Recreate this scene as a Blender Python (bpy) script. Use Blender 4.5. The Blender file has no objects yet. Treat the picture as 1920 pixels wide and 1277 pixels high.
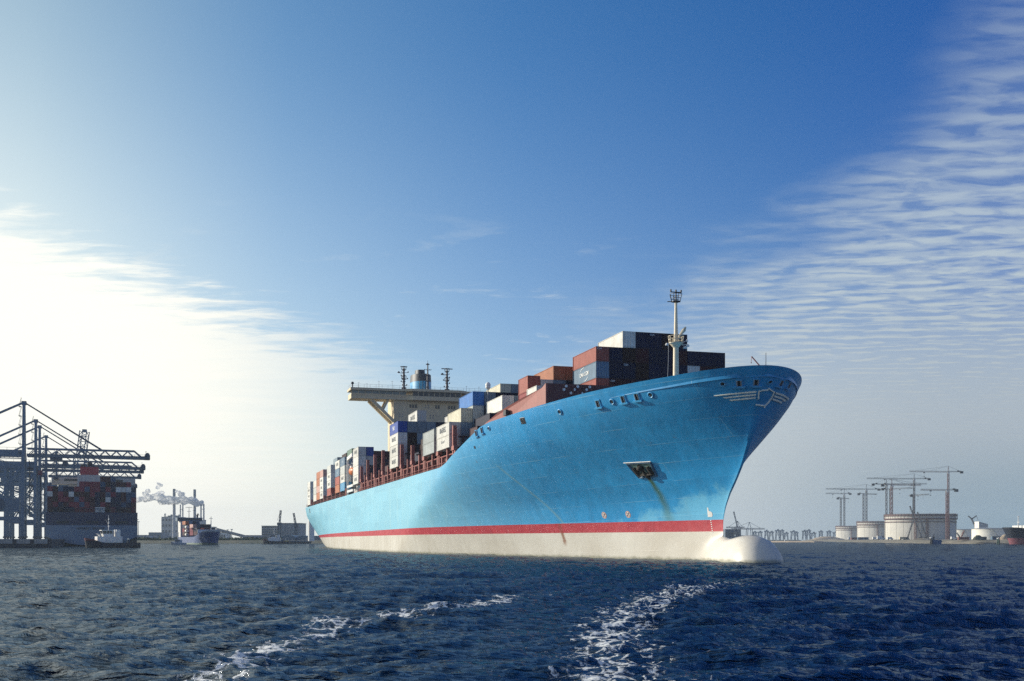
import bpy, math, random
import numpy as np
from mathutils import Vector, Matrix

# ------------------------------------------------------------------ camera, sky, sun, exposure
SC = bpy.context.scene
COL = SC.collection
CAM_H = 3.3
cam_data = bpy.data.cameras.new('camera')
cam = bpy.data.objects.new('camera', cam_data)
COL.objects.link(cam)
cam.location = (0, 0, CAM_H)
cam.rotation_euler = (math.pi / 2, 0, 0)
cam_data.sensor_width = 36.0
cam_data.lens = 36.0 * 2050 / 1920
cam_data.shift_y = (1012 - 638.5) / 1920
cam_data.clip_start = 0.5
cam_data.clip_end = 30000
SC.camera = cam

SUN_AZ, SUN_EL = math.radians(-69), math.radians(17)          # azimuth from +Y, clockwise
GLOW_AZ = math.radians(-69)          # centre of the bright cirrus veil in front of the sun
SUN_DIR = Vector((math.sin(SUN_AZ) * math.cos(SUN_EL), math.cos(SUN_AZ) * math.cos(SUN_EL), math.sin(SUN_EL)))
sun_data = bpy.data.lights.new('sun', 'SUN')
sun_data.energy = 5.0
sun_data.angle = math.radians(0.6)
sun_data.color = (1.0, 0.93, 0.80)
sun = bpy.data.objects.new('sun', sun_data)
COL.objects.link(sun)
sun.rotation_euler = SUN_DIR.to_track_quat('Z', 'Y').to_euler()

SC.view_settings.view_transform = 'Standard'
SC.view_settings.look = 'None'
SC.view_settings.exposure = 0.0
SC.view_settings.gamma = 1.0
SC.view_settings.use_curve_mapping = False
SC.cycles.use_denoising = False
SC.cycles.max_bounces = 6
SC.cycles.diffuse_bounces = 2
SC.cycles.glossy_bounces = 3
SC.cycles.volume_bounces = 1
SC.cycles.transparent_max_bounces = 8
SC.cycles.sample_clamp_indirect = 6.0


class NT:
    """small node-tree helper"""
    def __init__(self, tree):
        self.t = tree
        self.n = tree.nodes
        self.l = tree.links

    def new(self, typ, **kw):
        nd = self.n.new(typ)
        for k, v in kw.items():
            setattr(nd, k, v)
        return nd

    def put(self, sock, v):
        if isinstance(v, bpy.types.NodeSocket):
            self.l.new(v, sock)
        elif isinstance(v, (tuple, list)) and len(v) == 3 and sock.type == 'RGBA':
            sock.default_value = (v[0], v[1], v[2], 1)
        else:
            sock.default_value = v

    def m(self, op, a, b=None, c=None, clamp=False):
        nd = self.new('ShaderNodeMath', operation=op)
        nd.use_clamp = clamp
        for i, v in enumerate((a, b, c)):
            if v is not None:
                self.put(nd.inputs[i], v)
        return nd.outputs[0]

    def mix(self, f, a, b, mode='MIX'):
        nd = self.new('ShaderNodeMix', data_type='RGBA', blend_type=mode)
        self.put(nd.inputs[0], f)
        self.put(nd.inputs[6], a)
        self.put(nd.inputs[7], b)
        return nd.outputs[2]

    def rng(self, v, a, b, c=0.0, d=1.0, smooth=False):
        nd = self.new('ShaderNodeMapRange')
        nd.interpolation_type = 'SMOOTHSTEP' if smooth else 'LINEAR'
        self.put(nd.inputs[0], v)
        for i, q in enumerate((a, b, c, d)):
            self.put(nd.inputs[i + 1], q)
        return nd.outputs[0]

    def noise(self, vec, scale, detail=3, rough=0.55, dist=0.0):
        nd = self.new('ShaderNodeTexNoise')
        if vec is not None:
            self.l.new(vec, nd.inputs['Vector'])
        nd.inputs['Scale'].default_value = scale
        nd.inputs['Detail'].default_value = detail
        nd.inputs['Roughness'].default_value = rough
        nd.inputs['Distortion'].default_value = dist
        return nd.outputs[0]

    def sep(self, vec):
        nd = self.new('ShaderNodeSeparateXYZ')
        self.l.new(vec, nd.inputs[0])
        return nd.outputs

    def comb(self, x, y, z):
        nd = self.new('ShaderNodeCombineXYZ')
        for i, v in enumerate((x, y, z)):
            self.put(nd.inputs[i], v)
        return nd.outputs[0]

    def ramp(self, f, stops, interp='LINEAR'):
        nd = self.new('ShaderNodeValToRGB')
        cr = nd.color_ramp
        cr.interpolation = interp
        while len(cr.elements) < len(stops):
            cr.elements.new(0.5)
        for e, (p, c) in zip(cr.elements, stops):
            e.position = p
            e.color = (c[0], c[1], c[2], 1)
        self.put(nd.inputs[0], f)
        return nd.outputs[0]


def build_world():
    w = bpy.data.worlds.new('World')
    SC.world = w
    w.use_nodes = True
    t = NT(w.node_tree)
    t.n.clear()
    out = t.new('ShaderNodeOutputWorld')
    bg = t.new('ShaderNodeBackground')
    t.l.new(bg.outputs[0], out.inputs[0])
    STR = 0.1
    bg.inputs[1].default_value = STR
    sky = t.new('ShaderNodeTexSky')
    sky.sky_type = 'NISHITA'
    sky.sun_disc = False
    sky.sun_elevation = SUN_EL
    sky.sun_rotation = SUN_AZ
    sky.air_density = 1.0
    sky.dust_density = 0.6
    sky.ozone_density = 3.0
    tc = t.new('ShaderNodeTexCoord')
    d = tc.outputs['Generated']
    x, y, z = t.sep(d)[:3]
    el = t.m('MULTIPLY', t.m('ARCSINE', t.m('MAXIMUM', z, 0.0)), 57.2958)          # degrees
    hor = t.m('MAXIMUM', t.m('SQRT', t.m('ADD', t.m('MULTIPLY', x, x), t.m('MULTIPLY', y, y))), 1e-4)
    cs = t.m('DIVIDE', t.m('ADD', t.m('MULTIPLY', x, math.sin(GLOW_AZ)), t.m('MULTIPLY', y, math.cos(GLOW_AZ))), hor)
    daz = t.m('MULTIPLY', t.m('ARCCOSINE', t.m('MINIMUM', t.m('MAXIMUM', cs, -1.0), 1.0)), 57.2958)
    # clear sky: Nishita, deepened away from the sun and with height
    # clear sky: Nishita, deeper blue with the angle from the sun
    tint = t.ramp(t.rng(daz, 30, 110), [(0.0, (1.9, 1.75, 1.32)), (0.19, (1.75, 1.75, 1.42)), (0.34, (0.72, 1.22, 1.42)), (0.49, (0.29, 0.93, 1.40)), (0.64, (0.15, 0.76, 1.36)), (0.82, (0.075, 0.57, 1.36)), (1.0, (0.07, 0.53, 1.30))])
    base = t.mix(1.0, sky.outputs[0], tint, 'MULTIPLY')
    # cloud-plane coordinates (flat layer overhead)
    zz = t.m('MAXIMUM', t.m('ADD', z, 0.02), 0.01)
    u = t.m('DIVIDE', x, zz)
    v = t.m('DIVIDE', y, zz)
    uv = t.comb(u, v, 0.0)
    k = 1.0 / STR
    # haze veil, strong near the sun and near the horizon
    g_sun = t.m('MULTIPLY', t.m('POWER', 2.71828, t.m('DIVIDE', t.m('SUBTRACT', 43.0, daz), 13.0)),
                t.rng(el, 3.0, 27.0, 1.0, 0.10, True))
    hz = t.m('POWER', 2.71828, t.m('DIVIDE', el, -6.5))
    n_big = t.noise(uv, 0.55, 5, 0.55, 0.6)
    # edge of the bright cirrus bank on the sun side
    n_str = t.noise(t.comb(t.m('MULTIPLY', u, 1.3), t.m('MULTIPLY', v, 3.0), 0.0), 2.6, 6, 0.62, 0.3)
    edge = t.m('ADD', el, t.m('MULTIPLY', t.m('SUBTRACT', daz, 43.0), 0.30))
    edge = t.m('ADD', edge, t.m('MULTIPLY', t.m('SUBTRACT', n_str, 0.5), -7.0))
    bank = t.m('MULTIPLY', t.rng(edge, 13.4, 16.2, 1.0, 0.0, True), t.rng(daz, 51, 68, 1.0, 0.0, True))
    # rippled altocumulus on the far side
    q = t.m('SUBTRACT', daz, 79.0)
    nwarp = t.noise(t.comb(t.m('MULTIPLY', u, 0.9), t.m('MULTIPLY', v, 0.9), 3.0), 1.0, 3, 0.5)
    wave_v = t.m('ADD', t.m('MULTIPLY', v, 1.0), t.m('ADD', t.m('MULTIPLY', u, 0.16), t.m('MULTIPLY', nwarp, 0.55)))
    wv = t.new('ShaderNodeTexWave', wave_type='BANDS', bands_direction='Y', wave_profile='SIN')
    t.l.new(t.comb(u, wave_v, 0.0), wv.inputs['Vector'])
    wv.inputs['Scale'].default_value = 2.3
    wv.inputs['Distortion'].default_value = 4.0
    wv.inputs['Detail'].default_value = 3
    wv.inputs['Detail Scale'].default_value = 1.4
    rip = t.rng(wv.outputs['Fac'], 0.15, 0.95, 0.0, 1.0, True)
    puff = t.noise(t.comb(t.m('MULTIPLY', u, 4.6), t.m('MULTIPLY', v, 8.6), 8.0), 1.5, 4, 0.55, 0.5)
    rip = t.m('ADD', t.m('MULTIPLY', rip, 0.42), t.m('MULTIPLY', t.rng(puff, 0.37, 0.60, 0.0, 1.0, True), 0.66))
    lr = t.ramp(t.rng(daz, 60, 100), [(0.0, (.18,) * 3), (0.1, (.23,) * 3), (0.35, (.40,) * 3), (0.5, (.50,) * 3), (0.6, (.565,) * 3), (0.7, (.66,) * 3), (0.8, (.83,) * 3), (1.0, (1.1,) * 3)])
    lim = t.m('MULTIPLY', t.sep(lr)[0], 30.0)                                       # height of the bank, rising away from the sun
    lim = t.m('ADD', lim, t.m('MULTIPLY', t.m('SUBTRACT', t.noise(uv, 1.1, 5, 0.6, 0.5), 0.5), 15.0))
    region = t.rng(t.m('SUBTRACT', lim, el), -2.5, 6.0, 0.0, 1.0, True)
    thick = t.rng(el, 10.0, 24.0, 1.0, 0.40, True)
    lowfill = t.rng(el, 6.0, 15.0, 0.90, 0.10, True)
    rip = t.m('ADD', 0.26, t.m('MULTIPLY', rip, 0.74))
    alto = t.m('MULTIPLY', region, t.m('MAXIMUM', t.m('MULTIPLY', rip, thick), lowfill), None, True)
    alto = t.m('MULTIPLY', alto, t.rng(daz, 64, 82, 0.0, 1.0, True))
    # loose wisps
    wis = t.noise(t.comb(t.m('MULTIPLY', u, 2.6), t.m('MULTIPLY', v, 3.6), 5.0), 1.1, 6, 0.62, 0.3)
    wis = t.m('MULTIPLY', t.rng(wis, 0.57, 0.78, 0.0, 0.55, True), t.rng(el, 18.0, 10.0, 0.0, 1.0, True))
    # colours (multiplied by k because the Background strength is 0.1)
    c_far = tuple(q_ * k for q_ in (0.400, 0.455, 0.500))
    c_mid = tuple(q_ * k for q_ in (0.74, 0.80, 0.80))
    c_sun = tuple(q_ * k for q_ in (1.13, 1.11, 1.00))
    tone = t.mix(t.rng(daz, 64, 92, 0.0, 1.0, True), c_mid, c_far)
    # clouds get darker and bluer very low down on the far side
    lowdark = t.m('MULTIPLY', t.rng(el, 0.0, 6.0, 1.0, 0.0, True), t.rng(daz, 78, 94, 0.0, 1.0, True))
    tone = t.mix(t.m('MULTIPLY', lowdark, 0.95), tone, tuple(q_ * k for q_ in (0.175, 0.28, 0.36)))
    col = t.mix(t.m('MULTIPLY', hz, 0.95, None, True), base, tone)
    col = t.mix(wis, col, t.mix(0.5, tone, c_mid))
    altoc = t.mix(t.rng(el, 3.0, 15.0, 0.0, 1.0, True), tone, tuple(q_ * k for q_ in (0.48, 0.57, 0.64)))
    col = t.mix(alto, col, altoc)
    col = t.mix(t.m('MULTIPLY', g_sun, 0.80, None, True), col, c_sun)
    cream = t.mix(t.rng(daz, 48, 66, 0.0, 1.0, True), c_sun, tuple(q_ * k for q_ in (0.96, 0.94, 0.84)))
    body = t.rng(t.noise(t.comb(t.m('MULTIPLY', u, 1.2), t.m('MULTIPLY', v, 2.6), 2.0), 1.1, 5, 0.6, 0.4), 0.35, 0.65, 0.88, 1.0, True)
    col = t.mix(t.m('MULTIPLY', bank, body), col, cream)
    # below the horizon
    col = t.mix(t.rng(z, -0.02, -0.002, 1.0, 0.0), col, tuple(q_ * k for q_ in (0.12, 0.17, 0.22)))
    t.l.new(col, bg.inputs[0])


build_world()
random.seed(7)
RNG = np.random.default_rng(5)

# ------------------------------------------------------------------ helpers
def node_mat(name):
    m = bpy.data.materials.new(name)
    m.use_nodes = True
    t = NT(m.node_tree)
    t.n.clear()
    out = t.new('ShaderNodeOutputMaterial')
    p = t.new('ShaderNodeBsdfPrincipled')
    t.l.new(p.outputs[0], out.inputs[0])
    return m, t, p


def paint(name, col, rough=0.5, var=0.18, scale=0.6, metal=0.0, streak=0.0, spec=0.4, bump=0.0, rust=0.0):
    """weathered paint / concrete / steel; colour varies with noise in object space"""
    m, t, p = node_mat(name)
    tc = t.new('ShaderNodeTexCoord')
    o = tc.outputs['Object']
    n1 = t.noise(o, scale, 5, 0.6)
    f = t.rng(n1, 0.3, 0.7, 1.0 - var, 1.0 + var)
    if streak:
        mp = t.new('ShaderNodeMapping')
        mp.inputs['Scale'].default_value = (1.3, 1.3, 0.07)
        t.l.new(o, mp.inputs[0])
        n2 = t.noise(mp.outputs[0], 1.6, 4, 0.65)
        f = t.m('MULTIPLY', f, t.rng(n2, 0.35, 0.75, 1.0 + streak * 0.4, 1.0 - streak))
    c = t.mix(1.0, col, t.comb(f, f, f), 'MULTIPLY')
    if rust:
        n3 = t.noise(o, scale * 2.3, 6, 0.7)
        c = t.mix(t.rng(n3, 0.60, 0.72, 0.0, rust, True), c, (0.16, 0.055, 0.02))
    t.put(p.inputs['Base Color'], c)
    p.inputs['Roughness'].default_value = rough
    p.inputs['Metallic'].default_value = metal
    p.inputs['Specular IOR Level'].default_value = spec
    if bump:
        b = t.new('ShaderNodeBump')
        b.inputs['Strength'].default_value = bump
        b.inputs['Distance'].default_value = 0.05
        t.l.new(t.noise(o, scale * 8, 4), b.inputs['Height'])
        t.l.new(b.outputs[0], p.inputs['Normal'])
    return m


def glass_mat(name, col, rough=0.08):
    m, t, p = node_mat(name)
    tc = t.new('ShaderNodeTexCoord')
    n = t.noise(tc.outputs['Object'], 0.7, 2)
    f = t.rng(n, 0.3, 0.7, 0.6, 1.3)
    t.put(p.inputs['Base Color'], t.mix(1.0, col, t.comb(f, f, f), 'MULTIPLY'))
    p.inputs['Roughness'].default_value = rough
    p.inputs['Specular IOR Level'].default_value = 0.6
    return m


class MB:
    """collects shapes and links them as ONE mesh object"""
    def __init__(self):
        self.v = []
        self.f = []

    def add(self, vs, fs):
        b = len(self.v)
        self.v += [tuple(a) for a in vs]
        self.f += [tuple(i + b for i in q) for q in fs]
        return self

    def box(self, c, s, rz=0.0):
        x, y, z = s[0] / 2, s[1] / 2, s[2] / 2
        cr, sr = math.cos(rz), math.sin(rz)
        vs = []
        for dz in (-z, z):
            for dx, dy in ((-x, -y), (x, -y), (x, y), (-x, y)):
                vs.append((c[0] + dx * cr - dy * sr, c[1] + dx * sr + dy * cr, c[2] + dz))
        return self.add(vs, [(3, 2, 1, 0), (4, 5, 6, 7), (0, 1, 5, 4), (1, 2, 6, 5), (2, 3, 7, 6), (3, 0, 4, 7)])

    def lo(self, x0, x1, y0, y1, z0, z1):
        return self.box(((x0 + x1) / 2, (y0 + y1) / 2, (z0 + z1) / 2), (abs(x1 - x0), abs(y1 - y0), abs(z1 - z0)))

    def bar(self, p, q, w, h=None, up=(0, 0, 1)):
        h = h or w
        p, q = Vector(p), Vector(q)
        d = (q - p)
        if d.length < 1e-6:
            return self
        d.normalize()
        u = Vector(up)
        if abs(d.dot(u)) > 0.98:
            u = Vector((1, 0, 0))
        s = d.cross(u).normalized()
        t = s.cross(d).normalized()
        vs = []
        for e in (p, q):
            for a, b in ((-1, -1), (1, -1), (1, 1), (-1, 1)):
                vs.append(e + s * (a * w / 2) + t * (b * h / 2))
        return self.add(vs, [(0, 1, 2, 3), (7, 6, 5, 4), (0, 4, 5, 1), (1, 5, 6, 2), (2, 6, 7, 3), (3, 7, 4, 0)])

    def tube(self, p, q, r, r2=None, n=8, cap=True):
        r2 = r if r2 is None else r2
        p, q = Vector(p), Vector(q)
        d = (q - p).normalized()
        u = Vector((0, 0, 1)) if abs(d.z) < 0.95 else Vector((1, 0, 0))
        s = d.cross(u).normalized()
        t = s.cross(d).normalized()
        vs = []
        for e, rr in ((p, r), (q, r2)):
            for i in range(n):
                a = 2 * math.pi * i / n
                vs.append(e + s * (math.cos(a) * rr) + t * (math.sin(a) * rr))
        fs = [(i, i + n, (i + 1) % n + n, (i + 1) % n) for i in range(n)]
        if cap:
            fs += [tuple(range(n)), tuple(range(2 * n - 1, n - 1, -1))]
        return self.add(vs, fs)

    def lathe(self, prof, c=(0, 0, 0), n=24, sx=1.0, sy=1.0, cap=True):
        vs = []
        for r, z in prof:
            for i in range(n):
                a = 2 * math.pi * i / n
                vs.append((c[0] + r * math.cos(a) * sx, c[1] + r * math.sin(a) * sy, c[2] + z))
        fs = []
        for j in range(len(prof) - 1):
            for i in range(n):
                k = (i + 1) % n
                fs.append((j * n + i, j * n + k, (j + 1) * n + k, (j + 1) * n + i))
        if cap:
            fs.append(tuple(range(n - 1, -1, -1)))
            fs.append(tuple((len(prof) - 1) * n + i for i in range(n)))
        return self.add(vs, fs)

    def ball(self, c, r, n=10, sx=1, sy=1, sz=1):
        prof = []
        m = max(4, n // 2)
        vs = [(c[0], c[1], c[2] - r * sz)]
        for j in range(1, m):
            a = -math.pi / 2 + math.pi * j / m
            for i in range(n):
                b = 2 * math.pi * i / n
                vs.append((c[0] + r * sx * math.cos(a) * math.cos(b), c[1] + r * sy * math.cos(a) * math.sin(b), c[2] + r * sz * math.sin(a)))
        vs.append((c[0], c[1], c[2] + r * sz))
        fs = [(0, 1 + (i + 1) % n, 1 + i) for i in range(n)]
        for j in range(m - 2):
            for i in range(n):
                k = (i + 1) % n
                fs.append((1 + j * n + i, 1 + j * n + k, 1 + (j + 1) * n + k, 1 + (j + 1) * n + i))
        e = len(vs) - 1
        b0 = 1 + (m - 2) * n
        fs += [(b0 + i, b0 + (i + 1) % n, e) for i in range(n)]
        return self.add(vs, fs)

    def prism(self, poly, axis, a, b):
        """extrude a 2-D polygon along axis ('x','y','z') from a to b"""
        n = len(poly)
        def P(q, w):
            if axis == 'x':
                return (w, q[0], q[1])
            if axis == 'y':
                return (q[0], w, q[1])
            return (q[0], q[1], w)
        vs = [P(q, a) for q in poly] + [P(q, b) for q in poly]
        fs = [tuple(range(n)), tuple(range(2 * n - 1, n - 1, -1))]
        fs += [(i, i + n, (i + 1) % n + n, (i + 1) % n) for i in range(n)]
        return self.add(vs, fs)

    def truss(self, p, q, w, h, n, r, rd=None, up=(0, 0, 1)):
        """four-chord lattice girder from p to q"""
        rd = rd or r * 0.7
        p, q = Vector(p), Vector(q)
        d = (q - p).normalized()
        u = Vector(up)
        s = d.cross(u).normalized()
        t = s.cross(d).normalized()
        cs = [(-1, -1), (1, -1), (1, 1), (-1, 1)]
        def pt(i, c):
            return p + (q - p) * (i / n) + s * (c[0] * w / 2) + t * (c[1] * h / 2)
        for c in cs:
            self.bar(pt(0, c), pt(n, c), r)
        for i in range(n):
            for j in range(4):
                a, b = cs[j], cs[(j + 1) % 4]
                if i % 2 == 0:
                    self.bar(pt(i, a), pt(i + 1, b), rd)
                else:
                    self.bar(pt(i, b), pt(i + 1, a), rd)
                self.bar(pt(i, a), pt(i, b), rd)
        return self

    def mesh(self, name, smooth=False):
        me = bpy.data.meshes.new(name)
        me.from_pydata(self.v, [], self.f)
        me.update()
        if smooth:
            me.polygons.foreach_set('use_smooth', [True] * len(me.polygons))
            try:
                me.set_sharp_from_angle(angle=math.radians(38))
            except Exception:
                pass
        return me

    def build(self, name, mat=None, parent=None, smooth=False, loc=None, rz=None):
        me = self.mesh(name, smooth)
        if mat:
            me.materials.append(mat)
        return link(name, me, parent, loc, rz)


def link(name, data, parent=None, loc=None, rz=None):
    o = bpy.data.objects.new(name, data)
    COL.objects.link(o)
    if parent:
        o.parent = parent
    if loc is not None:
        o.location = loc
    if rz is not None:
        o.rotation_euler = (0, 0, rz)
    return o


def tag(o, label=None, cat=None, group=None, kind=None):
    if label:
        o['label'] = label
    if cat:
        o['category'] = cat
    if group:
        o['group'] = group
    if kind:
        o['kind'] = kind
    return o


def thing(name, label, cat, loc=(0, 0, 0), rz=0.0, group=None):
    o = link(name, None, None, loc, rz)
    o.empty_display_size = 1.0
    return tag(o, label, cat, group)


_TXT = {}
def text_mesh(s, size=1.0, extrude=0.0):
    key = (s, size, extrude)
    if key in _TXT:
        return _TXT[key]
    cu = bpy.data.curves.new('lettering', 'FONT')
    cu.body = s
    cu.size = size
    cu.align_x = 'CENTER'
    cu.align_y = 'CENTER'
    cu.extrude = extrude
    cu.offset = 0.012 * size
    cu.resolution_u = 3
    ob = bpy.data.objects.new('lettering', cu)
    COL.objects.link(ob)
    dg = bpy.context.evaluated_depsgraph_get()
    me = bpy.data.meshes.new_from_object(ob.evaluated_get(dg))
    bpy.data.objects.remove(ob)
    bpy.data.curves.remove(cu)
    me.name = 'lettering'
    _TXT[key] = me
    return me


def at(px, py, z=None, Y=None):
    """photograph pixel -> world point, by height or by distance"""
    if Y is None:
        Y = (z - CAM_H) * 2050 / (1012 - py)
    return Vector(((px - 960) / 2050 * Y, Y, CAM_H + (1012 - py) / 2050 * Y))


M = {}
M['crane_paint'] = paint('crane_paint', (0.105, 0.17, 0.24), 0.5, 0.2, 0.15, streak=0.15)
M['crane_dark'] = paint('crane_dark', (0.04, 0.07, 0.11), 0.55, 0.2, 0.2)
M['white_paint'] = paint('white_paint', (0.74, 0.73, 0.69), 0.45, 0.08, 0.5, streak=0.12)
M['cream_paint'] = paint('cream_paint', (0.66, 0.55, 0.36), 0.5, 0.08, 0.2, streak=0.12)
M['black_paint'] = paint('black_paint', (0.012, 0.015, 0.022), 0.45, 0.2, 0.6)
M['dark_steel'] = paint('dark_steel', (0.03, 0.033, 0.04), 0.55, 0.25, 0.8)
M['concrete'] = paint('concrete', (0.34, 0.33, 0.30), 0.85, 0.15, 0.12, streak=0.25)
M['pale_concrete'] = paint('pale_concrete', (0.60, 0.56, 0.49), 0.85, 0.10, 0.08, streak=0.15)
M['red_brown'] = paint('red_brown', (0.33, 0.105, 0.085), 0.6, 0.15, 0.4, streak=0.2)
M['maroon_dark'] = paint('maroon_dark', (0.055, 0.018, 0.02), 0.7, 0.2, 0.5)
M['glass'] = glass_mat('glass', (0.012, 0.02, 0.03), 0.2)
M['rust'] = paint('rust', (0.13, 0.05, 0.022), 0.8, 0.3, 1.5)
M['orange'] = paint('orange', (0.62, 0.17, 0.04), 0.45, 0.1, 0.8)
M['red'] = paint('red', (0.38, 0.035, 0.045), 0.45, 0.12, 0.5)
M['yellow'] = paint('yellow', (0.62, 0.46, 0.08), 0.5, 0.12, 0.5)
M['rubber'] = paint('rubber', (0.015, 0.015, 0.016), 0.85, 0.2, 1.5)
M['sand'] = paint('sand', (0.44, 0.35, 0.25), 0.95, 0.15, 0.05, bump=0.3)
M['grey_steel'] = paint('grey_steel', (0.23, 0.25, 0.27), 0.5, 0.2, 0.3, streak=0.1)
M['brick_red'] = paint('brick_red', (0.27, 0.12, 0.09), 0.6, 0.2, 0.3)
M['shed_blue'] = paint('shed_blue', (0.10, 0.16, 0.22), 0.5, 0.15, 0.1)

# ------------------------------------------------------------------ water
def ocean_tile(N, L, wind, ang, amp, seed, lo=0.0, pw=4.0, sp=8):
    """FFT sea surface tile: height and horizontal choppy displacement"""
    rg = np.random.default_rng(seed)
    k1 = np.fft.fftfreq(N, d=L / N) * 2 * np.pi
    kx, ky = np.meshgrid(k1, k1, indexing='ij')
    kk = np.sqrt(kx * kx + ky * ky)
    kk[0, 0] = 1e9
    Lw = wind * wind / 9.81
    cosf = (kx * math.cos(ang) + ky * math.sin(ang)) / kk
    P = np.exp(-1.0 / (kk * Lw) ** 2) / kk ** pw * (0.012 + np.abs(cosf) ** sp) * np.exp(-(kk * 0.02) ** 2)
    P[kk < lo] = 0
    P[cosf < 0] *= 0.25
    h0 = (rg.normal(size=(N, N)) + 1j * rg.normal(size=(N, N))) * np.sqrt(P / 2)
    h0[0, 0] = 0
    h = np.real(np.fft.ifft2(h0))
    sc = amp / h.std()
    dx = np.real(np.fft.ifft2(-1j * kx / kk * h0)) * sc
    dy = np.real(np.fft.ifft2(-1j * ky / kk * h0)) * sc
    return h * sc, dx, dy, L


def sample_tile(tile, x, y):
    out = []
    L = tile[3]
    N = tile[0].shape[0]
    fx = (x / L * N) % N
    fy = (y / L * N) % N
    i = np.floor(fx).astype(int) % N
    j = np.floor(fy).astype(int) % N
    a = fx - np.floor(fx)
    b = fy - np.floor(fy)
    i2, j2 = (i + 1) % N, (j + 1) % N
    for T in tile[:3]:
        out.append((T[i, j] * (1 - a) + T[i2, j] * a) * (1 - b) + (T[i, j2] * (1 - a) + T[i2, j2] * a) * b)
    return out


FOAM_A = [(-9.5, 21), (-7.6, 25.5), (-6.9, 34), (-6.5, 42.8), (-2.4, 55), (4.1, 70.5), (9, 82)]
FOAM_B = [(1.7, 19), (2.3, 25.5), (3.2, 36), (5.2, 49), (9.6, 66), (17.5, 86), (30, 108)]


def dist_poly(x, y, P):
    d = np.full(x.shape, 1e9)
    for (x0, y0), (x1, y1) in zip(P[:-1], P[1:]):
        ex, ey = x1 - x0, y1 - y0
        t = np.clip(((x - x0) * ex + (y - y0) * ey) / (ex * ex + ey * ey), 0, 1)
        d = np.minimum(d, np.hypot(x - x0 - t * ex, y - y0 - t * ey))
    return d


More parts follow.
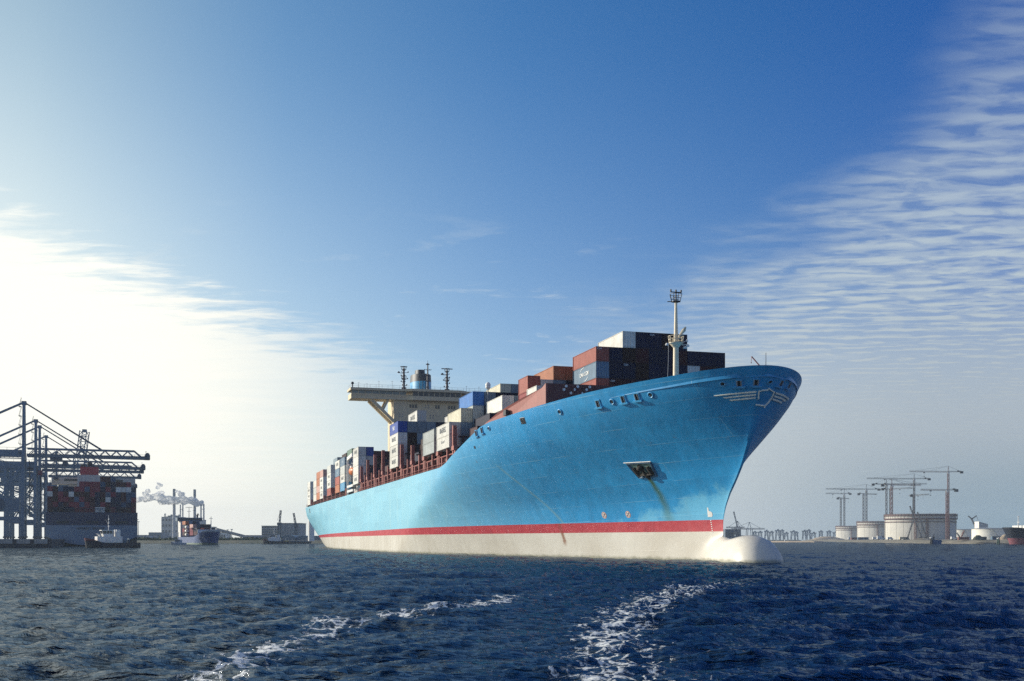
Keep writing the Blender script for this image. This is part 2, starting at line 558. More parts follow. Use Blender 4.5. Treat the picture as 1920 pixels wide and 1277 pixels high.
def build_water():
    r = [4.0]
    while r[-1] < 4200:
        q = r[-1]
        r.append(q * (1.0055 if 16 < q < 900 else 1.018 if q >= 900 else 1.03))
    r = np.array(r)
    fine = np.radians(np.arange(-34, 34.001, 0.115))
    coarse = np.radians(np.arange(34, 326, 4.0))[1:]
    th = np.concatenate([fine, coarse])
    R, T = np.meshgrid(r, th, indexing='ij')
    X = R * np.sin(T)
    Y = R * np.cos(T)
    t1 = ocean_tile(512, 131.0, 3.3, math.radians(-85), 0.15, 3, pw=4.2, sp=7)
    t2 = ocean_tile(512, 29.0, 1.7, math.radians(-112), 0.050, 8, lo=1.5, pw=3.7, sp=4)
    ca, sa = math.cos(0.6), math.sin(0.6)
    h1, a1, b1 = sample_tile(t1, X, Y)
    h2, a2, b2 = sample_tile(t2, X * ca + Y * sa, -X * sa + Y * ca)
    # gust patches make the sea uneven
    gust = 0.82 + 0.22 * np.sin(X * 0.021 + 1.3 * np.sin(Y * 0.013)) * np.sin(Y * 0.031 + 0.7 * np.sin(X * 0.017))
    dA = dist_poly(X, Y, FOAM_A)
    dB = dist_poly(X, Y, FOAM_B)
    # smoother slick between the two wake lines
    slick = np.clip(1 - np.abs(X - (0.10 * Y - 3.6)) / (0.055 * Y + 1.2), 0, 1) * np.clip((95 - R) / 50, 0, 1)
    near = np.clip((420 - R) / 300, 0, 1)
    near2 = np.clip((330 - R) / 250, 0, 1)
    w1 = gust * (1 - 0.45 * slick) * (0.35 + 0.65 * near)
    Z = h1 * w1 + h2 * near2 * (1 - 0.55 * slick)
    ch = -0.6
    X2 = X + ch * (a1 * w1 + a2 * near2 * 0.8)
    Y2 = Y + ch * (b1 * w1 + b2 * near2 * 0.8)
    n, m = X.shape
    vs = np.stack([X2, Y2, Z], -1).reshape(-1, 3)
    ii, jj = np.meshgrid(np.arange(n - 1), np.arange(m), indexing='ij')
    j2 = (jj + 1) % m
    fs = np.stack([ii * m + jj, ii * m + j2, (ii + 1) * m + j2, (ii + 1) * m + jj], -1).reshape(-1, 4)[:, ::-1]
    # centre cap
    vs = np.vstack([vs, [[0, 0, 0]]])
    c = len(vs) - 1
    tri = np.stack([np.arange(m), (np.arange(m) + 1) % m, np.full(m, c)], -1)
    me = bpy.data.meshes.new('water')
    nl = fs.size + tri.size
    me.vertices.add(len(vs))
    me.vertices.foreach_set('co', vs.astype(np.float32).ravel())
    me.loops.add(nl)
    me.loops.foreach_set('vertex_index', np.concatenate([fs.ravel(), tri[:, ::-1].ravel()]).astype(np.int32))
    npol = len(fs) + len(tri)
    me.polygons.add(npol)
    starts = np.concatenate([np.arange(len(fs)) * 4, len(fs) * 4 + np.arange(len(tri)) * 3])
    me.polygons.foreach_set('loop_start', starts.astype(np.int32))
    me.polygons.foreach_set('use_smooth', np.ones(npol, dtype=bool))
    me.update(calc_edges=True)
    me.validate()
    # foam density: wake lines, crests, along the hull
    crest = np.clip((h1 / 0.165 - 2.05) * 1.1, 0, 1) * np.clip((R - 30) / 30, 0, 1) * near
    fA = np.exp(-(dA / (0.9 + 0.026 * Y)) ** 2) * np.clip((86 - Y) / 30, 0, 1)
    fB = np.exp(-(dB / (2.5 + 0.016 * Y)) ** 2) * np.clip((115 - Y) / 40, 0, 1)
    fC = 0.55 * np.exp(-((X - (-0.02 * Y - 3.4)) / 2.2) ** 2) * np.clip((46 - Y) / 14, 0, 1) * (h2 > 0.01)
    # broken water along the side of the ship
    sx = (X - 32.6) * math.sin(math.radians(16.3)) - (Y - 168.7) * math.cos(math.radians(16.3))
    sy = (X - 32.6) * math.cos(math.radians(16.3)) + (Y - 168.7) * math.sin(math.radians(16.3))
    hb = 28.2 * np.power(np.maximum(1 - np.power(1 - np.clip(-sx / 125, 0, 1), 1.45), 0), 1.08)
    dh = np.abs(-sy - hb)
    fH = 0.62 * np.exp(-(dh / 1.3) ** 2) * (sx < 2) * (sx > -360)
    foam = np.clip(np.maximum.reduce([1.15 * fA, 1.08 * fB, 0.8 * crest, fC * 0.8, fH]), 0, 1.15)
    # white water at the bulb and a thin line along the side of the ship
    for px_, py_, rr, st in ((37.6, 152.2, 1.5, 1.15), (39.4, 153.0, 1.6, 1.1), (35.5, 152.4, 1.6, 0.85), (32.6, 154.2, 1.8, 0.75), (41.2, 154.4, 1.8, 0.85)):
        foam = np.maximum(foam, st * np.exp(-(((X - px_) / rr) ** 2 + ((Y - py_) / (rr * 0.8)) ** 2)))
    at_ = me.attributes.new('foam', 'FLOAT', 'POINT')
    at_.data.foreach_set('value', np.concatenate([foam.ravel(), [0]]).astype(np.float32))
    me.materials.append(water_mat())
    o = link('water', me)
    tag(o, kind='structure')
    return o


def water_mat():
    m, t, p = node_mat('sea_water')
    tc = t.new('ShaderNodeTexCoord')
    o = tc.outputs['Object']
    at_ = t.new('ShaderNodeAttribute', attribute_name='foam')
    fo = at_.outputs['Fac']
    x, y, z = t.sep(o)[:3]
    flat = t.comb(x, y, 0.0)
    str_ = t.comb(t.m('MULTIPLY', x, 0.75), t.m('MULTIPLY', y, 1.1), 0.0)
    n1 = t.noise(str_, 1.15, 7, 0.72, 0.9)
    n2 = t.noise(str_, 4.5, 6, 0.75, 0.6)
    vor = t.new('ShaderNodeTexVoronoi', feature='DISTANCE_TO_EDGE')
    vec = t.new('ShaderNodeVectorMath', operation='ADD')
    t.l.new(flat, vec.inputs[0])
    nz = t.new('ShaderNodeTexNoise')
    t.l.new(flat, nz.inputs['Vector'])
    nz.inputs['Scale'].default_value = 1.3
    nz.inputs['Detail'].default_value = 4
    t.l.new(nz.outputs['Color'], vec.inputs[1])
    t.l.new(vec.outputs[0], vor.inputs['Vector'])
    vor.inputs['Scale'].default_value = 1.7
    lace = t.rng(vor.outputs['Distance'], 0.0, 0.16, 1.0, 0.0)
    dens = t.m('ADD', t.m('MULTIPLY', n1, 0.62), t.m('MULTIPLY', n2, 0.42))
    dens = t.m('ADD', dens, t.m('MULTIPLY', lace, 0.13))
    thr = t.rng(fo, 0.0, 1.15, 0.93, 0.535)
    fm = t.rng(t.m('SUBTRACT', dens, thr), 0.0, 0.07, 0.0, 1.0, True)
    fm = t.m('MULTIPLY', fm, t.rng(fo, 0.03, 0.25))
    big = t.noise(flat, 0.035, 3, 0.5)
    body = t.mix(t.rng(big, 0.35, 0.65), (0.002, 0.007, 0.018), (0.003, 0.012, 0.024))
    body = t.mix(t.m('MULTIPLY', t.rng(fo, 0.2, 1.0), 0.35), body, (0.03, 0.07, 0.085))
    t.put(p.inputs['Base Color'], (0.80, 0.82, 0.80))
    p.inputs['Roughness'].default_value = 0.8
    p.inputs['Specular IOR Level'].default_value = 0.2
    b1 = t.new('ShaderNodeBump')
    b1.inputs['Strength'].default_value = 0.6
    b1.inputs['Distance'].default_value = 0.22
    mp = t.new('ShaderNodeMapping')
    mp.inputs['Rotation'].default_value = (0, 0, 0.12)
    mp.inputs['Scale'].default_value = (0.42, 1.7, 1)
    t.l.new(flat, mp.inputs[0])
    def ridge(scale, det, seed):
        q = t.new('ShaderNodeVectorMath', operation='ADD')
        t.l.new(mp.outputs[0], q.inputs[0])
        q.inputs[1].default_value = (seed, seed * 1.7, 0)
        n_ = t.noise(q.outputs[0], scale, det, 0.55, 0.35)
        return t.m('SUBTRACT', 1.0, t.m('ABSOLUTE', t.m('SUBTRACT', t.m('MULTIPLY', n_, 2.0), 1.0)))
    hgt = t.m('ADD', t.m('MULTIPLY', ridge(0.55, 3, 3.0), 1.7), t.m('MULTIPLY', ridge(1.7, 3, 11.0), 0.7))
    hgt = t.m('ADD', hgt, t.m('MULTIPLY', t.noise(mp.outputs[0], 5.0, 4, 0.65), 0.35))
    t.l.new(t.m('ADD', hgt, t.m('MULTIPLY', fm, 0.25)), b1.inputs['Height'])
    # sea: dark body seen through a Fresnel reflection, dimmed by a dark tint
    df = t.new('ShaderNodeBsdfDiffuse')
    t.put(df.inputs['Color'], body)
    gl = t.new('ShaderNodeBsdfGlossy')
    gl.inputs['Roughness'].default_value = 0.06
    t.put(gl.inputs['Color'], WATER_TINT)
    fr = t.new('ShaderNodeFresnel')
    fr.inputs['IOR'].default_value = 1.333
    for nd in (df, gl, fr, p):
        t.l.new(b1.outputs[0], nd.inputs['Normal'])
    mx = t.new('ShaderNodeMixShader')
    t.put(mx.inputs[0], t.m('POWER', fr.outputs[0], 2.1))
    t.l.new(df.outputs[0], mx.inputs[1])
    t.l.new(gl.outputs[0], mx.inputs[2])
    m2 = t.new('ShaderNodeMixShader')
    t.put(m2.inputs[0], fm)
    t.l.new(mx.outputs[0], m2.inputs[1])
    t.l.new(p.outputs[0], m2.inputs[2])
    out = [n_ for n_ in t.n if n_.type == 'OUTPUT_MATERIAL'][0]
    t.l.new(m2.outputs[0], out.inputs['Surface'])
    return m


WATER_TINT = (0.235, 0.265, 0.29)
WATER_SPEC = 0.34
build_water()


# ------------------------------------------------------------------ land
def land(name, rows, mat, smooth=True):
    """terrain strip from rows of (x, y, z) points, each row running the same way"""
    mb = MB()
    n = len(rows[0])
    for r_ in rows:
        mb.v += [tuple(p) for p in r_]
    for i in range(len(rows) - 1):
        for j in range(n - 1):
            mb.f.append((i * n + j, i * n + j + 1, (i + 1) * n + j + 1, (i + 1) * n + j))
    o = mb.build(name, mat, None, smooth)
    return tag(o, kind='structure')


def ground_mat(name, c1, c2, scale, bump=0.6):
    m, t, p = node_mat(name)
    tc = t.new('ShaderNodeTexCoord')
    o = tc.outputs['Object']
    n1 = t.noise(o, scale, 6, 0.65)
    n2 = t.noise(o, scale * 9, 4, 0.7)
    c = t.mix(t.rng(n1, 0.35, 0.65), c1, c2)
    f = t.rng(n2, 0.3, 0.7, 0.55, 1.4)
    t.put(p.inputs['Base Color'], t.mix(1.0, c, t.comb(f, f, f), 'MULTIPLY'))
    p.inputs['Roughness'].default_value = 0.95
    p.inputs['Specular IOR Level'].default_value = 0.1
    b = t.new('ShaderNodeBump')
    b.inputs['Strength'].default_value = bump
    b.inputs['Distance'].default_value = 0.6
    t.l.new(n2, b.inputs['Height'])
    t.l.new(b.outputs[0], p.inputs['Normal'])
    return m


M['bank'] = ground_mat('bank_rock', (0.20, 0.19, 0.15), (0.34, 0.30, 0.23), 0.035)
M['soil'] = ground_mat('dry_soil', (0.22, 0.20, 0.16), (0.33, 0.29, 0.23), 0.01)
M['scrub'] = ground_mat('scrub', (0.10, 0.12, 0.09), (0.19, 0.18, 0.14), 0.02)


def shore(name, pts, far, mat, zt=3.6, seed=1, rough=0.5, width=60, left=True):
    """bank rising from the water along pts (x, y); flat land behind it, closed by the far corners"""
    rg = random.Random(seed)
    P = []
    for (x0, y0), (x1, y1) in zip(pts[:-1], pts[1:]):
        k = max(2, int(math.hypot(x1 - x0, y1 - y0) / 9))
        for i in range(k):
            P.append((x0 + (x1 - x0) * i / k, y0 + (y1 - y0) * i / k))
    P.append(pts[-1])
    N = []
    for i in range(len(P)):
        a_, b_ = P[max(0, i - 3)], P[min(len(P) - 1, i + 3)]
        dx, dy = b_[0] - a_[0], b_[1] - a_[1]
        l_ = math.hypot(dx, dy)
        N.append((-dy / l_, dx / l_) if left else (dy / l_, -dx / l_))
    s_ = width / 60.0
    prof = [(-6, -1.6), (0, 0.0), (4, 0.28 * zt), (9, 0.55 * zt), (15, 0.83 * zt), (22, zt), (60, zt)]
    rows = []
    for d, z in prof:
        row = []
        for (x, y), (nx, ny) in zip(P, N):
            j = rough * rg.uniform(-1, 1)
            q = d * s_ + (2.2 * j if d < 50 else 0)
            row.append((x + nx * q, y + ny * q, z + (0.45 * j if 0 < d < 50 else 0)))
        rows.append(row)
    mb = MB()
    n = len(P)
    for r_ in rows:
        mb.v += r_
    for i in range(len(rows) - 1):
        for j in range(n - 1):
            q = (i * n + j, i * n + j + 1, (i + 1) * n + j + 1, (i + 1) * n + j)
            mb.f.append(q if left else q[::-1])
    b = len(mb.v)
    mb.v += [(x, y, zt) for x, y in far]
    ring = [(len(rows) - 1) * n + j for j in range(n)] + [b + i for i in range(len(far))]
    mb.f.append(tuple(ring if left else ring[::-1]))
    o = mb.build(name, mat, None, False)
    return tag(o, kind='structure')


shore('right_shore', [(685, 2600), (540, 1850), (410, 1250), (352, 930), (368, 868), (420, 852), (900, 835), (1500, 830)],
      [(1900, 1200), (1900, 3300), (760, 3300)], M['bank'], 3.3, 2)
shore('far_shore', [(-420, 1010), (-340, 980), (-230, 930), (-150, 930), (60, 960), (200, 1150), (330, 1650), (415, 2200)],
      [(430, 3400), (-1500, 3400), (-1500, 1400)], M['scrub'], 2.6, 3)
shore('sand_spit', [(335, 1480), (352, 1395), (380, 1372), (402, 1400), (398, 1480)], [], M['sand'], 1.6, 5, 0.3, 14)
shore('far_bank', [(440, 3420), (700, 3400), (900, 3400)], [(1500, 3900), (440, 3900)], M['scrub'], 3.0, 6)


def build_haze():
    mb = MB()
    mb.lo(-4400, 4400, -4400, 4400, -2.6, 128.0)
    m = bpy.data.materials.new('air')
    m.use_nodes = True
    t = NT(m.node_tree)
    t.n.clear()
    out = t.new('ShaderNodeOutputMaterial')
    v = t.new('ShaderNodeVolumePrincipled')
    v.inputs['Color'].default_value = (0.72, 0.86, 1.0, 1)
    v.inputs['Density'].default_value = HAZE
    v.inputs['Anisotropy'].default_value = 0.0
    t.l.new(v.outputs[0], out.inputs['Volume'])
    o = mb.build('haze', m)
    tag(o, kind='stuff')


HAZE = 0.00009
build_haze()

# ------------------------------------------------------------------ the container ship
SA = math.radians(16.3)
SHIP_LOC = (32.6, 168.7, 0.0)
SHIP_RZ = math.atan2(-math.cos(SA), math.sin(SA))         # local +x is forward
SHIP_M = Matrix.Translation(SHIP_LOC) @ Matrix.Rotation(SHIP_RZ, 4, 'Z')


def interp(x, pts):
    return np.interp(x, [p[0] for p in pts], [p[1] for p in pts])


STEM = [(-4, -.05), (5, -.05), (6.4, 0), (8.5, .9), (10.4, 2.3), (12.5, 4.4), (14.6, 6.2), (17, 7.9), (19, 9.2), (21.5, 10.7), (24.6, 12.6), (28, 14.5), (30, 15.6)]
LEV = [(-4, 140, 1.5, 1.12), (0, 125, 1.45, 1.08), (5, 112, 1.45, 1.06), (10, 98, 1.4, 1.03), (14.6, 86, 1.38, .95), (19, 77, 1.36, .78), (22, 74, 1.35, .66), (24.6, 73, 1.34, .585), (28, 73, 1.33, .53), (30, 73, 1.33, .52)]
TRAN = [(-4, 10), (0, 18), (5, 21.3), (10, 24.8), (14, 27.2), (18.5, 28.0), (30, 28)]
HB = 28.2
STERN_X = -364.0
TOPE = [(-380, 18.2), (-200, 18.4), (-74, 18.6), (-69, 19.2), (-62, 20.8), (-57, 22.0), (-52, 23.3), (-47, 24.6), (-43, 25.1), (-36, 25.5), (-25, 26.2), (-11, 26.9), (4, 27.4), (11, 27.8), (14.5, 28), (20, 28)]


def stem_x(z):
    return interp(z, STEM)


def smooth_levels(z, i):
    """cubic through the level table, so the flare is fair"""
    zs = np.array([l[0] for l in LEV], float)
    vs = np.array([l[i] for l in LEV], float)
    z = np.asarray(z, float)
    return np.interp(z, zs, vs)


def half_b(x, z):
    x = np.asarray(x, float)
    z = np.asarray(z, float)
    L, a, b = smooth_levels(z, 1), smooth_levels(z, 2), smooth_levels(z, 3)
    s = np.clip((stem_x(z) - x) / L, 0, 1)
    h = HB * np.power(np.maximum(1 - np.power(1 - s, a), 0), b)
    k = np.clip((-x - 235) / 135, 0, 1) ** 1.6
    return h * (1 - k) + np.minimum(h, interp(z, TRAN)) * k


def top_z(x):
    return interp(x, TOPE)


def fair(f, x, z, r=1.3):
    """average over nearby heights: takes the facets out of the level table"""
    w = [(-1, .25), (-.5, .5), (0, .5), (.5, .5), (1, .25)]
    return sum(k * f(x, z + d * r) for d, k in w) / sum(k for d, k in w)


BULB_W = [(-60, 0.0), (-40, 0.05), (-26, .2), (-14, .5), (-9, .8), (-5, 1.15), (-2, 1.52), (0, 1.8), (2, 2.0)]


def bulb_half(x, z):
    """half breadth the ram bulb asks of the hull just aft of the stem"""
    if x < -55 or z > 4.2:
        return 0.0
    w = float(interp(x, BULB_W))
    zt = 3.7 if x < -6 else 3.4
    u = (z + 1.2) / (zt + 1.2)
    return w * max(0.0, 1 - u * u) ** 0.45 if u > 0 else w


def hull_half(x, z):
    h = shell_half(x, z)
    b = bulb_half(x, z)
    return h if b <= 0 else (h ** 5 + b ** 5) ** 0.2


def shell_half(x, z):
    return float(fair(half_b, x, z)) if z < 23.5 else float(half_b(x, z))


def hull_pt(x, z, side=-1, out=0.0):
    """point on the shell (side -1 = starboard) pushed outward along the normal"""
    h = hull_half(x, z)
    e = 0.15
    hx = (hull_half(x + e, z) - hull_half(x - e, z)) / (2 * e)
    hz = (hull_half(x, z + e) - hull_half(x, z - e)) / (2 * e)
    n = Vector((-hx, side * 1.0, -hz)).normalized()
    return Vector((x, side * h, z)) + n * out, n


def hull_mat():
    m, t, p = node_mat('hull_paint')
    tc = t.new('ShaderNodeTexCoord')
    o = tc.outputs['Object']
    x, y, z = t.sep(o)[:3]
    zt = t.m('ADD', 6.40, t.m('MULTIPLY', x, 0.0029))
    zb = t.m('ADD', 4.58, t.m('MULTIPLY', x, 0.0009))
    n1 = t.noise(o, 0.09, 5, 0.6)
    n2 = t.noise(o, 0.7, 5, 0.65)
    mp = t.new('ShaderNodeMapping')
    mp.inputs['Scale'].default_value = (0.35, 0.35, 0.035)
    t.l.new(o, mp.inputs[0])
    ns = t.noise(mp.outputs[0], 1.6, 5, 0.65)
    blue = t.mix(t.rng(n1, 0.3, 0.7), HULL_BLUE_A, HULL_BLUE_B)
    f = t.m('MULTIPLY', t.rng(n2, 0.3, 0.7, 0.95, 1.05), t.rng(ns, 0.3, 0.75, 1.07, 0.78))
    blue = t.mix(1.0, blue, t.comb(f, f, f), 'MULTIPLY')
    # chalky runs and a paler tone aft: sunlit brightness painted into the blue
    blue = t.mix(t.m('MULTIPLY', t.rng(ns, 0.52, 0.75, 0.0, 0.62, True), t.rng(x, -50, -200)), blue, (0.56, 0.80, 0.84))
    lit_aft = t.rng(x, -30, -110, 0.0, 0.55, True)
    blue = t.mix(lit_aft, blue, (0.40, 0.72, 0.72))
    # sunlight on the lower bow painted as paler blue, with a ragged upper edge
    lit_patch = t.m('ADD', t.m('MULTIPLY', x, 0.22), t.m('MULTIPLY', t.m('SUBTRACT', t.noise(o, 0.28, 6, 0.65), 0.5), 9.0))
    lit_patch = t.rng(t.m('SUBTRACT', t.m('ADD', 11.2, lit_patch), z), -0.5, 1.6, 0.0, 0.6, True)
    blue = t.mix(t.m('MULTIPLY', lit_patch, t.rng(x, -42, -20)), blue, (0.20, 0.56, 0.74))
    # plate seams: strakes and butts
    br = t.new('ShaderNodeTexBrick')
    br.offset = 0.5
    br.inputs['Scale'].default_value = 1.0
    br.inputs['Mortar Size'].default_value = 0.05
    br.inputs['Mortar Smooth'].default_value = 0.5
    br.inputs['Brick Width'].default_value = 14.0
    br.inputs['Row Height'].default_value = 2.75
    t.put(br.inputs['Color1'], (0, 0, 0))
    t.put(br.inputs['Color2'], (0, 0, 0))
    t.put(br.inputs['Mortar'], (1, 1, 1))
    sheer = t.m('ADD', z, t.m('MULTIPLY', t.rng(x, -70, 12), -2.2))
    t.l.new(t.comb(x, sheer, 0.0), br.inputs['Vector'])
    seam = t.m('MULTIPLY', br.outputs['Color'], t.rng(t.noise(o, 0.12, 3), 0.42, 0.62))
    blue = t.mix(t.m('MULTIPLY', seam, 0.5), blue, (0.30, 0.56, 0.68))
    # each plate slightly different
    br2 = t.new('ShaderNodeTexBrick')
    br2.inputs['Scale'].default_value = 1.0
    br2.inputs['Mortar Size'].default_value = 0.0
    br2.inputs['Brick Width'].default_value = 14.0
    br2.inputs['Row Height'].default_value = 2.75
    t.put(br2.inputs['Color1'], (0.92, 0.93, 0.94))
    t.put(br2.inputs['Color2'], (1.05, 1.05, 1.05))
    t.l.new(t.comb(x, sheer, 0.0), br2.inputs['Vector'])
    blue = t.mix(1.0, blue, br2.outputs['Color'], 'MULTIPLY')
    # rust weeping from the deck edge
    wp = t.new('ShaderNodeMapping')
    wp.inputs['Scale'].default_value = (0.55, 0.55, 0.045)
    t.l.new(o, wp.inputs[0])
    wn = t.noise(wp.outputs[0], 2.0, 4, 0.7)
    wk = t.m('MULTIPLY', t.rng(wn, 0.62, 0.74, 0.0, 0.42, True), t.rng(z, 8.0, 18.0))
    blue = t.mix(wk, blue, (0.17, 0.15, 0.11))
    # scuffs left by tugs and fenders
    sc_ = t.new('ShaderNodeMapping')
    sc_.inputs['Scale'].default_value = (0.05, 0.05, 0.45)
    t.l.new(o, sc_.inputs[0])
    sn = t.noise(sc_.outputs[0], 2.2, 5, 0.7)
    blue = t.mix(t.m('MULTIPLY', t.rng(sn, 0.60, 0.70, 0.0, 0.30, True), t.rng(z, 12.0, 7.0)), blue, (0.10, 0.20, 0.26))
    # green-brown run below the anchor pocket, drifting aft-to-fore as it goes down
    ax = t.m('ADD', -11.7, t.m('MULTIPLY', t.m('SUBTRACT', 13.6, z), 0.04))
    dd = t.m('ABSOLUTE', t.m('SUBTRACT', x, t.m('ADD', ax, t.m('MULTIPLY', t.m('SUBTRACT', n2, 0.5), 0.8))))
    wid = t.rng(z, 6.0, 13.5, 1.9, 0.75)
    run = t.m('MULTIPLY', t.rng(t.m('DIVIDE', dd, wid), 0.0, 1.0, 1.0, 0.0, True), t.rng(z, 6.0, 13.0, 0.30, 0.97))
    run = t.m('MULTIPLY', run, t.rng(z, 14.0, 13.6))
    run = t.m('MULTIPLY', run, t.rng(y, -2.0, -2.5))
    blue = t.mix(run, blue, (0.045, 0.105, 0.022))
    # a faint oily drip line farther aft
    ax2 = t.m('ADD', -47.0, t.m('MULTIPLY', t.m('SUBTRACT', 17.5, z), 0.75))
    d2 = t.m('ABSOLUTE', t.m('SUBTRACT', x, ax2))
    run2 = t.m('MULTIPLY', t.rng(d2, 0.0, 0.7, 0.5, 0.0, True), t.rng(z, 18.0, 16.5))
    blue = t.mix(run2, blue, (0.20, 0.36, 0.36))
    # boot-top and antifouling
    redc = t.mix(t.rng(n2, 0.3, 0.7), (0.36, 0.022, 0.040), (0.50, 0.045, 0.06))
    redc = t.mix(t.m('MULTIPLY', t.rng(ns, 0.58, 0.72), 0.35), redc, (0.45, 0.16, 0.16))
    w1 = t.mix(t.rng(n1, 0.3, 0.7), (0.58, 0.53, 0.44), (0.74, 0.71, 0.63))
    w1 = t.mix(t.m('MULTIPLY', t.rng(ns, 0.45, 0.72, 0.0, 0.55), t.rng(x, -30, -120)), w1, (0.40, 0.36, 0.28))
    w1 = t.mix(t.m('MULTIPLY', t.rng(x, -20, -70), 0.35), w1, (0.42, 0.40, 0.35))
    # weed and slime at the waterline, rust dribbles
    slime = t.m('MULTIPLY', t.rng(t.m('ADD', z, t.m('MULTIPLY', n2, 0.9)), 0.5, 1.1, 1.0, 0.0, True), 0.7)
    w1 = t.mix(slime, w1, (0.17, 0.17, 0.10))
    rs = t.new('ShaderNodeMapping')
    rs.inputs['Scale'].default_value = (0.16, 0.16, 0.02)
    t.l.new(o, rs.inputs[0])
    rn = t.noise(rs.outputs[0], 2.4, 4, 0.7)
    w1 = t.mix(t.m('MULTIPLY', t.rng(rn, 0.66, 0.74, 0.0, 0.75, True), t.rng(n2, 0.42, 0.6)), w1, (0.25, 0.085, 0.025))
    # one rust dribble below the red band
    rx = t.m('ABSOLUTE', t.m('SUBTRACT', x, t.m('ADD', -39.9, t.m('MULTIPLY', t.m('SUBTRACT', n2, 0.5), 0.9))))
    rd = t.m('MULTIPLY', t.rng(rx, 0.1, 0.75, 0.85, 0.0, True), t.m('MULTIPLY', t.rng(z, 2.0, 3.0), t.rng(y, -5.0, -6.0)))
    w1 = t.mix(rd, w1, (0.23, 0.075, 0.02))
    redc = t.mix(t.m('MULTIPLY', rd, 0.5), redc, (0.20, 0.06, 0.03))
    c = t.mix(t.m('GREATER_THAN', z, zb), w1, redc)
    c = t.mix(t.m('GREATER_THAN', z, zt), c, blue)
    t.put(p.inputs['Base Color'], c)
    p.inputs['Roughness'].default_value = 0.42
    p.inputs['Specular IOR Level'].default_value = 0.35
    b = t.new('ShaderNodeBump')
    b.inputs['Strength'].default_value = 0.35
    b.inputs['Distance'].default_value = 0.12
    warp = t.noise(o, 0.22, 3, 0.5)
    t.l.new(t.m('ADD', t.m('MULTIPLY', warp, 2.4), t.m('MULTIPLY', seam, 0.25)), b.inputs['Height'])
    t.l.new(b.outputs[0], p.inputs['Normal'])
    return m


HULL_BLUE_A, HULL_BLUE_B = (0.014, 0.28, 0.60), (0.026, 0.335, 0.67)
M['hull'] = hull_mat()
M['hull_blue'] = paint('hull_blue', (0.055, 0.36, 0.66), 0.42, 0.08, 0.4, streak=0.1)
M['deck_red'] = paint('deck_red', (0.20, 0.07, 0.06), 0.7, 0.2, 0.3)
M['emblem'] = paint('emblem', (0.88, 0.90, 0.78), 0.5, 0.06, 1.0)

ship = thing('container_ship', 'huge light blue container ship with red boot stripe heading towards the viewer', 'ship', SHIP_LOC, SHIP_RZ)


def build_hull():
    # stations along the length (u) and heights (v)
    X0 = np.concatenate([-(np.linspace(0, 1, 60) ** 1.7) * 75, np.linspace(-75, STERN_X, 60)[1:]])
    wz = np.clip(1 + X0 / 70.0, 0, 1) ** 1.5
    nv = 44
    vv = np.linspace(0, 1, nv)
    def xz(i, k):
        """x of station i at row k, iterating because the sheer depends on x"""
        x = X0[i]
        for _ in range(4):
            zt = float(top_z(x if k < 1 else x))
            z = -3 + k * (zt + 3)
            x = X0[i] + wz[i] * float(stem_x(z))
        return x, z
    mb = MB()
    nst = len(X0)
    grid = {}
    for side in (-1, 1):
        for i in range(nst):
            for j in range(nv):
                x, z = xz(i, vv[j])
                h = 0.0 if i == 0 else hull_half(x, z)
                if i == 0 and side == 1:
                    grid[side, i, j] = grid[-1, i, j]
                    continue
                grid[side, i, j] = len(mb.v)
                mb.v.append((x, side * h, z))
        for i in range(nst - 1):
            for j in range(nv - 1):
                q = (grid[side, i, j], grid[side, i + 1, j], grid[side, i + 1, j + 1], grid[side, i, j + 1])
                mb.f.append(q if side == 1 else q[::-1])
    # transom
    e = nst - 1
    for j in range(nv - 1):
        mb.f.append((grid[-1, e, j], grid[1, e, j], grid[1, e, j + 1], grid[-1, e, j + 1])[::-1])
    # bulwark capping and inner face, then the deck
    inner = {}
    for side in (-1, 1):
        for i in range(nst):
            x, y, z = mb.v[grid[side, i, nv - 1]]
            fore = x > -46
            t_ = 0.45
            hy = abs(y)
            xi = x - (0.6 if i < 6 else 0.25)
            yi = side * max(0.0, hy - t_ - 0.15)
            dz = 1.5 if fore else 0.05
            inner[side, i, 0] = len(mb.v)
            mb.v.append((xi, yi, z))
            inner[side, i, 1] = len(mb.v)
            mb.v.append((xi, yi, z - dz))
        for i in range(nst - 1):
            a, b = grid[side, i, nv - 1], grid[side, i + 1, nv - 1]
            q1 = (a, b, inner[side, i + 1, 0], inner[side, i, 0])
            q2 = (inner[side, i, 0], inner[side, i + 1, 0], inner[side, i + 1, 1], inner[side, i, 1])
            mb.f.append(q1 if side == 1 else q1[::-1])
            mb.f.append(q2 if side == 1 else q2[::-1])
    for i in range(nst - 1):
        mb.f.append((inner[-1, i, 1], inner[1, i, 1], inner[1, i + 1, 1], inner[-1, i + 1, 1]))
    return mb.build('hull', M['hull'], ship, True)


hull = build_hull()


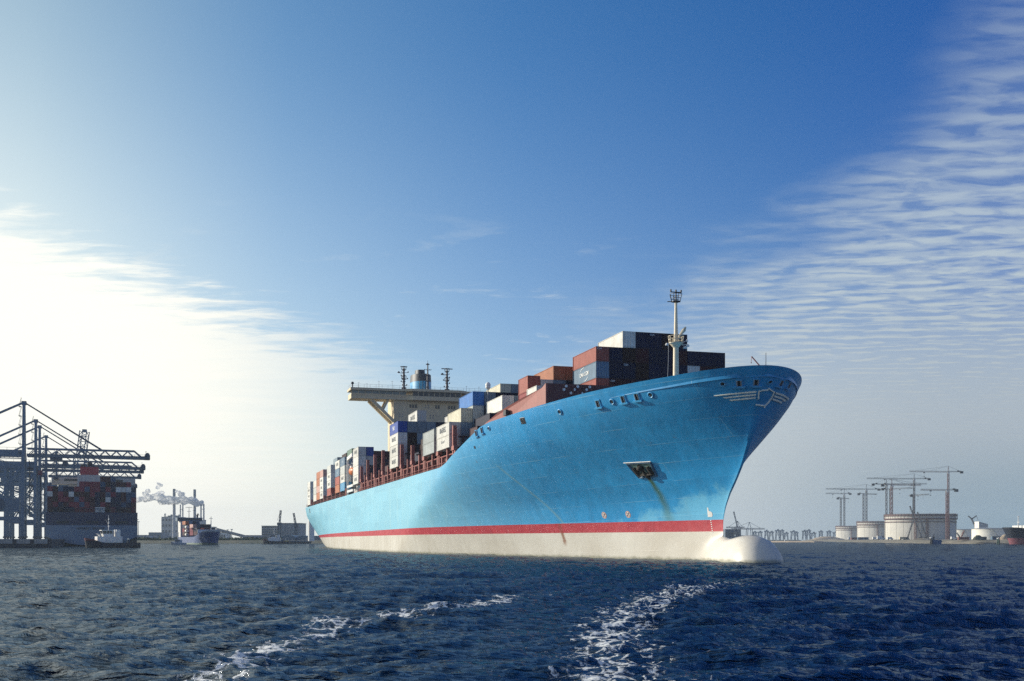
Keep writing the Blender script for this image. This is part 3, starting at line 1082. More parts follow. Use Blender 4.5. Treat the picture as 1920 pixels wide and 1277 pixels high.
def build_bulb():
    """ram bow: sections are pointed ovals fading into the forefoot"""
    mb = MB()
    st = [(-26, .1), (-20, .5), (-14, .9), (-9, 1.15), (-5, 1.2), (-2, 1.72), (0, 2.08), (2, 2.46), (4, 3.0), (6, 3.4), (8, 3.65), (9.5, 3.75), (11.2, 3.6), (12.7, 3.15), (13.8, 2.4), (14.6, 1.5), (14.95, .7), (15.05, .02)]
    topp = [(-26, 1.5), (-9, 2.2), (-5, 2.9), (-2, 3.5), (-.5, 3.95), (0.3, 3.75), (1, 3.52), (2, 3.42), (4, 3.52), (6, 3.78), (8, 3.96), (9.5, 3.88), (11.2, 3.5), (12.7, 2.55), (13.8, 1.2), (14.6, -0.3), (14.95, -1.4), (15.05, -2.0)]
    n = 28
    for x, w in st:
        zt = float(interp(x, topp))
        zb_ = -5.5 if x < 9 else -5.5 + (x - 9) * 0.6
        zc = (zt + zb_) / 2 - 0.2
        for i in range(n):
            a = 2 * math.pi * i / n
            ca, sa = math.cos(a), math.sin(a)
            # narrower towards the top near the stem
            sharp = 1.0 if x > 4 else (1.0 + (4 - x) * 0.05)
            y = w * math.copysign(abs(ca) ** (0.85 * sharp), ca)
            z = zc + sa * ((zt - zc) if sa > 0 else (zc - zb_))
            mb.v.append((x, y, z))
    for j in range(len(st) - 1):
        for i in range(n):
            k = (i + 1) % n
            mb.f.append((j * n + i, (j + 1) * n + i, (j + 1) * n + k, j * n + k)[::-1])
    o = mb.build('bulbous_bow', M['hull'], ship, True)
    return o


build_bulb()


def ribbon(name, line, mat, width=None, up=True, parent=None, out=0.03, thick=0.05):
    """raised band lying on the bow plating; line = [(lower x, z), (upper x, z), side...] pairs"""
    mb = MB()
    n = len(line)
    for (xa, za, sa), (xb, zb_, sb) in line:
        for o_ in (out, out + thick):
            mb.v.append(hull_pt(xa, za, sa, o_)[0])
            mb.v.append(hull_pt(xb, zb_, sb, o_)[0])
    for i in range(n - 1):
        a, b = i * 4, (i + 1) * 4
        mb.f += [(a + 2, b + 2, b + 3, a + 3), (a, a + 1, b + 1, b), (a, b, b + 2, a + 2), (a + 1, a + 3, b + 3, b + 1)]
    return mb.build(name, mat, parent or hull)


def y_to_x(y, z):
    """x on the bow where the half breadth is |y| at height z"""
    lo, hi = -60.0, float(stem_x(z)) - 0.0001
    for _ in range(50):
        mid = (lo + hi) / 2
        if hull_half(mid, z) > abs(y):
            lo = mid
        else:
            hi = mid
    return (lo + hi) / 2


def on_bow(y, z, out=0.04):
    x = y_to_x(y, z)
    s = -1 if y < 0 else 1
    return hull_pt(min(x, float(stem_x(z)) - 0.05), z, s, out)[0]


def bow_strip(name, pts_lo, pts_hi, n=14):
    mb = MB()
    for i in range(n + 1):
        t_ = i / n
        def lerp(P):
            q = t_ * (len(P) - 1)
            k = min(int(q), len(P) - 2)
            f = q - k
            return P[k][0] * (1 - f) + P[k + 1][0] * f, P[k][1] * (1 - f) + P[k + 1][1] * f
        a, b = lerp(pts_lo), lerp(pts_hi)
        for o_ in (0.02, 0.16):
            mb.v.append(on_bow(a[0], a[1], o_))
            mb.v.append(on_bow(b[0], b[1], o_))
    for i in range(n):
        a, b = i * 4, (i + 1) * 4
        mb.f += [(a + 2, b + 2, b + 3, a + 3), (a, b, b + 2, a + 2), (a + 1, a + 3, b + 3, b + 1)]
    return mb.build(name, M['emblem'], hull)


# wings of the emblem: three bars each side of a shield outline
bow_strip('emblem_stripe', [(-5.50, 24.20), (-1.12, 24.42)], [(-5.85, 24.27), (-1.16, 24.62)])
bow_strip('emblem_stripe', [(-4.42, 23.84), (-1.06, 24.02)], [(-4.78, 23.93), (-1.10, 24.20)])
bow_strip('emblem_stripe', [(-3.68, 23.46), (-0.95, 23.63)], [(-4.00, 23.56), (-0.98, 23.80)])
bow_strip('emblem_stripe', [(2.15, 24.42), (4.6, 24.36), (7.05, 24.27)], [(2.12, 24.62), (4.5, 24.58), (6.8, 24.50)])
bow_strip('emblem_stripe', [(2.05, 24.00), (4.2, 23.96), (5.95, 23.90)], [(2.02, 24.20), (4.1, 24.16), (5.8, 24.12)])
bow_strip('emblem_stripe', [(1.90, 23.60), (3.5, 23.55), (5.05, 23.50)], [(1.87, 23.79), (3.4, 23.74), (4.9, 23.70)])


def shield():
    P = [(-0.86, 24.66), (-0.40, 24.68), (0.25, 24.98), (0.62, 25.08), (1.05, 24.92), (1.50, 24.76), (1.85, 24.72), (1.86, 24.2), (1.72, 23.7), (1.42, 23.2), (0.95, 22.75), (0.42, 22.42),
         (0.02, 22.62), (-0.28, 22.95), (-0.52, 23.35), (-0.70, 23.8), (-0.82, 24.25), (-0.86, 24.66)]
    mb = MB()
    cx_, cz_ = 0.5, 23.9
    # subdivide
    Q = []
    for a, b in zip(P[:-1], P[1:]):
        for i in range(3):
            Q.append((a[0] + (b[0] - a[0]) * i / 3, a[1] + (b[1] - a[1]) * i / 3))
    Q.append(P[-1])
    for y, z in Q:
        d = math.hypot(y - cx_, z - cz_)
        yi, zi = y + (cx_ - y) / d * 0.17, z + (cz_ - z) / d * 0.17
        for o_ in (0.02, 0.16):
            mb.v.append(on_bow(y, z, o_))
            mb.v.append(on_bow(yi, zi, o_))
    for i in range(len(Q) - 1):
        a, b = i * 4, (i + 1) * 4
        mb.f += [(a + 2, b + 2, b + 3, a + 3), (a, b, b + 2, a + 2), (a + 1, a + 3, b + 3, b + 1)]
    return mb.build('emblem_shield', M['emblem'], hull)


shield()


def frame_at(x, z, side=-1):
    p, n = hull_pt(x, z, side, 0.0)
    t_ = Vector((0, 0, 1)).cross(n).normalized()          # along the ship
    b_ = n.cross(t_).normalized()
    return Matrix((t_.to_4d(), b_.to_4d(), n.to_4d(), Vector((0, 0, 0, 1)))).transposed(), p


def chock(x, z, side=-1, r=0.5):
    """round mooring pipe: raised ring with a dark throat"""
    R, p = frame_at(x, z, side)
    mb = MB()
    n = 20
    for rr, zz in ((r, 0.0), (r * 1.02, 0.12), (r * 0.8, 0.17), (r * 0.62, 0.10), (r * 0.58, -0.1)):
        for i in range(n):
            a = 2 * math.pi * i / n
            mb.v.append(p + (R @ Vector((rr * math.cos(a) * 1.15, rr * math.sin(a), zz))))
    for j in range(4):
        for i in range(n):
            k = (i + 1) % n
            mb.f.append((j * n + i, j * n + k, (j + 1) * n + k, (j + 1) * n + i))
    o = mb.build('mooring_pipe', M['hull_blue'], hull, True)
    mb2 = MB()
    c = [p + (R @ Vector((r * 0.6 * math.cos(2 * math.pi * i / n) * 1.15, r * 0.6 * math.sin(2 * math.pi * i / n), 0.06))) for i in range(n)]
    mb2.add(c, [tuple(range(n))])
    o2 = mb2.build('pipe_opening', M['black_paint'], hull)
    return o


def fairlead(x, z, side=-1, w=1.25, h=1.35, sill=2.3):
    """rectangular roller fairlead: dark opening in a raised frame over a projecting sill"""
    R, p = frame_at(x, z, side)
    def T(v):
        return p + (R @ Vector(v))
    mb = MB()
    def bx(x0, x1, y0, y1, z0, z1):
        vs = [T((a, b, c)) for c in (z0, z1) for a, b in ((x0, y0), (x1, y0), (x1, y1), (x0, y1))]
        mb.add(vs, [(3, 2, 1, 0), (4, 5, 6, 7), (0, 1, 5, 4), (1, 2, 6, 5), (2, 3, 7, 6), (3, 0, 4, 7)])
    for s_ in (-1, 1):
        bx(s_ * w / 2 - 0.12, s_ * w / 2 + 0.12, -h / 2, h / 2, -0.05, 0.12)
    bx(-w / 2 - 0.12, w / 2 + 0.12, h / 2, h / 2 + 0.16, -0.05, 0.13)
    bx(-sill / 2, sill / 2, -h / 2 - 0.24, -h / 2, -0.05, 0.34)
    o = mb.build('roller_fairlead', M['hull_blue'], hull)
    mb = MB()
    bx(-w / 2 + 0.12, w / 2 - 0.12, -h / 2, h / 2, 0.0, 0.03)
    mb.build('fairlead_opening', M['black_paint'], hull)
    mb = MB()
    for s_ in (-0.28, 0.28):
        mb.tube(T((s_, -h / 2, 0.12)), T((s_, h / 2, 0.12)), 0.09, n=8)
    mb.build('roller', M['grey_steel'], hull)
    return o


for x, z in ((-7.45, 24.95), (-0.02, 25.2), (-19.94, 24.62)):
    chock(x, z)
for y, z in ((-5.38, 25.72), (0.54, 25.85)):
    chock(y_to_x(y, z), z, -1 if y < 0 else 1, 0.42)
for x, z in ((-10.45, 24.95), (-5.13, 25.08), (-2.49, 25.16)):
    fairlead(x, z, w=0.95, h=1.05, sill=1.8)
for y, z in ((-3.55, 25.68), (-1.49, 25.72), (2.75, 25.88), (5.05, 25.9)):
    fairlead(y_to_x(y, z), z, -1 if y < 0 else 1, w=0.72, h=0.85, sill=1.7)
for x, z in ((-49.2, 23.55), (-46.6, 23.9)):
    fairlead(x, z, w=0.7, h=1.0, sill=1.5)
chock(-43.6, 24.0, r=0.42)


def port(name, x, z, w, h, mat, skew=0.0):
    R, p = frame_at(x, z)
    mb = MB()
    q = [(-w / 2 - skew, -h / 2), (w / 2 - skew, -h / 2), (w / 2 + skew, h / 2), (-w / 2 + skew, h / 2)]
    vs = [p + (R @ Vector((a, b, 0.03))) for a, b in q] + [p + (R @ Vector((a * 1.1, b * 1.1, 0.0))) for a, b in q]
    mb.add(vs, [(0, 1, 2, 3), (0, 4, 5, 1), (1, 5, 6, 2), (2, 6, 7, 3), (3, 7, 4, 0)])
    return mb.build(name, mat, hull)


port('side_opening', -31.2, 24.2, 1.5, 1.1, M['black_paint'])
port('side_opening', -51.6, 21.1, 0.6, 0.5, M['black_paint'])
port('side_opening', -346.0, 16.3, 2.6, 1.8, M['black_paint'])


# anchor pocket: a real recess box standing proud of the shell, with the anchor inside
def anchor_pocket():
    A_, B_, C_, D_ = (-14.0, 15.9), (-8.9, 15.8), (-9.6, 13.55), (-13.6, 13.4)
    def P(q, o_):
        return hull_pt(q[0], q[1], -1, o_)[0]
    mb = MB()
    ring_o = [P(q, 0.05) for q in (A_, B_, C_, D_)]
    cx_ = sum(q[0] for q in (A_, B_, C_, D_)) / 4
    cz_ = sum(q[1] for q in (A_, B_, C_, D_)) / 4
    def shr(q, k):
        return (q[0] + (cx_ - q[0]) * k, q[1] + (cz_ - q[1]) * k)
    rim = [P(shr(q, 0.06), 0.30) for q in (A_, B_, C_, D_)]
    mb.add(ring_o + rim, [(0, 1, 5, 4), (1, 2, 6, 5), (2, 3, 7, 6), (3, 0, 4, 7)])
    inn = [P(shr(q, 0.10), 0.28) for q in (A_, B_, C_, D_)]
    mb.add(rim + inn, [(0, 1, 5, 4), (1, 2, 6, 5), (2, 3, 7, 6), (3, 0, 4, 7)])
    bk = [P(shr(q, 0.22), 0.06) for q in (A_, B_, C_, D_)]
    mb.add(inn + bk, [(0, 1, 5, 4), (1, 2, 6, 5), (2, 3, 7, 6), (3, 0, 4, 7)])
    pk = mb.build('anchor_pocket', M['pocket_side'], ship)
    mb = MB()
    mb.add(bk, [(0, 1, 2, 3)])
    mb.build('pocket_back', M['pocket_back'], pk)
    # anchor: shank, crown and two flukes
    mb = MB()
    c0 = P((-11.55, 15.1), 0.45)
    c1 = P((-11.25, 13.9), 0.5)
    mb.tube(P((-11.7, 15.55), 0.3), c1, 0.24, 0.2, 8)
    mb.ball(c0, 0.62, 10, 1, 1, 0.8)
    mb.bar(P((-13.0, 14.05), 0.35), P((-9.9, 14.15), 0.35), 0.4, 0.45)
    mb.bar(P((-12.8, 14.1), 0.4), P((-12.9, 15.2), 0.4), 0.32, 0.5)
    mb.bar(P((-10.1, 14.2), 0.4), P((-10.0, 15.25), 0.4), 0.32, 0.5)
    mb.tube(c1, P((-11.1, 13.35), 0.35), 0.3, 0.22, 8)
    mb.build('anchor', M['anchor'], pk, True)
    mb = MB()
    mb.bar(P((-14.2, 16.02), 0.22), P((-8.75, 15.93), 0.22), 0.12, 0.12)
    mb.build('pocket_lip', M['white_paint'], pk)


M['pocket_side'] = paint('pocket_side', (0.045, 0.12, 0.20), 0.6, 0.2, 0.8, rust=0.3)
M['pocket_back'] = paint('pocket_back', (0.14, 0.24, 0.22), 0.7, 0.35, 0.9, rust=0.4)
M['anchor'] = paint('anchor', (0.035, 0.03, 0.022), 0.8, 0.3, 1.5, rust=0.5)
anchor_pocket()


def mark_disc(name, x, z, r, mat, ring=False):
    R, p = frame_at(x, z)
    n = 20
    mb = MB()
    out_ = [p + (R @ Vector((r * math.cos(2 * math.pi * i / n), r * math.sin(2 * math.pi * i / n), 0.03))) for i in range(n)]
    if ring:
        inn = [p + (R @ Vector((r * 0.62 * math.cos(2 * math.pi * i / n), r * 0.62 * math.sin(2 * math.pi * i / n), 0.03))) for i in range(n)]
        mb.add(out_ + inn, [(i, (i + 1) % n, n + (i + 1) % n, n + i) for i in range(n)])
    else:
        mb.add(out_, [tuple(range(n))])
    return mb.build(name, mat, hull)


M['mark_pink'] = paint('mark_pink', (0.70, 0.42, 0.34), 0.6, 0.1, 1.0)
for x, z in ((-26.6, 7.6), (-20.6, 7.62)):
    mark_disc('thruster_mark', x, z, 0.50, M['white_paint'])
    mark_disc('thruster_mark', x, z, 0.62, M['mark_pink'], True)
    R_, p_ = frame_at(x, z)
    mbx = MB()
    for a_ in (0.78, -0.78):
        v_ = Vector((math.cos(a_), math.sin(a_), 0))
        mbx.bar(p_ + (R_ @ (v_ * 0.46 + Vector((0, 0, .045)))), p_ + (R_ @ (v_ * -0.46 + Vector((0, 0, .045)))), 0.12, 0.02)
    mbx.build('thruster_cross', M['mark_pink'], hull)


def bulb_symbol():
    """painted warning sign: a round bulb with a stem line"""
    mb = MB()
    P = [(-0.45, -0.65), (0.45, -0.65), (0.62, -0.35), (0.55, 0.05), (0.25, 0.22), (-0.1, 0.25), (-0.15, 0.85), (-0.38, 0.85), (-0.42, 0.2)]
    R, p = frame_at(-2.6, 7.5)
    mb.add([p + (R @ Vector((a, b, 0.04))) for a, b in P], [tuple(range(len(P)))])
    return mb.build('bulb_symbol', M['white_paint'], hull)


bulb_symbol()


def draught_marks():
    for i in range(7):
        z = 6.3 - i * 0.31
        R, p = frame_at(-2.55 + 0.04 * i, z)
        mb = MB()
        mb.add([p + (R @ Vector((a, b, 0.035))) for a, b in ((-0.12, -0.07), (0.12, -0.07), (0.12, 0.07), (-0.12, 0.07))], [(0, 1, 2, 3)])
        mb.build('draught_mark', M['white_paint'], hull)


draught_marks()

# deck structure ---------------------------------------------------------------
def breakwater():
    # transverse plate with returns running aft along the bulwark
    mb = MB()
    hb0 = hull_half(-24.6, 26.0) - 0.75
    mb.prism([(-hb0, 24.6), (-hb0 + 0.45, 30.0), (hb0 - 0.45, 30.0), (hb0, 24.6)], 'x', -25.0, -24.4)
    bwk = mb.build('breakwater', M['breakwater'], ship)
    for s_ in (-1, 1):
        prof = [(-24.4, 24.2), (-24.4, 30.0), (-25.6, 29.3), (-31.5, 28.4), (-37.5, 27.4), (-41.8, 26.5), (-46.0, 25.4), (-50.0, 24.0), (-50.0, 21.0)]
        mb = MB()
        n = len(prof)
        for off in (0.0, 0.35):
            for x, z in prof:
                yy = hull_half(x, min(26.0, float(top_z(x)) - 0.2)) - 0.75
                mb.v.append((x, s_ * (yy - off), z))
        mb.f += [tuple(range(n)), tuple(range(2 * n - 1, n - 1, -1))] + [(i, i + n, (i + 1) % n + n, (i + 1) % n) for i in range(n)]
        side = mb.build('side_plate', M['red_brown'], bwk)
        if s_ < 0:
            mb = MB()
            yw = hull_half(-37.7, 26.0) - 0.72
            mb.lo(-38.6, -36.9, -yw - 0.2, -yw + 0.3, 25.8, 26.8)
            mb.build('side_window', M['black_paint'], bwk)
    for y, z in ((-17.2, 29.6), (-15.1, 29.6), (-12.9, 29.62), (-17.6, 29.0), (-15.7, 29.05), (-13.5, 29.1), (-16.3, 28.44), (-14.2, 28.46)):
        mb = MB()
        mb.tube((-24.45, y, z), (-24.2, y, z), 0.24, n=12)
        mb.build('lamp', M['white_paint'], bwk)
    # stiffening ribs on the front
    for k in range(-8, 9):
        mb = MB()
        mb.lo(-24.4, -24.1, k * 2.0 - 0.12, k * 2.0 + 0.12, 24.8, 29.4)
        mb.build('rib', M['breakwater'], bwk)


M['breakwater'] = paint('breakwater', (0.11, 0.035, 0.035), 0.7, 0.2, 0.4)
breakwater()


def hatch_and_coaming():
    mb = MB()
    for x0, x1, hb in ((-56, -26, 17.0), (-64, -52, 22.0)):
        mb.lo(x0, x1, -hb, hb, 23.0, 25.2) if x0 > -60 else None
    mb.lo(-60.5, -50.2, -24.5, 24.5, 20.0, 22.6)
    mb.lo(-48.5, -26.5, -16.6, 18.5, 24.0, 25.2)
    mb.lo(-39.5, -26.2, -13.8, 16.0, 25.2, 25.9)
    mb.lo(-205.0, -64.0, -25.2, 25.2, 18.6, 21.6)
    mb.lo(-360.0, -222.0, -25.2, 25.2, 18.5, 19.9)
    mb.build('hatch_coaming', M['maroon_dark'], ship)


hatch_and_coaming()

POST_X = [-50.2, -64.7, -79.4, -94.3, -108.9, -123.1, -137.4, -151.6, -165.7, -179.3, -192.4]
POST_TOP = [24.8, 26.6, 25.9, 26.0, 26.2, 27.6, 28.2, 28.4, 28.2, 27.6, 26.5]


def lashing_bridge(x, top, z0, y=28.0):
    mb = MB()
    # transverse frame: two beams and inner posts
    mb.lo(x - 0.55, x + 0.55, -y + 1.6, y - 1.6, z0 + 3.3, z0 + 3.8)
    mb.lo(x - 0.45, x + 0.45, -y + 1.6, y - 1.6, top - 2.4, top - 2.1)
    k = -y + 2.6
    while k < y - 2:
        mb.lo(x - 0.32, x + 0.32, k - 0.16, k + 0.16, z0 + 0.1, top - 2.0)
        k += 2.5
    br = mb.build('lashing_bridge', M['maroon_dark'], ship)
    for s_ in (-1, 1):
        mb = MB()
        yy = s_ * (y - 0.75)
        for e in (-1, 1):
            mb.bar((x + e * 0.95, yy, z0), (x + e * 0.8, yy, z0 + 3.0), 0.4, 0.8)
        mb.lo(x - 1.05, x + 1.05, yy - 0.45, yy + 0.45, z0 + 3.0, z0 + 3.9)
        mb.lo(x - 0.36, x + 0.36, yy - 0.42, yy + 0.42, z0 + 3.9, top)
        mb.lo(x - 0.42, x + 0.42, yy - 0.48, yy + 0.48, z0 + 6.0, z0 + 6.2)
        mb.build('post', M['red_brown'], br)
    return br


for x_, t_ in zip(POST_X[1:], POST_TOP[1:]):
    lashing_bridge(x_, t_, 18.55)
for x_ in (-225.0, -239.2, -253.0, -264.5, -278.0, -290.0, -302.0, -314.0, -327.0, -339.0):
    mbp = MB()
    for s_ in (-1, 1):
        mbp.lo(x_ - 0.4, x_ + 0.4, s_ * 27.6 - 0.4, s_ * 27.6 + 0.4, 18.3, 21.0)
    mbp.lo(x_ - 0.3, x_ + 0.3, -26, 26, 20.4, 20.8)
    mbp.build('lashing_bridge', M['red_brown'], ship)


def deck_fittings():
    # mid-bay pedestals carrying the outboard stacks
    for a, b in zip(POST_X[1:-1], POST_X[2:]):
        for f in (0.38, 0.72):
            xx = a + (b - a) * f
            for s_ in (-1, 1):
                mb = MB()
                mb.lo(xx - 0.3, xx + 0.3, s_ * 27.3 - 0.3, s_ * 27.3 + 0.3, 18.5, 22.0 + (1.2 if f < 0.5 else -1.2))
                mb.build('pedestal', M['red_brown'], ship)
    for k in range(34):
        xx = -228 - k * 3.9
        if xx < STERN_X + 3:
            break
        for s_ in (-1, 1):
            mb = MB()
            mb.lo(xx - 0.2, xx + 0.2, s_ * 27.5 - 0.2, s_ * 27.5 + 0.2, 18.3, 20.6)
            mb.build('pedestal', M['maroon_dark'], ship)
    # vents, valves and pipe runs along the side passage
    rg = random.Random(4)
    mb = MB()
    x = -67
    while x > -203:
        if rg.random() < 0.75:
            mb.lo(x - rg.uniform(.2, .7), x, -26.9, -26.2, 18.6, 18.6 + rg.uniform(0.6, 2.0))
        x -= rg.uniform(1.2, 2.6)
    for z in (19.3, 20.1):
        mb.tube((-64, -26.0, z), (-205, -26.0, z), 0.12, n=6)
    mb.tube((-64, -27.2, 21.0), (-205, -27.2, 21.0), 0.14, n=6)
    o = mb.build('deck_fittings', M['red_brown'], ship)
    o['kind'] = 'stuff'
    mb = MB()
    x = -66.0
    while x > STERN_X + 2:
        if not (-224 < x < -206):
            mb.bar((x, -27.85, 18.4), (x, -27.85, 19.5), 0.06)
        x -= 1.8
    for z in (18.9, 19.5):
        mb.bar((-66, -27.85, z), (-206, -27.85, z), 0.05)
        mb.bar((-224, -27.85, z), (STERN_X + 2, -27.85, z), 0.05)
    mb.build('railing', M['red_brown'], ship)


deck_fittings()

# foremast ---------------------------------------------------------------------
def foremast():
    x, y = -9.0, -3.8
    mb = MB()
    mb.tube((x, y, 25.5), (x, y, 35.0), 0.52, 0.42, 16)
    mb.tube((x, y, 35.0), (x, y, 41.6), 0.36, 0.20, 14)
    mast = mb.build('foremast', M['mast_cream'], ship, True)
    mb = MB()
    mb.lathe([(0.4, 34.2), (0.95, 34.8), (1.15, 34.95), (1.15, 35.05)], (x, y, 0), 16)
    for i in range(10):
        a = 2 * math.pi * i / 10
        cx_, sx_ = math.cos(a), math.sin(a)
        mb.bar((x + 1.1 * cx_, y + 1.1 * sx_, 35.0), (x + 1.25 * cx_, y + 1.25 * sx_, 36.1), 0.06)
        b = 2 * math.pi * (i + 1) / 10
        for q, r_ in ((36.1, 1.25), (35.55, 1.18)):
            mb.bar((x + r_ * cx_, y + r_ * sx_, q), (x + r_ * math.cos(b), y + r_ * math.sin(b), q), 0.06)
    mb.build('platform', M['mast_cream'], mast)
    # lamps, horn and whip aerials bracketed off the platform
    for dx, dy, dz, r_ in ((0.4, -1.75, 34.6, 0.28), (0.8, 1.7, 34.5, 0.3), (0.6, 1.35, 34.2, 0.34), (0.2, 1.9, 35.4, 0.16)):
        mb = MB()
        mb.bar((x, y + math.copysign(0.9, dy), 34.9), (x + dx, y + dy, dz + 0.2), 0.08)
        mb.lathe([(r_ * 0.5, 0.25), (r_, 0.0), (r_ * 0.9, -0.12)], (x + dx, y + dy, dz), 10)
        mb.build('deck_light', M['white_paint'], mast)
    mb = MB()
    mb.tube((x + 0.5, y + 0.2, 35.9), (x + 0.9, y + 1.0, 37.0), 0.12, 0.32, 10)
    mb.tube((x + 0.9, y + 1.0, 37.0), (x + 0.95, y + 1.3, 37.5), 0.32, 0.1, 10)
    mb.build('horn', M['mast_cream'], mast)
    # crow's nest and lantern cross at the top
    mb = MB()
    z = 41.6
    mb.lathe([(0.2, z - 0.1), (0.75, z + 0.05), (0.75, z + 0.14)], (x, y, 0), 12)
    for i in range(8):
        a = 2 * math.pi * i / 8
        b = 2 * math.pi * (i + 1) / 8
        r0, r1 = 0.7, 1.02
        mb.bar((x + r0 * math.cos(a), y + r0 * math.sin(a), z), (x + r1 * math.cos(a), y + r1 * math.sin(a), z + 1.25), 0.07)
        for r_, q in ((r1, 1.25), (0.86, 0.6)):
            mb.bar((x + r_ * math.cos(a), y + r_ * math.sin(a), z + q), (x + r_ * math.cos(b), y + r_ * math.sin(b), z + q), 0.07)
    mb.tube((x, y, z), (x, y, z + 1.7), 0.16, 0.1, 8)
    mb.bar((x, y - 0.95, z + 1.6), (x, y + 0.95, z + 1.6), 0.14)
    mb.bar((x, y - 1.5, z + 0.0), (x, y - 0.6, z + 0.05), 0.12)
    for q in (-0.9, 0.0, 0.9):
        mb.tube((x, y + q, z + 1.6), (x, y + q, z + 2.0), 0.14, 0.14, 8)
    mb.build('top_basket', M['black_paint'], mast)
    mb = MB()
    pr = None
    for i in range(9):
        t_ = i / 8
        q = (x - 0.2, y - 1.2 - 0.45 * t_ ** 2 * 1.2, 34.7 - 9.5 * t_)
        if pr:
            mb.bar(pr, q, 0.06)
        pr = q
    mb.build('stay_wire', M['grey_steel'], mast)


M['mast_cream'] = paint('mast_cream', (0.72, 0.62, 0.44), 0.5, 0.08, 0.6, streak=0.12)
foremast()


def bow_gear():
    mb = MB()
    bx, by = 11.6, 0.0
    mb.tube((bx + 0.4, by + 0.6, 26.4), (bx + 0.4, by + 0.6, 30.2), 0.06, 0.04, 8)
    mb.build('jackstaff', M['dark_steel'], ship)
    mb = MB()
    mb.tube((bx - 0.3, by - 0.1, 26.4), (bx - 0.3, by - 0.1, 28.35), 0.22, 0.18, 8)
    mb.bar((bx - 0.3, by + 0.2, 28.2), (bx - 0.6, by - 1.15, 29.75), 0.14)
    mb.bar((bx - 0.6, by - 1.15, 29.75), (bx - 0.6, by - 1.2, 29.0), 0.05)
    mb.ball((bx - 0.6, by - 1.2, 28.85), 0.1, 8)
    mb.build('davit', M['red_brown'], ship)
    mb = MB()
    mb.ball((bx + 0.1, by - 0.5, 28.15), 0.28, 10)
    mb.build('bow_light', M['white_paint'], ship, True)


bow_gear()

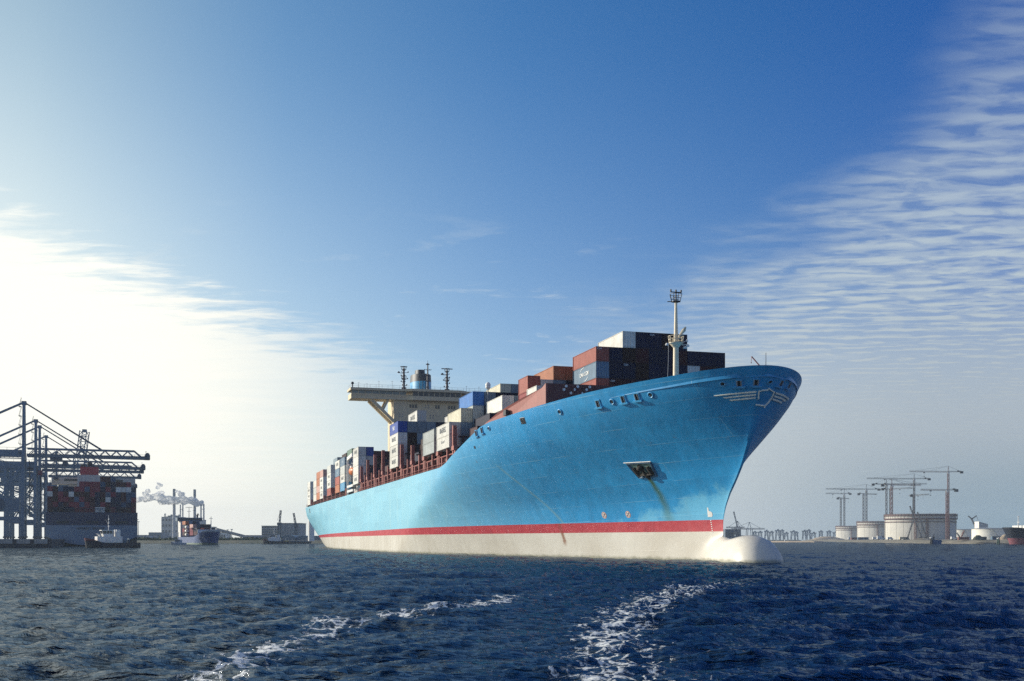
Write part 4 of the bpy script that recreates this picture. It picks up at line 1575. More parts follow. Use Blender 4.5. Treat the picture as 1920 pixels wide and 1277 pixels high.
# accommodation block, bridge, masts, funnel -----------------------------------
def superstructure():
    xf, xa = -211.0, -223.0
    mb = MB()
    mb.lo(xa, xf, -13.6, 12.0, 18.4, 50.6)
    blk = mb.build('accommodation_block', M['cream_paint'], ship)
    # lower deckhouse reaching out to the ship side, where the lifeboat hangs
    mb = MB()
    mb.lo(xa + 1, xf - 3, -25.5, 24.0, 18.4, 24.5)
    mb.build('deckhouse', M['white_paint'], blk)
    mb = MB()
    for i in range(5):
        xx = xf - 5.0 - i * 1.35
        mb.lo(xx - 0.32, xx + 0.32, -25.62, -25.45, 20.6, 23.6)
    mb.build('deckhouse_window', M['black_paint'], blk)

    def win(y, z, w=0.75, h=1.25):
        mb_ = MB()
        mb_.lo(xf - 0.1, xf + 0.03, y - w / 2, y + w / 2, z - h / 2, z + h / 2)
        o_ = mb_.build('window', M['glass'], blk)
        mb_ = MB()
        for s_ in (-1, 1):
            mb_.lo(xf, xf + 0.07, y + s_ * w / 2 - 0.05, y + s_ * w / 2 + 0.05, z - h / 2, z + h / 2)
            mb_.lo(xf, xf + 0.07, y - w / 2 - 0.05, y + w / 2 + 0.05, z + s_ * h / 2 - 0.05, z + s_ * h / 2 + 0.05)
        mb_.build('window_frame', M['cream_paint'], o_)

    def vent(y, z):
        for dy, dz in ((-0.5, 0.4), (0.5, 0.4), (-0.5, -0.4), (0.5, -0.4)):
            mb_ = MB()
            mb_.lo(xf - 0.05, xf + 0.05, y + dy - 0.22, y + dy + 0.22, z + dz - 0.16, z + dz + 0.16)
            mb_.build('wall_vent', M['grey_steel'], blk)
    for y in (-8.0, -7.05, -6.1, 0.85, 1.8, 5.35, 6.3, 7.25):
        win(y, 48.4)
    for z in (45.2, 42.0, 39.0, 36.0):
        for y in (-8.0, -7.05, -6.1, 0.85, 1.8, 5.35, 6.3, 7.25):
            win(y, z - 0.6) if z < 42 else None
    for y, z in ((-11.2, 45.2), (-2.3, 48.4), (-0.6, 45.0), (4.4, 44.8), (9.8, 48.2)):
        vent(y, z)
    # bridge deck with wings
    yl, yr = -28.1, 26.4
    mb = MB()
    mb.lo(xf - 6.5, xf + 1.0, yl, yr, 50.3, 51.0)
    mb.prism([(xf + 1.0, 51.0), (xf + 1.25, 52.0), (xf + 1.1, 52.0), (xf + 0.85, 51.0)], 'y', yl, yr)
    mb.lo(xf - 6.5, xf + 1.0, yl, yl + 0.15, 51.0, 52.0)
    mb.lo(xf - 6.5, xf + 1.0, yr - 0.15, yr, 51.0, 52.0)
    mb.lo(xf - 6.5, xf - 6.3, yl, yr, 51.0, 52.0)
    bridge = mb.build('bridge_deck', M['cream_paint'], ship)
    mb = MB()
    mb.lo(xf - 6.8, xf + 1.5, yl - 0.25, yr + 0.25, 53.05, 53.85)
    mb.build('roof', M['cream_paint'], bridge)
    # wheelhouse front bulges out in the middle
    mb = MB()
    mb.prism([(xf + 0.9, -9.6), (xf + 2.3, -7.6), (xf + 2.3, 9.0), (xf + 0.9, 10.8)], 'z', 50.25, 51.6)
    mb.prism([(xf + 1.4, -10.2), (xf + 2.7, -7.8), (xf + 2.7, 9.2), (xf + 1.4, 11.2)], 'z', 53.1, 53.95)
    mb.build('wheelhouse_front', M['cream_paint'], bridge)
    n = 9
    for i in range(n):
        a, b = -7.6 + 16.6 * i / n, -7.6 + 16.6 * (i + 1) / n
        mb = MB()
        mb.lo(xf + 2.05, xf + 2.15, a + 0.1, b - 0.1, 51.6, 53.1)
        o_ = mb.build('bridge_window', M['glass'], bridge)
        mb = MB()
        mb.lo(xf + 2.05, xf + 2.22, b - 0.08, b + 0.08, 51.6, 53.1)
        mb.build('mullion', M['cream_paint'], bridge)
    for (a, b) in ((yl + 0.2, -9.6), (10.8, yr - 0.2)):
        k = max(2, int((b - a) / 2.05))
        for i in range(k):
            u0, u1 = a + (b - a) * i / k, a + (b - a) * (i + 1) / k
            mb = MB()
            mb.lo(xf + 0.75, xf + 0.82, u0 + 0.08, u1 - 0.08, 52.0, 53.05)
            mb.build('bridge_window', M['glass_pale'], bridge)
            mb = MB()
            mb.lo(xf + 0.72, xf + 0.9, u1 - 0.07, u1 + 0.07, 51.9, 53.1)
            mb.build('mullion', M['cream_paint'], bridge)
    # raking struts under the wings
    for s_, ye, yh in ((-1, -21.3, -13.6), (1, 19.6, 12.0)):
        for xx in (xf - 0.2, xf - 5.6):
            mb = MB()
            mb.bar((xx, ye, 50.3), (xx, yh, 43.0), 1.0, 1.25, (1, 0, 0))
            mb.bar((xx, s_ * 15.6 if s_ < 0 else 14.2, 50.3), (xx, (ye + yh) / 2 - s_ * -0.0, 46.7), 0.8, 0.8, (1, 0, 0))
            mb.build('wing_strut', M['cream_paint'], bridge)
    mb = MB()
    for i in range(28):
        y = yl + 0.3 + i * (yr - yl - 0.6) / 27
        mb.bar((xf + 1.2, y, 53.85), (xf + 1.2, y, 55.0), 0.06)
    for z in (54.4, 55.0):
        mb.bar((xf + 1.2, yl, z), (xf + 1.2, yr, z), 0.05)
        mb.bar((xf + 1.2, yl, z), (xf - 6.5, yl, z), 0.05)
    mb.build('roof_railing', M['grey_steel'], bridge)
    for y, h in ((-25.4, 55.7), (-22.6, 55.4), (-18.6, 56.4), (-14.1, 56.5), (-10.3, 56.2), (11.6, 55.9), (16.0, 55.8)):
        mb = MB()
        mb.tube((xf - 0.5, y, 53.85), (xf - 0.5, y, h), 0.06, 0.04, 6)
        mb.bar((xf - 0.5, y - 0.3, h), (xf - 0.5, y + 0.3, h), 0.07)
        mb.build('aerial', M['grey_steel'], bridge)
    mb = MB()
    mb.tube((xf + 0.6, yl + 0.5, 53.85), (xf + 0.6, yl + 0.5, 54.9), 0.22, 0.2, 8)
    mb.ball((xf + 0.6, yl + 0.5, 55.3), 0.5, 10)
    mb.build('searchlight', M['black_paint'], bridge)

    def radar_mast(y, top, w, flip):
        x = -216.0
        mb_ = MB()
        mb_.tube((x, y, 53.8), (x, y, top - 0.6), 0.48, 0.34, 10)
        mb_.lo(x - 0.6, x + 0.6, y - 0.75, y + 0.75, 53.85, 55.3)
        ms = mb_.build('radar_mast', M['mast_navy'], ship)
        for k, (z, wy) in enumerate(((56.0, 1.0), (57.2, 0.9), (58.2, 1.25), (59.2, 0.9), (60.4, 1.5))):
            mb_ = MB()
            s_ = -1 if (k % 2) ^ flip else 1
            mb_.bar((x, y - wy * (0.5 if s_ > 0 else 1), z), (x, y + wy * (1 if s_ > 0 else .5), z), 0.12)
            mb_.ball((x, y + s_ * wy, z + 0.22), 0.24, 8)
            mb_.ball((x, y - s_ * wy * 0.5, z + 0.18), 0.18, 8)
            mb_.build('yard', M['mast_navy'], ms)
        for z, r_ in ((58.1, 0.95), (61.3, 0.95)):
            mb_ = MB()
            mb_.lathe([(0.35, z - 0.3), (r_ * 0.8, z), (r_ * 0.8, z + 0.08)], (x, y, 0), 10)
            for i in range(8):
                a = 2 * math.pi * i / 8
                b = 2 * math.pi * (i + 1) / 8
                mb_.bar((x + r_ * .8 * math.cos(a), y + r_ * .8 * math.sin(a), z), (x + r_ * math.cos(a), y + r_ * math.sin(a), z + 1.1), 0.07)
                mb_.bar((x + r_ * math.cos(a), y + r_ * math.sin(a), z + 1.1), (x + r_ * math.cos(b), y + r_ * math.sin(b), z + 1.1), 0.07)
            mb_.build('mast_basket', M['mast_navy'], ms)
        mb_ = MB()
        mb_.lo(x - 0.14, x + 0.14, y - w / 2, y + w / 2, top - 0.14, top + 0.14)
        mb_.tube((x, y, top - 0.8), (x, y, top), 0.22, 0.16, 8)
        mb_.build('radar_scanner', M['mast_navy'], ms)
        mb_ = MB()
        mb_.bar((x, y, 60.1), (x, y - 1.7, 60.2), 0.12)
        mb_.lathe([(0.5, 0.0), (0.35, 0.35), (0.05, 0.6)], (x, y - 1.75, 60.2), 10)
        mb_.build('satellite_cone', M['mast_navy'], ms)

    radar_mast(-9.3, 62.4, 2.3, 0)
    radar_mast(5.8, 62.3, 3.9, 1)
    mb = MB()
    x, y = -214.5, -1.3
    mb.tube((x, y, 53.8), (x, y, 63.4), 0.40, 0.20, 10)
    mb.tube((x, y, 63.4), (x, y, 64.7), 0.08, 0.05, 6)
    mid = mb.build('signal_mast', M['mast_navy'], ship)
    for z, w in ((61.4, 1.15), (63.2, 0.5), (59.4, 0.5), (57.5, 0.7), (55.4, 0.45)):
        mb = MB()
        mb.bar((x, y - w, z), (x, y + w, z), 0.13)
        for s_ in (-1, -0.5, 0.5, 1):
            mb.ball((x, y + s_ * w, z + 0.12), 0.17, 8)
        mb.build('yard', M['mast_navy'], mid)
    mb = MB()
    mb.ball((x, y, 63.4), 0.36, 8)
    mb.build('mast_lamp', M['mast_navy'], mid)
    # funnel: oval, light blue below, dark grey band above, uptake on top
    def oval(mb_, x, y, rx, ry, z0, z1, taper=1.0, n=36, slope=0.0):
        vs = []
        for z, k in ((z0, 1.0), (z1, taper)):
            for i in range(n):
                a = 2 * math.pi * i / n
                zz = z + (slope * math.cos(a) if z == z1 else 0)
                vs.append((x + rx * k * math.cos(a), y + ry * k * math.sin(a), zz))
        fs = [(i, (i + 1) % n, (i + 1) % n + n, i + n) for i in range(n)] + [tuple(range(n, 2 * n)), tuple(range(n - 1, -1, -1))]
        mb_.add(vs, fs)
    mb = MB()
    fx, fy = -231.0, -0.4
    oval(mb, fx, fy, 6.2, 3.75, 36.0, 59.2, 0.97)
    fun = mb.build('funnel', M['funnel_blue'], ship, True)
    mb = MB()
    oval(mb, fx, fy, 6.05, 3.66, 59.2, 61.8, 0.96, slope=-0.0)
    mb.build('funnel_top', M['funnel_grey'], fun, True)
    mb = MB()
    oval(mb, fx + 0.6, fy - 0.4, 3.0, 1.75, 61.8, 63.5, 0.97)
    mb.build('uptake', M['funnel_grey'], fun, True)
    mb = MB()
    for q in (-1.6, -0.5, 0.6, 1.6):
        mb.lo(fx + 6.1, fx + 6.25, fy + q - 0.06, fy + q + 0.06, 44, 60)
    mb.build('funnel_seam', M['funnel_grey'], fun)
    # satellite dome on a stub mast amid the forward stacks
    mb = MB()
    mb.tube((-64.7, -20.2, 24.0), (-64.7, -20.2, 34.8), 0.16, 0.12, 8)
    mb.build('dome_mast', M['grey_steel'], ship)
    mb = MB()
    mb.ball((-64.7, -20.2, 35.1), 0.55, 14, 1, 1, 1.2)
    mb.lathe([(0.3, -0.8), (0.55, -0.5), (0.5, -0.2)], (-64.7, -20.2, 35.1), 12)
    mb.build('satellite_dome', M['white_paint'], ship, True)
    # accommodation ladder stowed along the side, lifeboat davits
    mb = MB()
    for z in (19.3, 20.9):
        mb.lo(-221, -207.5, -27.95, -27.5, z, z + 0.75)
    mb.build('accommodation_ladder', M['white_paint'], ship)
    mb = MB()
    for xx in (-210.5, -218.5):
        mb.bar((xx, -25.5, 24.4), (xx, -27.2, 28.6), 0.5)
        mb.bar((xx, -27.2, 28.6), (xx, -27.9, 28.6), 0.45)
    mb.bar((-223.5, -27.4, 18.5), (-223.5, -27.4, 31.0), 0.55)
    mb.bar((-223.5, -27.4, 31.0), (-211.5, -27.4, 31.6), 0.6, 1.2)
    mb.build('lifeboat_davit', M['white_paint'], ship)


M['glass_pale'] = glass_mat('glass_pale', (0.12, 0.17, 0.18))
M['mast_navy'] = paint('mast_navy', (0.020, 0.026, 0.055), 0.45, 0.2, 0.6)
M['funnel_blue'] = paint('funnel_blue', (0.07, 0.37, 0.66), 0.4, 0.06, 0.3, streak=0.1)
M['funnel_grey'] = paint('funnel_grey', (0.045, 0.055, 0.07), 0.5, 0.1, 0.4)
superstructure()

lb = thing('lifeboat', 'orange and white lifeboat hanging at the side below the bridge', 'lifeboat', SHIP_M @ Vector((-214.5, -26.9, 24.9)), SHIP_RZ)
mb_ = MB()
mb_.lathe([(0.05, -4.2), (0.9, -3.4), (1.3, -1.5), (1.35, 0.8), (1.15, 2.6), (0.6, 3.7), (0.05, 4.2)], (0, 0, 0), 14)
mb_.v = [(v[2], v[0] * 0.95, v[1] * 1.05 + 1.4) for v in mb_.v]
mb_.build('boat_shell', M['orange'], lb, True)
mb_ = MB()
mb_.lo(-1.6, 1.6, -0.75, 0.75, 2.5, 3.1)
mb_.build('canopy', M['white_paint'], lb)

# ------------------------------------------------------------------ shipping containers
def container_mat(name, dark=1.0, gloss=0.5):
    """one weathered paint for every container; the colour comes from the object"""
    m, t, p = node_mat(name)
    oi = t.new('ShaderNodeObjectInfo')
    tc = t.new('ShaderNodeTexCoord')
    o = tc.outputs['Object']
    off = t.new('ShaderNodeVectorMath', operation='ADD')
    t.l.new(o, off.inputs[0])
    t.l.new(t.comb(t.m('MULTIPLY', oi.outputs['Random'], 50.0), t.m('MULTIPLY', oi.outputs['Random'], 17.0), 0.0), off.inputs[1])
    v = off.outputs[0]
    n1 = t.noise(v, 0.5, 5, 0.6)
    mp = t.new('ShaderNodeMapping')
    mp.inputs['Scale'].default_value = (1.2, 1.2, 0.12)
    t.l.new(v, mp.inputs[0])
    n2 = t.noise(mp.outputs[0], 1.8, 4, 0.65)
    f = t.m('MULTIPLY', t.rng(n1, 0.3, 0.7, 0.86, 1.12), t.rng(n2, 0.35, 0.75, 1.06, 0.78))
    f = t.m('MULTIPLY', f, dark)
    c = t.mix(1.0, oi.outputs['Color'], t.comb(f, f, f), 'MULTIPLY')
    n3 = t.noise(v, 1.6, 6, 0.7)
    c = t.mix(t.rng(n3, 0.64, 0.74, 0.0, 0.55, True), c, (0.14, 0.06, 0.03))
    t.put(p.inputs['Base Color'], c)
    p.inputs['Roughness'].default_value = gloss
    p.inputs['Specular IOR Level'].default_value = 0.15
    return m


M['box_side'] = container_mat('container_paint')
M['box_frame'] = container_mat('container_frame_paint', 0.82)
M['box_bar'] = paint('galvanised', (0.42, 0.43, 0.42), 0.45, 0.2, 1.0)
M['ink'] = paint('ink_grey', (0.11, 0.13, 0.15), 0.6, 0.1, 1.0)
M['ink_white'] = paint('ink_white', (0.78, 0.79, 0.77), 0.6, 0.08, 1.0)

CW = 2.438
_BOX = {}


def box_meshes(L, H, detail):
    key = (round(L, 2), round(H, 2), detail)
    if key in _BOX:
        return _BOX[key]
    hw = CW / 2
    # corrugated walls
    mb = MB()
    def wall(p0, dx, n, z0, z1, nrm, dep):
        """trapezoid corrugation from p0 along dx"""
        vs = []
        fs = []
        for i in range(n):
            for f, d in ((0.0, 0), (0.28, 0), (0.5, 1), (0.78, 1)):
                q = Vector(p0) + Vector(dx) * ((i + f) / n) - Vector(nrm) * (dep * d)
                vs.append((q.x, q.y, z0))
                vs.append((q.x, q.y, z1))
        q = Vector(p0) + Vector(dx)
        vs += [(q.x, q.y, z0), (q.x, q.y, z1)]
        k = len(vs) // 2
        fs = [(2 * i, 2 * i + 2, 2 * i + 3, 2 * i + 1) for i in range(k - 1)]
        mb.add(vs, fs)
    ns = max(6, int(L / 0.56)) if detail else max(4, int(L / 2.0))
    if detail:
        wall((L, -hw + 0.04, 0), (-L, 0, 0), ns, 0.12, H - 0.08, (0, -1, 0), 0.05)
        wall((0, hw - 0.04, 0), (L, 0, 0), ns, 0.12, H - 0.08, (0, 1, 0), 0.05)
        wall((L - 0.06, hw - .1, 0), (0, -CW + .2, 0), 8, 0.12, H - 0.1, (1, 0, 0), 0.05)
        wall((0.06, -hw + .1, 0), (0, CW - .2, 0), 8, 0.12, H - 0.1, (-1, 0, 0), 0.05)
        mb.lo(0.05, L - 0.05, -hw + 0.05, hw - 0.05, H - 0.1, H - 0.03)
        mb.lo(0.1, L - 0.1, -hw + 0.1, hw - 0.1, 0.10, 0.16)
    else:
        mb.lo(0.03, L - 0.03, -hw + 0.03, hw - 0.03, 0.06, H - 0.03)
        for x in (0.09, L - 0.09):
            for y in (-hw + 0.08, hw - 0.08):
                mb.lo(x - 0.09, x + 0.09, y - 0.08, y + 0.08, 0.0, H)
        for x in (0.09, L - 0.09):
            mb.lo(x - 0.085, x + 0.085, -hw + 0.16, hw - 0.16, H - 0.14, H - 0.005)
            mb.lo(x - 0.085, x + 0.085, -hw + 0.16, hw - 0.16, 0.005, 0.16)
    body = mb.mesh('shipping_container')
    body.materials.append(M['box_side'])
    fr = None
    door = bar = None
    if detail:
        mb = MB()
        for x in (0.08, L - 0.08):
            for y in (-hw + 0.075, hw - 0.075):
                mb.lo(x - 0.08, x + 0.08, y - 0.075, y + 0.075, 0.0, H)
            mb.lo(x - 0.07, x + 0.07, -hw + 0.15, hw - 0.15, H - 0.13, H - 0.004)
            mb.lo(x - 0.07, x + 0.07, -hw + 0.15, hw - 0.15, 0.004, 0.16)
        for y in (-hw + 0.05, hw - 0.05):
            mb.lo(0.16, L - 0.16, y - 0.045, y + 0.045, H - 0.10, H - 0.006)
            mb.lo(0.16, L - 0.16, y - 0.045, y + 0.045, 0.006, 0.16)
        fr = mb.mesh('frame')
        fr.materials.append(M['box_frame'])
        if detail == 2:
            mb = MB()
            w = (CW - 0.34) / 2
            mb.lo(L - 0.05, L + 0.0, -w - 0.005, -0.01, 0.18, H - 0.15)
            door = mb.mesh('door')
            door.materials.append(M['box_side'])
            mb = MB()
            for k in (0.28, 0.74):
                mb.tube((L + 0.03, -w * k, 0.1), (L + 0.03, -w * k, H - 0.1), 0.028, n=6)
                for z in (0.3, 0.9, H - 0.35):
                    mb.lo(L, L + 0.06, -w * k - 0.09, -w * k + 0.09, z - 0.05, z + 0.05)
            bar = mb.mesh('locking_bar')
            bar.materials.append(M['box_frame'])
    _BOX[key] = (body, fr, door, bar)
    return _BOX[key]


BC = {'white': (0.74, 0.73, 0.67), 'cream': (0.72, 0.68, 0.52), 'red': (0.38, 0.11, 0.085), 'maroon': (0.055, 0.011, 0.016),
      'navy': (0.006, 0.011, 0.042), 'slate': (0.22, 0.29, 0.34), 'blue': (0.045, 0.19, 0.50), 'grey': (0.44, 0.48, 0.47), 'steel blue': (0.15, 0.235, 0.32),
      'orange': (0.44, 0.17, 0.09), 'light blue': (0.14, 0.42, 0.66), 'green': (0.16, 0.26, 0.20), 'pale grey': (0.58, 0.60, 0.57), 'pink': (0.58, 0.36, 0.31),
      'dark brown': (0.03, 0.010, 0.010), 'royal blue': (0.03, 0.085, 0.36), 'brick red': (0.26, 0.04, 0.045), 'plum red': (0.19, 0.026, 0.045), 'dull blue': (0.06, 0.10, 0.16)}


def container(M4, L, H, colour, label, group, detail=2, text=None, rz=0.0, door=True):
    """a container whose door end points along local +x; M4 maps its base to the world"""
    body, fr, dr, lk = box_meshes(L, H, detail)
    o = link('shipping_container', body)
    o.matrix_world = M4
    rgb = BC[colour]
    j = random.uniform(0.88, 1.10)
    c4 = (rgb[0] * j, rgb[1] * j, rgb[2] * j, 1)
    o.color = c4
    tag(o, label, 'container', group)
    def kid(name, me, par=o):
        k = link(name, me, par)
        k.color = c4
        return k
    if fr:
        kid('frame', fr)
    if dr and door:
        for s_ in (1, -1):
            d_ = kid('door', dr)
            if s_ < 0:
                d_.scale = (1, -1, 1)
            kid('locking_bar', lk, d_)
    if text:
        for tx, size, x, z, mat, face in text:
            me = text_mesh(tx, size)
            if not me.materials:
                me.materials.append(mat)
            k = link('lettering', me, o)
            if face == 'side':
                k.matrix_local = Matrix.Translation((x, -CW / 2 - 0.012, z)) @ Matrix.Rotation(math.pi / 2, 4, 'X')
            else:
                k.matrix_local = Matrix.Translation((L + 0.075, x, z)) @ Matrix.Rotation(math.pi / 2, 4, 'Z') @ Matrix.Rotation(math.pi / 2, 4, 'X')
            k.data.materials[0] = mat
    return o


ORD = ['first', 'second', 'third', 'fourth', 'fifth', 'sixth', 'seventh', 'eighth', 'ninth', 'tenth', 'eleventh', 'twelfth', 'thirteenth', 'fourteenth', 'fifteenth', 'sixteenth', 'seventeenth', 'eighteenth', 'nineteenth']


def level_name(k, n):
    if n == 1:
        return 'lone'
    if k == n - 1:
        return 'top'
    if k == 0:
        return 'bottom'
    return ORD[k] + '-tier'


MK = ('MAERSK', 1.55)


def mk(L, H):
    return [('MAERSK', 1.55 if L > 7 else 0.95, L * 0.5, H * 0.52, M['ink'], 'side')]


def deco(kind, L, H):
    if kind == 'M':
        return mk(L, H)
    if kind == 'CMA':
        return [('CMA CGM', 1.0, L * 0.50, H * 0.50, M['ink_white'], 'side')]
    if kind == 'PO':
        return [('P&O', 1.5, L * 0.50, H * 0.52, M['ink_white'], 'side')]
    if kind == 'S':
        return [('SeaLand', 0.9, L * 0.50, H * 0.6, M['ink'], 'side')]
    if kind == 'B':
        return [('CAI', 0.8, L * 0.55, H * 0.5, M['ink_white'], 'side')]
    if kind == 'E':
        return [('CLN', 0.42, -0.62, H * 0.86, M['ink_white'], 'end')]
    return None


S_, HC = 2.591, 2.896
# bay: (place words, front x, starboard edge y, pitch, base z, {column: [(colour, height, length, mark)...]}) from the keel up
def st(*cols, h=S_, L=12.19):
    out = []
    for c in cols:
        mark = None
        hh, ll = h, L
        if isinstance(c, tuple):
            c, mark = c
        if c.endswith('+'):
            c, hh = c[:-1], HC
        out.append((c, hh, ll, mark))
    return out


BAYS = []
bow = {0: st('maroon', 'red+', ('steel blue+', 'CMA'), ('red', 'E')), 1: st('dark brown', ('maroon+', 'E'), 'navy+', 'navy'), 2: st('navy', 'maroon+', ('navy+', 'E'), 'dark brown', 'white+'),
       3: st('maroon', 'navy+', 'dark brown+', 'maroon', 'navy+'), 4: st('navy', 'dark brown+', 'navy+', 'navy', ('navy+', 'E')),
       5: st('dark brown', 'maroon+', 'navy+', 'navy', 'dark brown+'), 6: st('maroon', ('dark brown+', 'E'), 'navy+', 'maroon', 'navy+'),
       7: st('navy', 'navy+', 'white+', 'navy'), 8: st('navy', 'maroon+', 'maroon+', 'navy'), 9: st('maroon', 'navy+', 'dark brown+', 'navy')}
BAYS.append(('bow stack behind the foremast', -26.0, -11.1, 2.49, 26.0, bow))
BAYS.append(('short stack behind the breakwater', -32.2, -20.0, 2.49, 25.2, {0: st('maroon+', 'white', L=6.06)}))
BAYS.append(('second bay from the bow', -40.0, -19.25, 2.5, 25.2, {0: st('maroon', 'brick red+', 'red+', L=6.06), 1: st('maroon', 'navy', 'white'), 2: st('dark brown', 'navy', 'steel blue', 'orange'),
             3: st('navy', 'maroon', 'navy', 'orange'), 4: st('navy', 'maroon', 'navy', 'steel blue'), 5: st('navy', 'dark brown', 'maroon')}))
BAYS.append(('third bay from the bow', -52.6, -28.1, 2.5, 22.8, {1: st('maroon', L=6.06), 2: st('dark brown', 'navy'), 3: st('maroon+', 'maroon+', 'white+'), 4: st('navy+', 'maroon+', 'slate+'), 5: st('navy+', 'navy+', 'slate+'),
             6: st('navy', 'maroon', 'navy', 'white')}))
BAYS.append(('fourth bay from the bow', -66.0, -28.1, 2.5, 22.3, {0: st(('white', 'S'), ('white', 'M')), 1: st('slate', 'slate', 'cream+'), 2: st('slate+', 'slate+', 'grey+', 'blue+'),
             3: st('maroon+', 'slate+', ('navy+', 'E'), 'slate+'), 4: st('navy+', 'navy+', 'dark brown+', 'navy+'), 5: st('maroon+', 'navy+', 'navy+', 'navy+')}))
BAYS.append(('fifth bay from the bow', -80.6, -28.1, 2.5, 22.3, {0: st('grey', 'grey'), 1: st('navy'), 2: st('maroon', 'navy'), 5: st('navy', 'maroon', 'navy', 'navy', 'navy'),
             6: st('navy', 'maroon', 'navy', 'navy', 'navy', 'cream'), 7: st('navy', 'maroon', 'navy', 'navy', 'navy', 'slate')}))
BAYS.append(('sixth bay from the bow', -95.2, -28.1, 2.5, 22.3, {1: st('maroon', 'dark brown'), 2: st('navy', 'maroon'), 3: st('maroon', 'navy'), 4: st('maroon', 'maroon')}))
BAYS.append(('seventh bay from the bow', -109.8, -28.1, 2.5, 22.2, {1: st('navy'), 2: st('maroon', 'maroon'), 3: st('maroon', 'navy')}))
BAYS.append(('tall bay before the bridge', -124.2, -28.1, 2.5, 22.1, {0: st(('white+', 'M'), ('white+', 'M'), ('white+', 'M'), ('royal blue+', 'PO')), 1: st('navy+', 'maroon+', 'dark brown+', 'slate+'),
             2: st('maroon+', 'navy+', 'slate+', 'slate+', ('white+', 'M')), 3: st('navy+', 'maroon+', 'navy+', 'slate+'), 4: st('navy+', 'maroon+', 'navy+', 'navy+'), 5: st('navy+', 'maroon+', 'navy+', 'navy+'),
             6: st('navy+', 'maroon+', 'navy+', 'navy+', 'white')}))
BAYS.append(('low bay before the bridge', -152.8, -28.1, 2.5, 21.8, {1: st('maroon'), 2: st('dark brown'), 3: st('navy')}))
BAYS.append(('last bay before the bridge', -193.8, -28.1, 2.5, 21.2, {0: st(('white+', 'M'), 'white+', 'white+', ('white+', 'M')), 1: st('navy+', 'navy+', 'pale grey+', 'royal blue+'), 2: st('maroon', 'navy', 'dark brown', 'maroon'),
             3: st('maroon', 'maroon', 'navy', 'maroon'), 4: st('navy', 'maroon', 'dark brown', 'navy')}))
BAYS.append(('first bay behind the bridge', -226.2, -28.1, 2.5, 20.4, {0: st('light blue+', ('white+', 'M'), 'pale grey+', ('steel blue+', 'B')), 1: st('navy+', 'slate+', 'slate+', 'royal blue+', 'green+')}))
BAYS.append(('second bay behind the bridge', -240.2, -28.1, 2.5, 20.3, {0: st('orange+', 'red+', ('steel blue+', 'B'), ('white+', 'M')), 1: st('navy+', 'maroon+', 'slate+', 'navy+', 'dark brown')}))
BAYS.append(('third bay behind the bridge', -265.6, -28.1, 2.5, 20.2, {0: st('red+', ('white+', 'M'), ('white+', 'M'), 'pale grey+'), 1: st('slate+', 'navy+', 'slate+', 'steel blue+', 'slate+')}))
BAYS.append(('fourth bay behind the bridge', -291.0, -28.1, 2.5, 20.0, {0: st(('white+', 'M'), ('white+', 'M'), ('white+', 'M'), 'pink+'), 1: st('slate+', 'slate+', 'navy+', 'navy+')}))
BAYS.append(('fifth bay behind the bridge', -303.4, -28.1, 2.5, 20.0, {0: st('orange+', 'pink+', 'orange+', 'orange+'), 1: st('navy+', 'slate+', 'navy+', 'navy')}))
BAYS.append(('sixth bay behind the bridge', -315.8, -28.1, 2.5, 19.8, {0: st('white+', 'pale grey+', 'white+'), 1: st('slate+', 'navy+', 'slate+')}))
BAYS.append(('sternmost bay', -341.0, -28.1, 2.5, 18.9, {0: st('white', ('white', 'M'), ('white', 'M'), 'white'), 1: st('slate', 'navy', 'slate', 'slate')}))

for words, xf, y0, pitch, zb, cols in BAYS:
    det = 2 if xf > -130 else (1 if xf > -240 else 0)
    for c in sorted(cols):
        z = zb
        n = len(cols[c])
        for k, (colour, H_, L_, mark) in enumerate(cols[c]):
            row = 'nearest row' if c == min(cols) else ORD[c - min(cols)] + ' row in'
            lab = f'{colour} container, {level_name(k, n)} of its stack, {row}, {words}'
            if len(cols) == 1:
                lab = f'{colour} container, {level_name(k, n)} of its stack, {words}'
            M4 = SHIP_M @ Matrix.Translation((xf - L_, y0 + pitch * c + CW / 2, z))
            container(M4, L_, H_, colour, lab, 'containers stacked on the light blue ship', det, deco(mark, L_, H_) if mark else None)
            z += H_ + 0.02


def swoosh():
    """the two arcs round the letters on the grey-blue bow container"""
    host = [o for o in bpy.data.objects if o.name.startswith('shipping_container') and 'steel blue container, third-tier of its stack, nearest row, bow' in o.get('label', '')]
    if not host:
        return
    h = host[0]
    for s_ in (1, -1):
        mb = MB()
        pts = []
        for i in range(9):
            a = math.radians(95 + i * 9)
            pts.append((6.1 + s_ * (0.2 + 2.4 * math.cos(a)), 1.45 + s_ * (0.30 + 0.95 * math.sin(a))))
        for i in range(8):
            w = 0.13 * (1 - abs(i - 3.5) / 6)
            (xa, za), (xb, zb_) = pts[i], pts[i + 1]
            mb.add([(xa, -CW / 2 - 0.012, za - w / 2), (xb, -CW / 2 - 0.012, zb_ - w / 2), (xb, -CW / 2 - 0.012, zb_ + w / 2), (xa, -CW / 2 - 0.012, za + w / 2)], [(0, 1, 2, 3)])
        mb.build('painted_arc', M['ink_white'], h)


swoosh()

# ------------------------------------------------------------------ left: quay, gantry cranes, moored ship, tug
QA = math.radians(-20)                       # the quay runs away from the viewer along this azimuth
QV = Vector((math.sin(QA), math.cos(QA), 0))
QU = Vector((math.cos(QA), -math.sin(QA), 0))     # across the quay, towards the water
QC = Vector((-184.0, 437.0, 0))


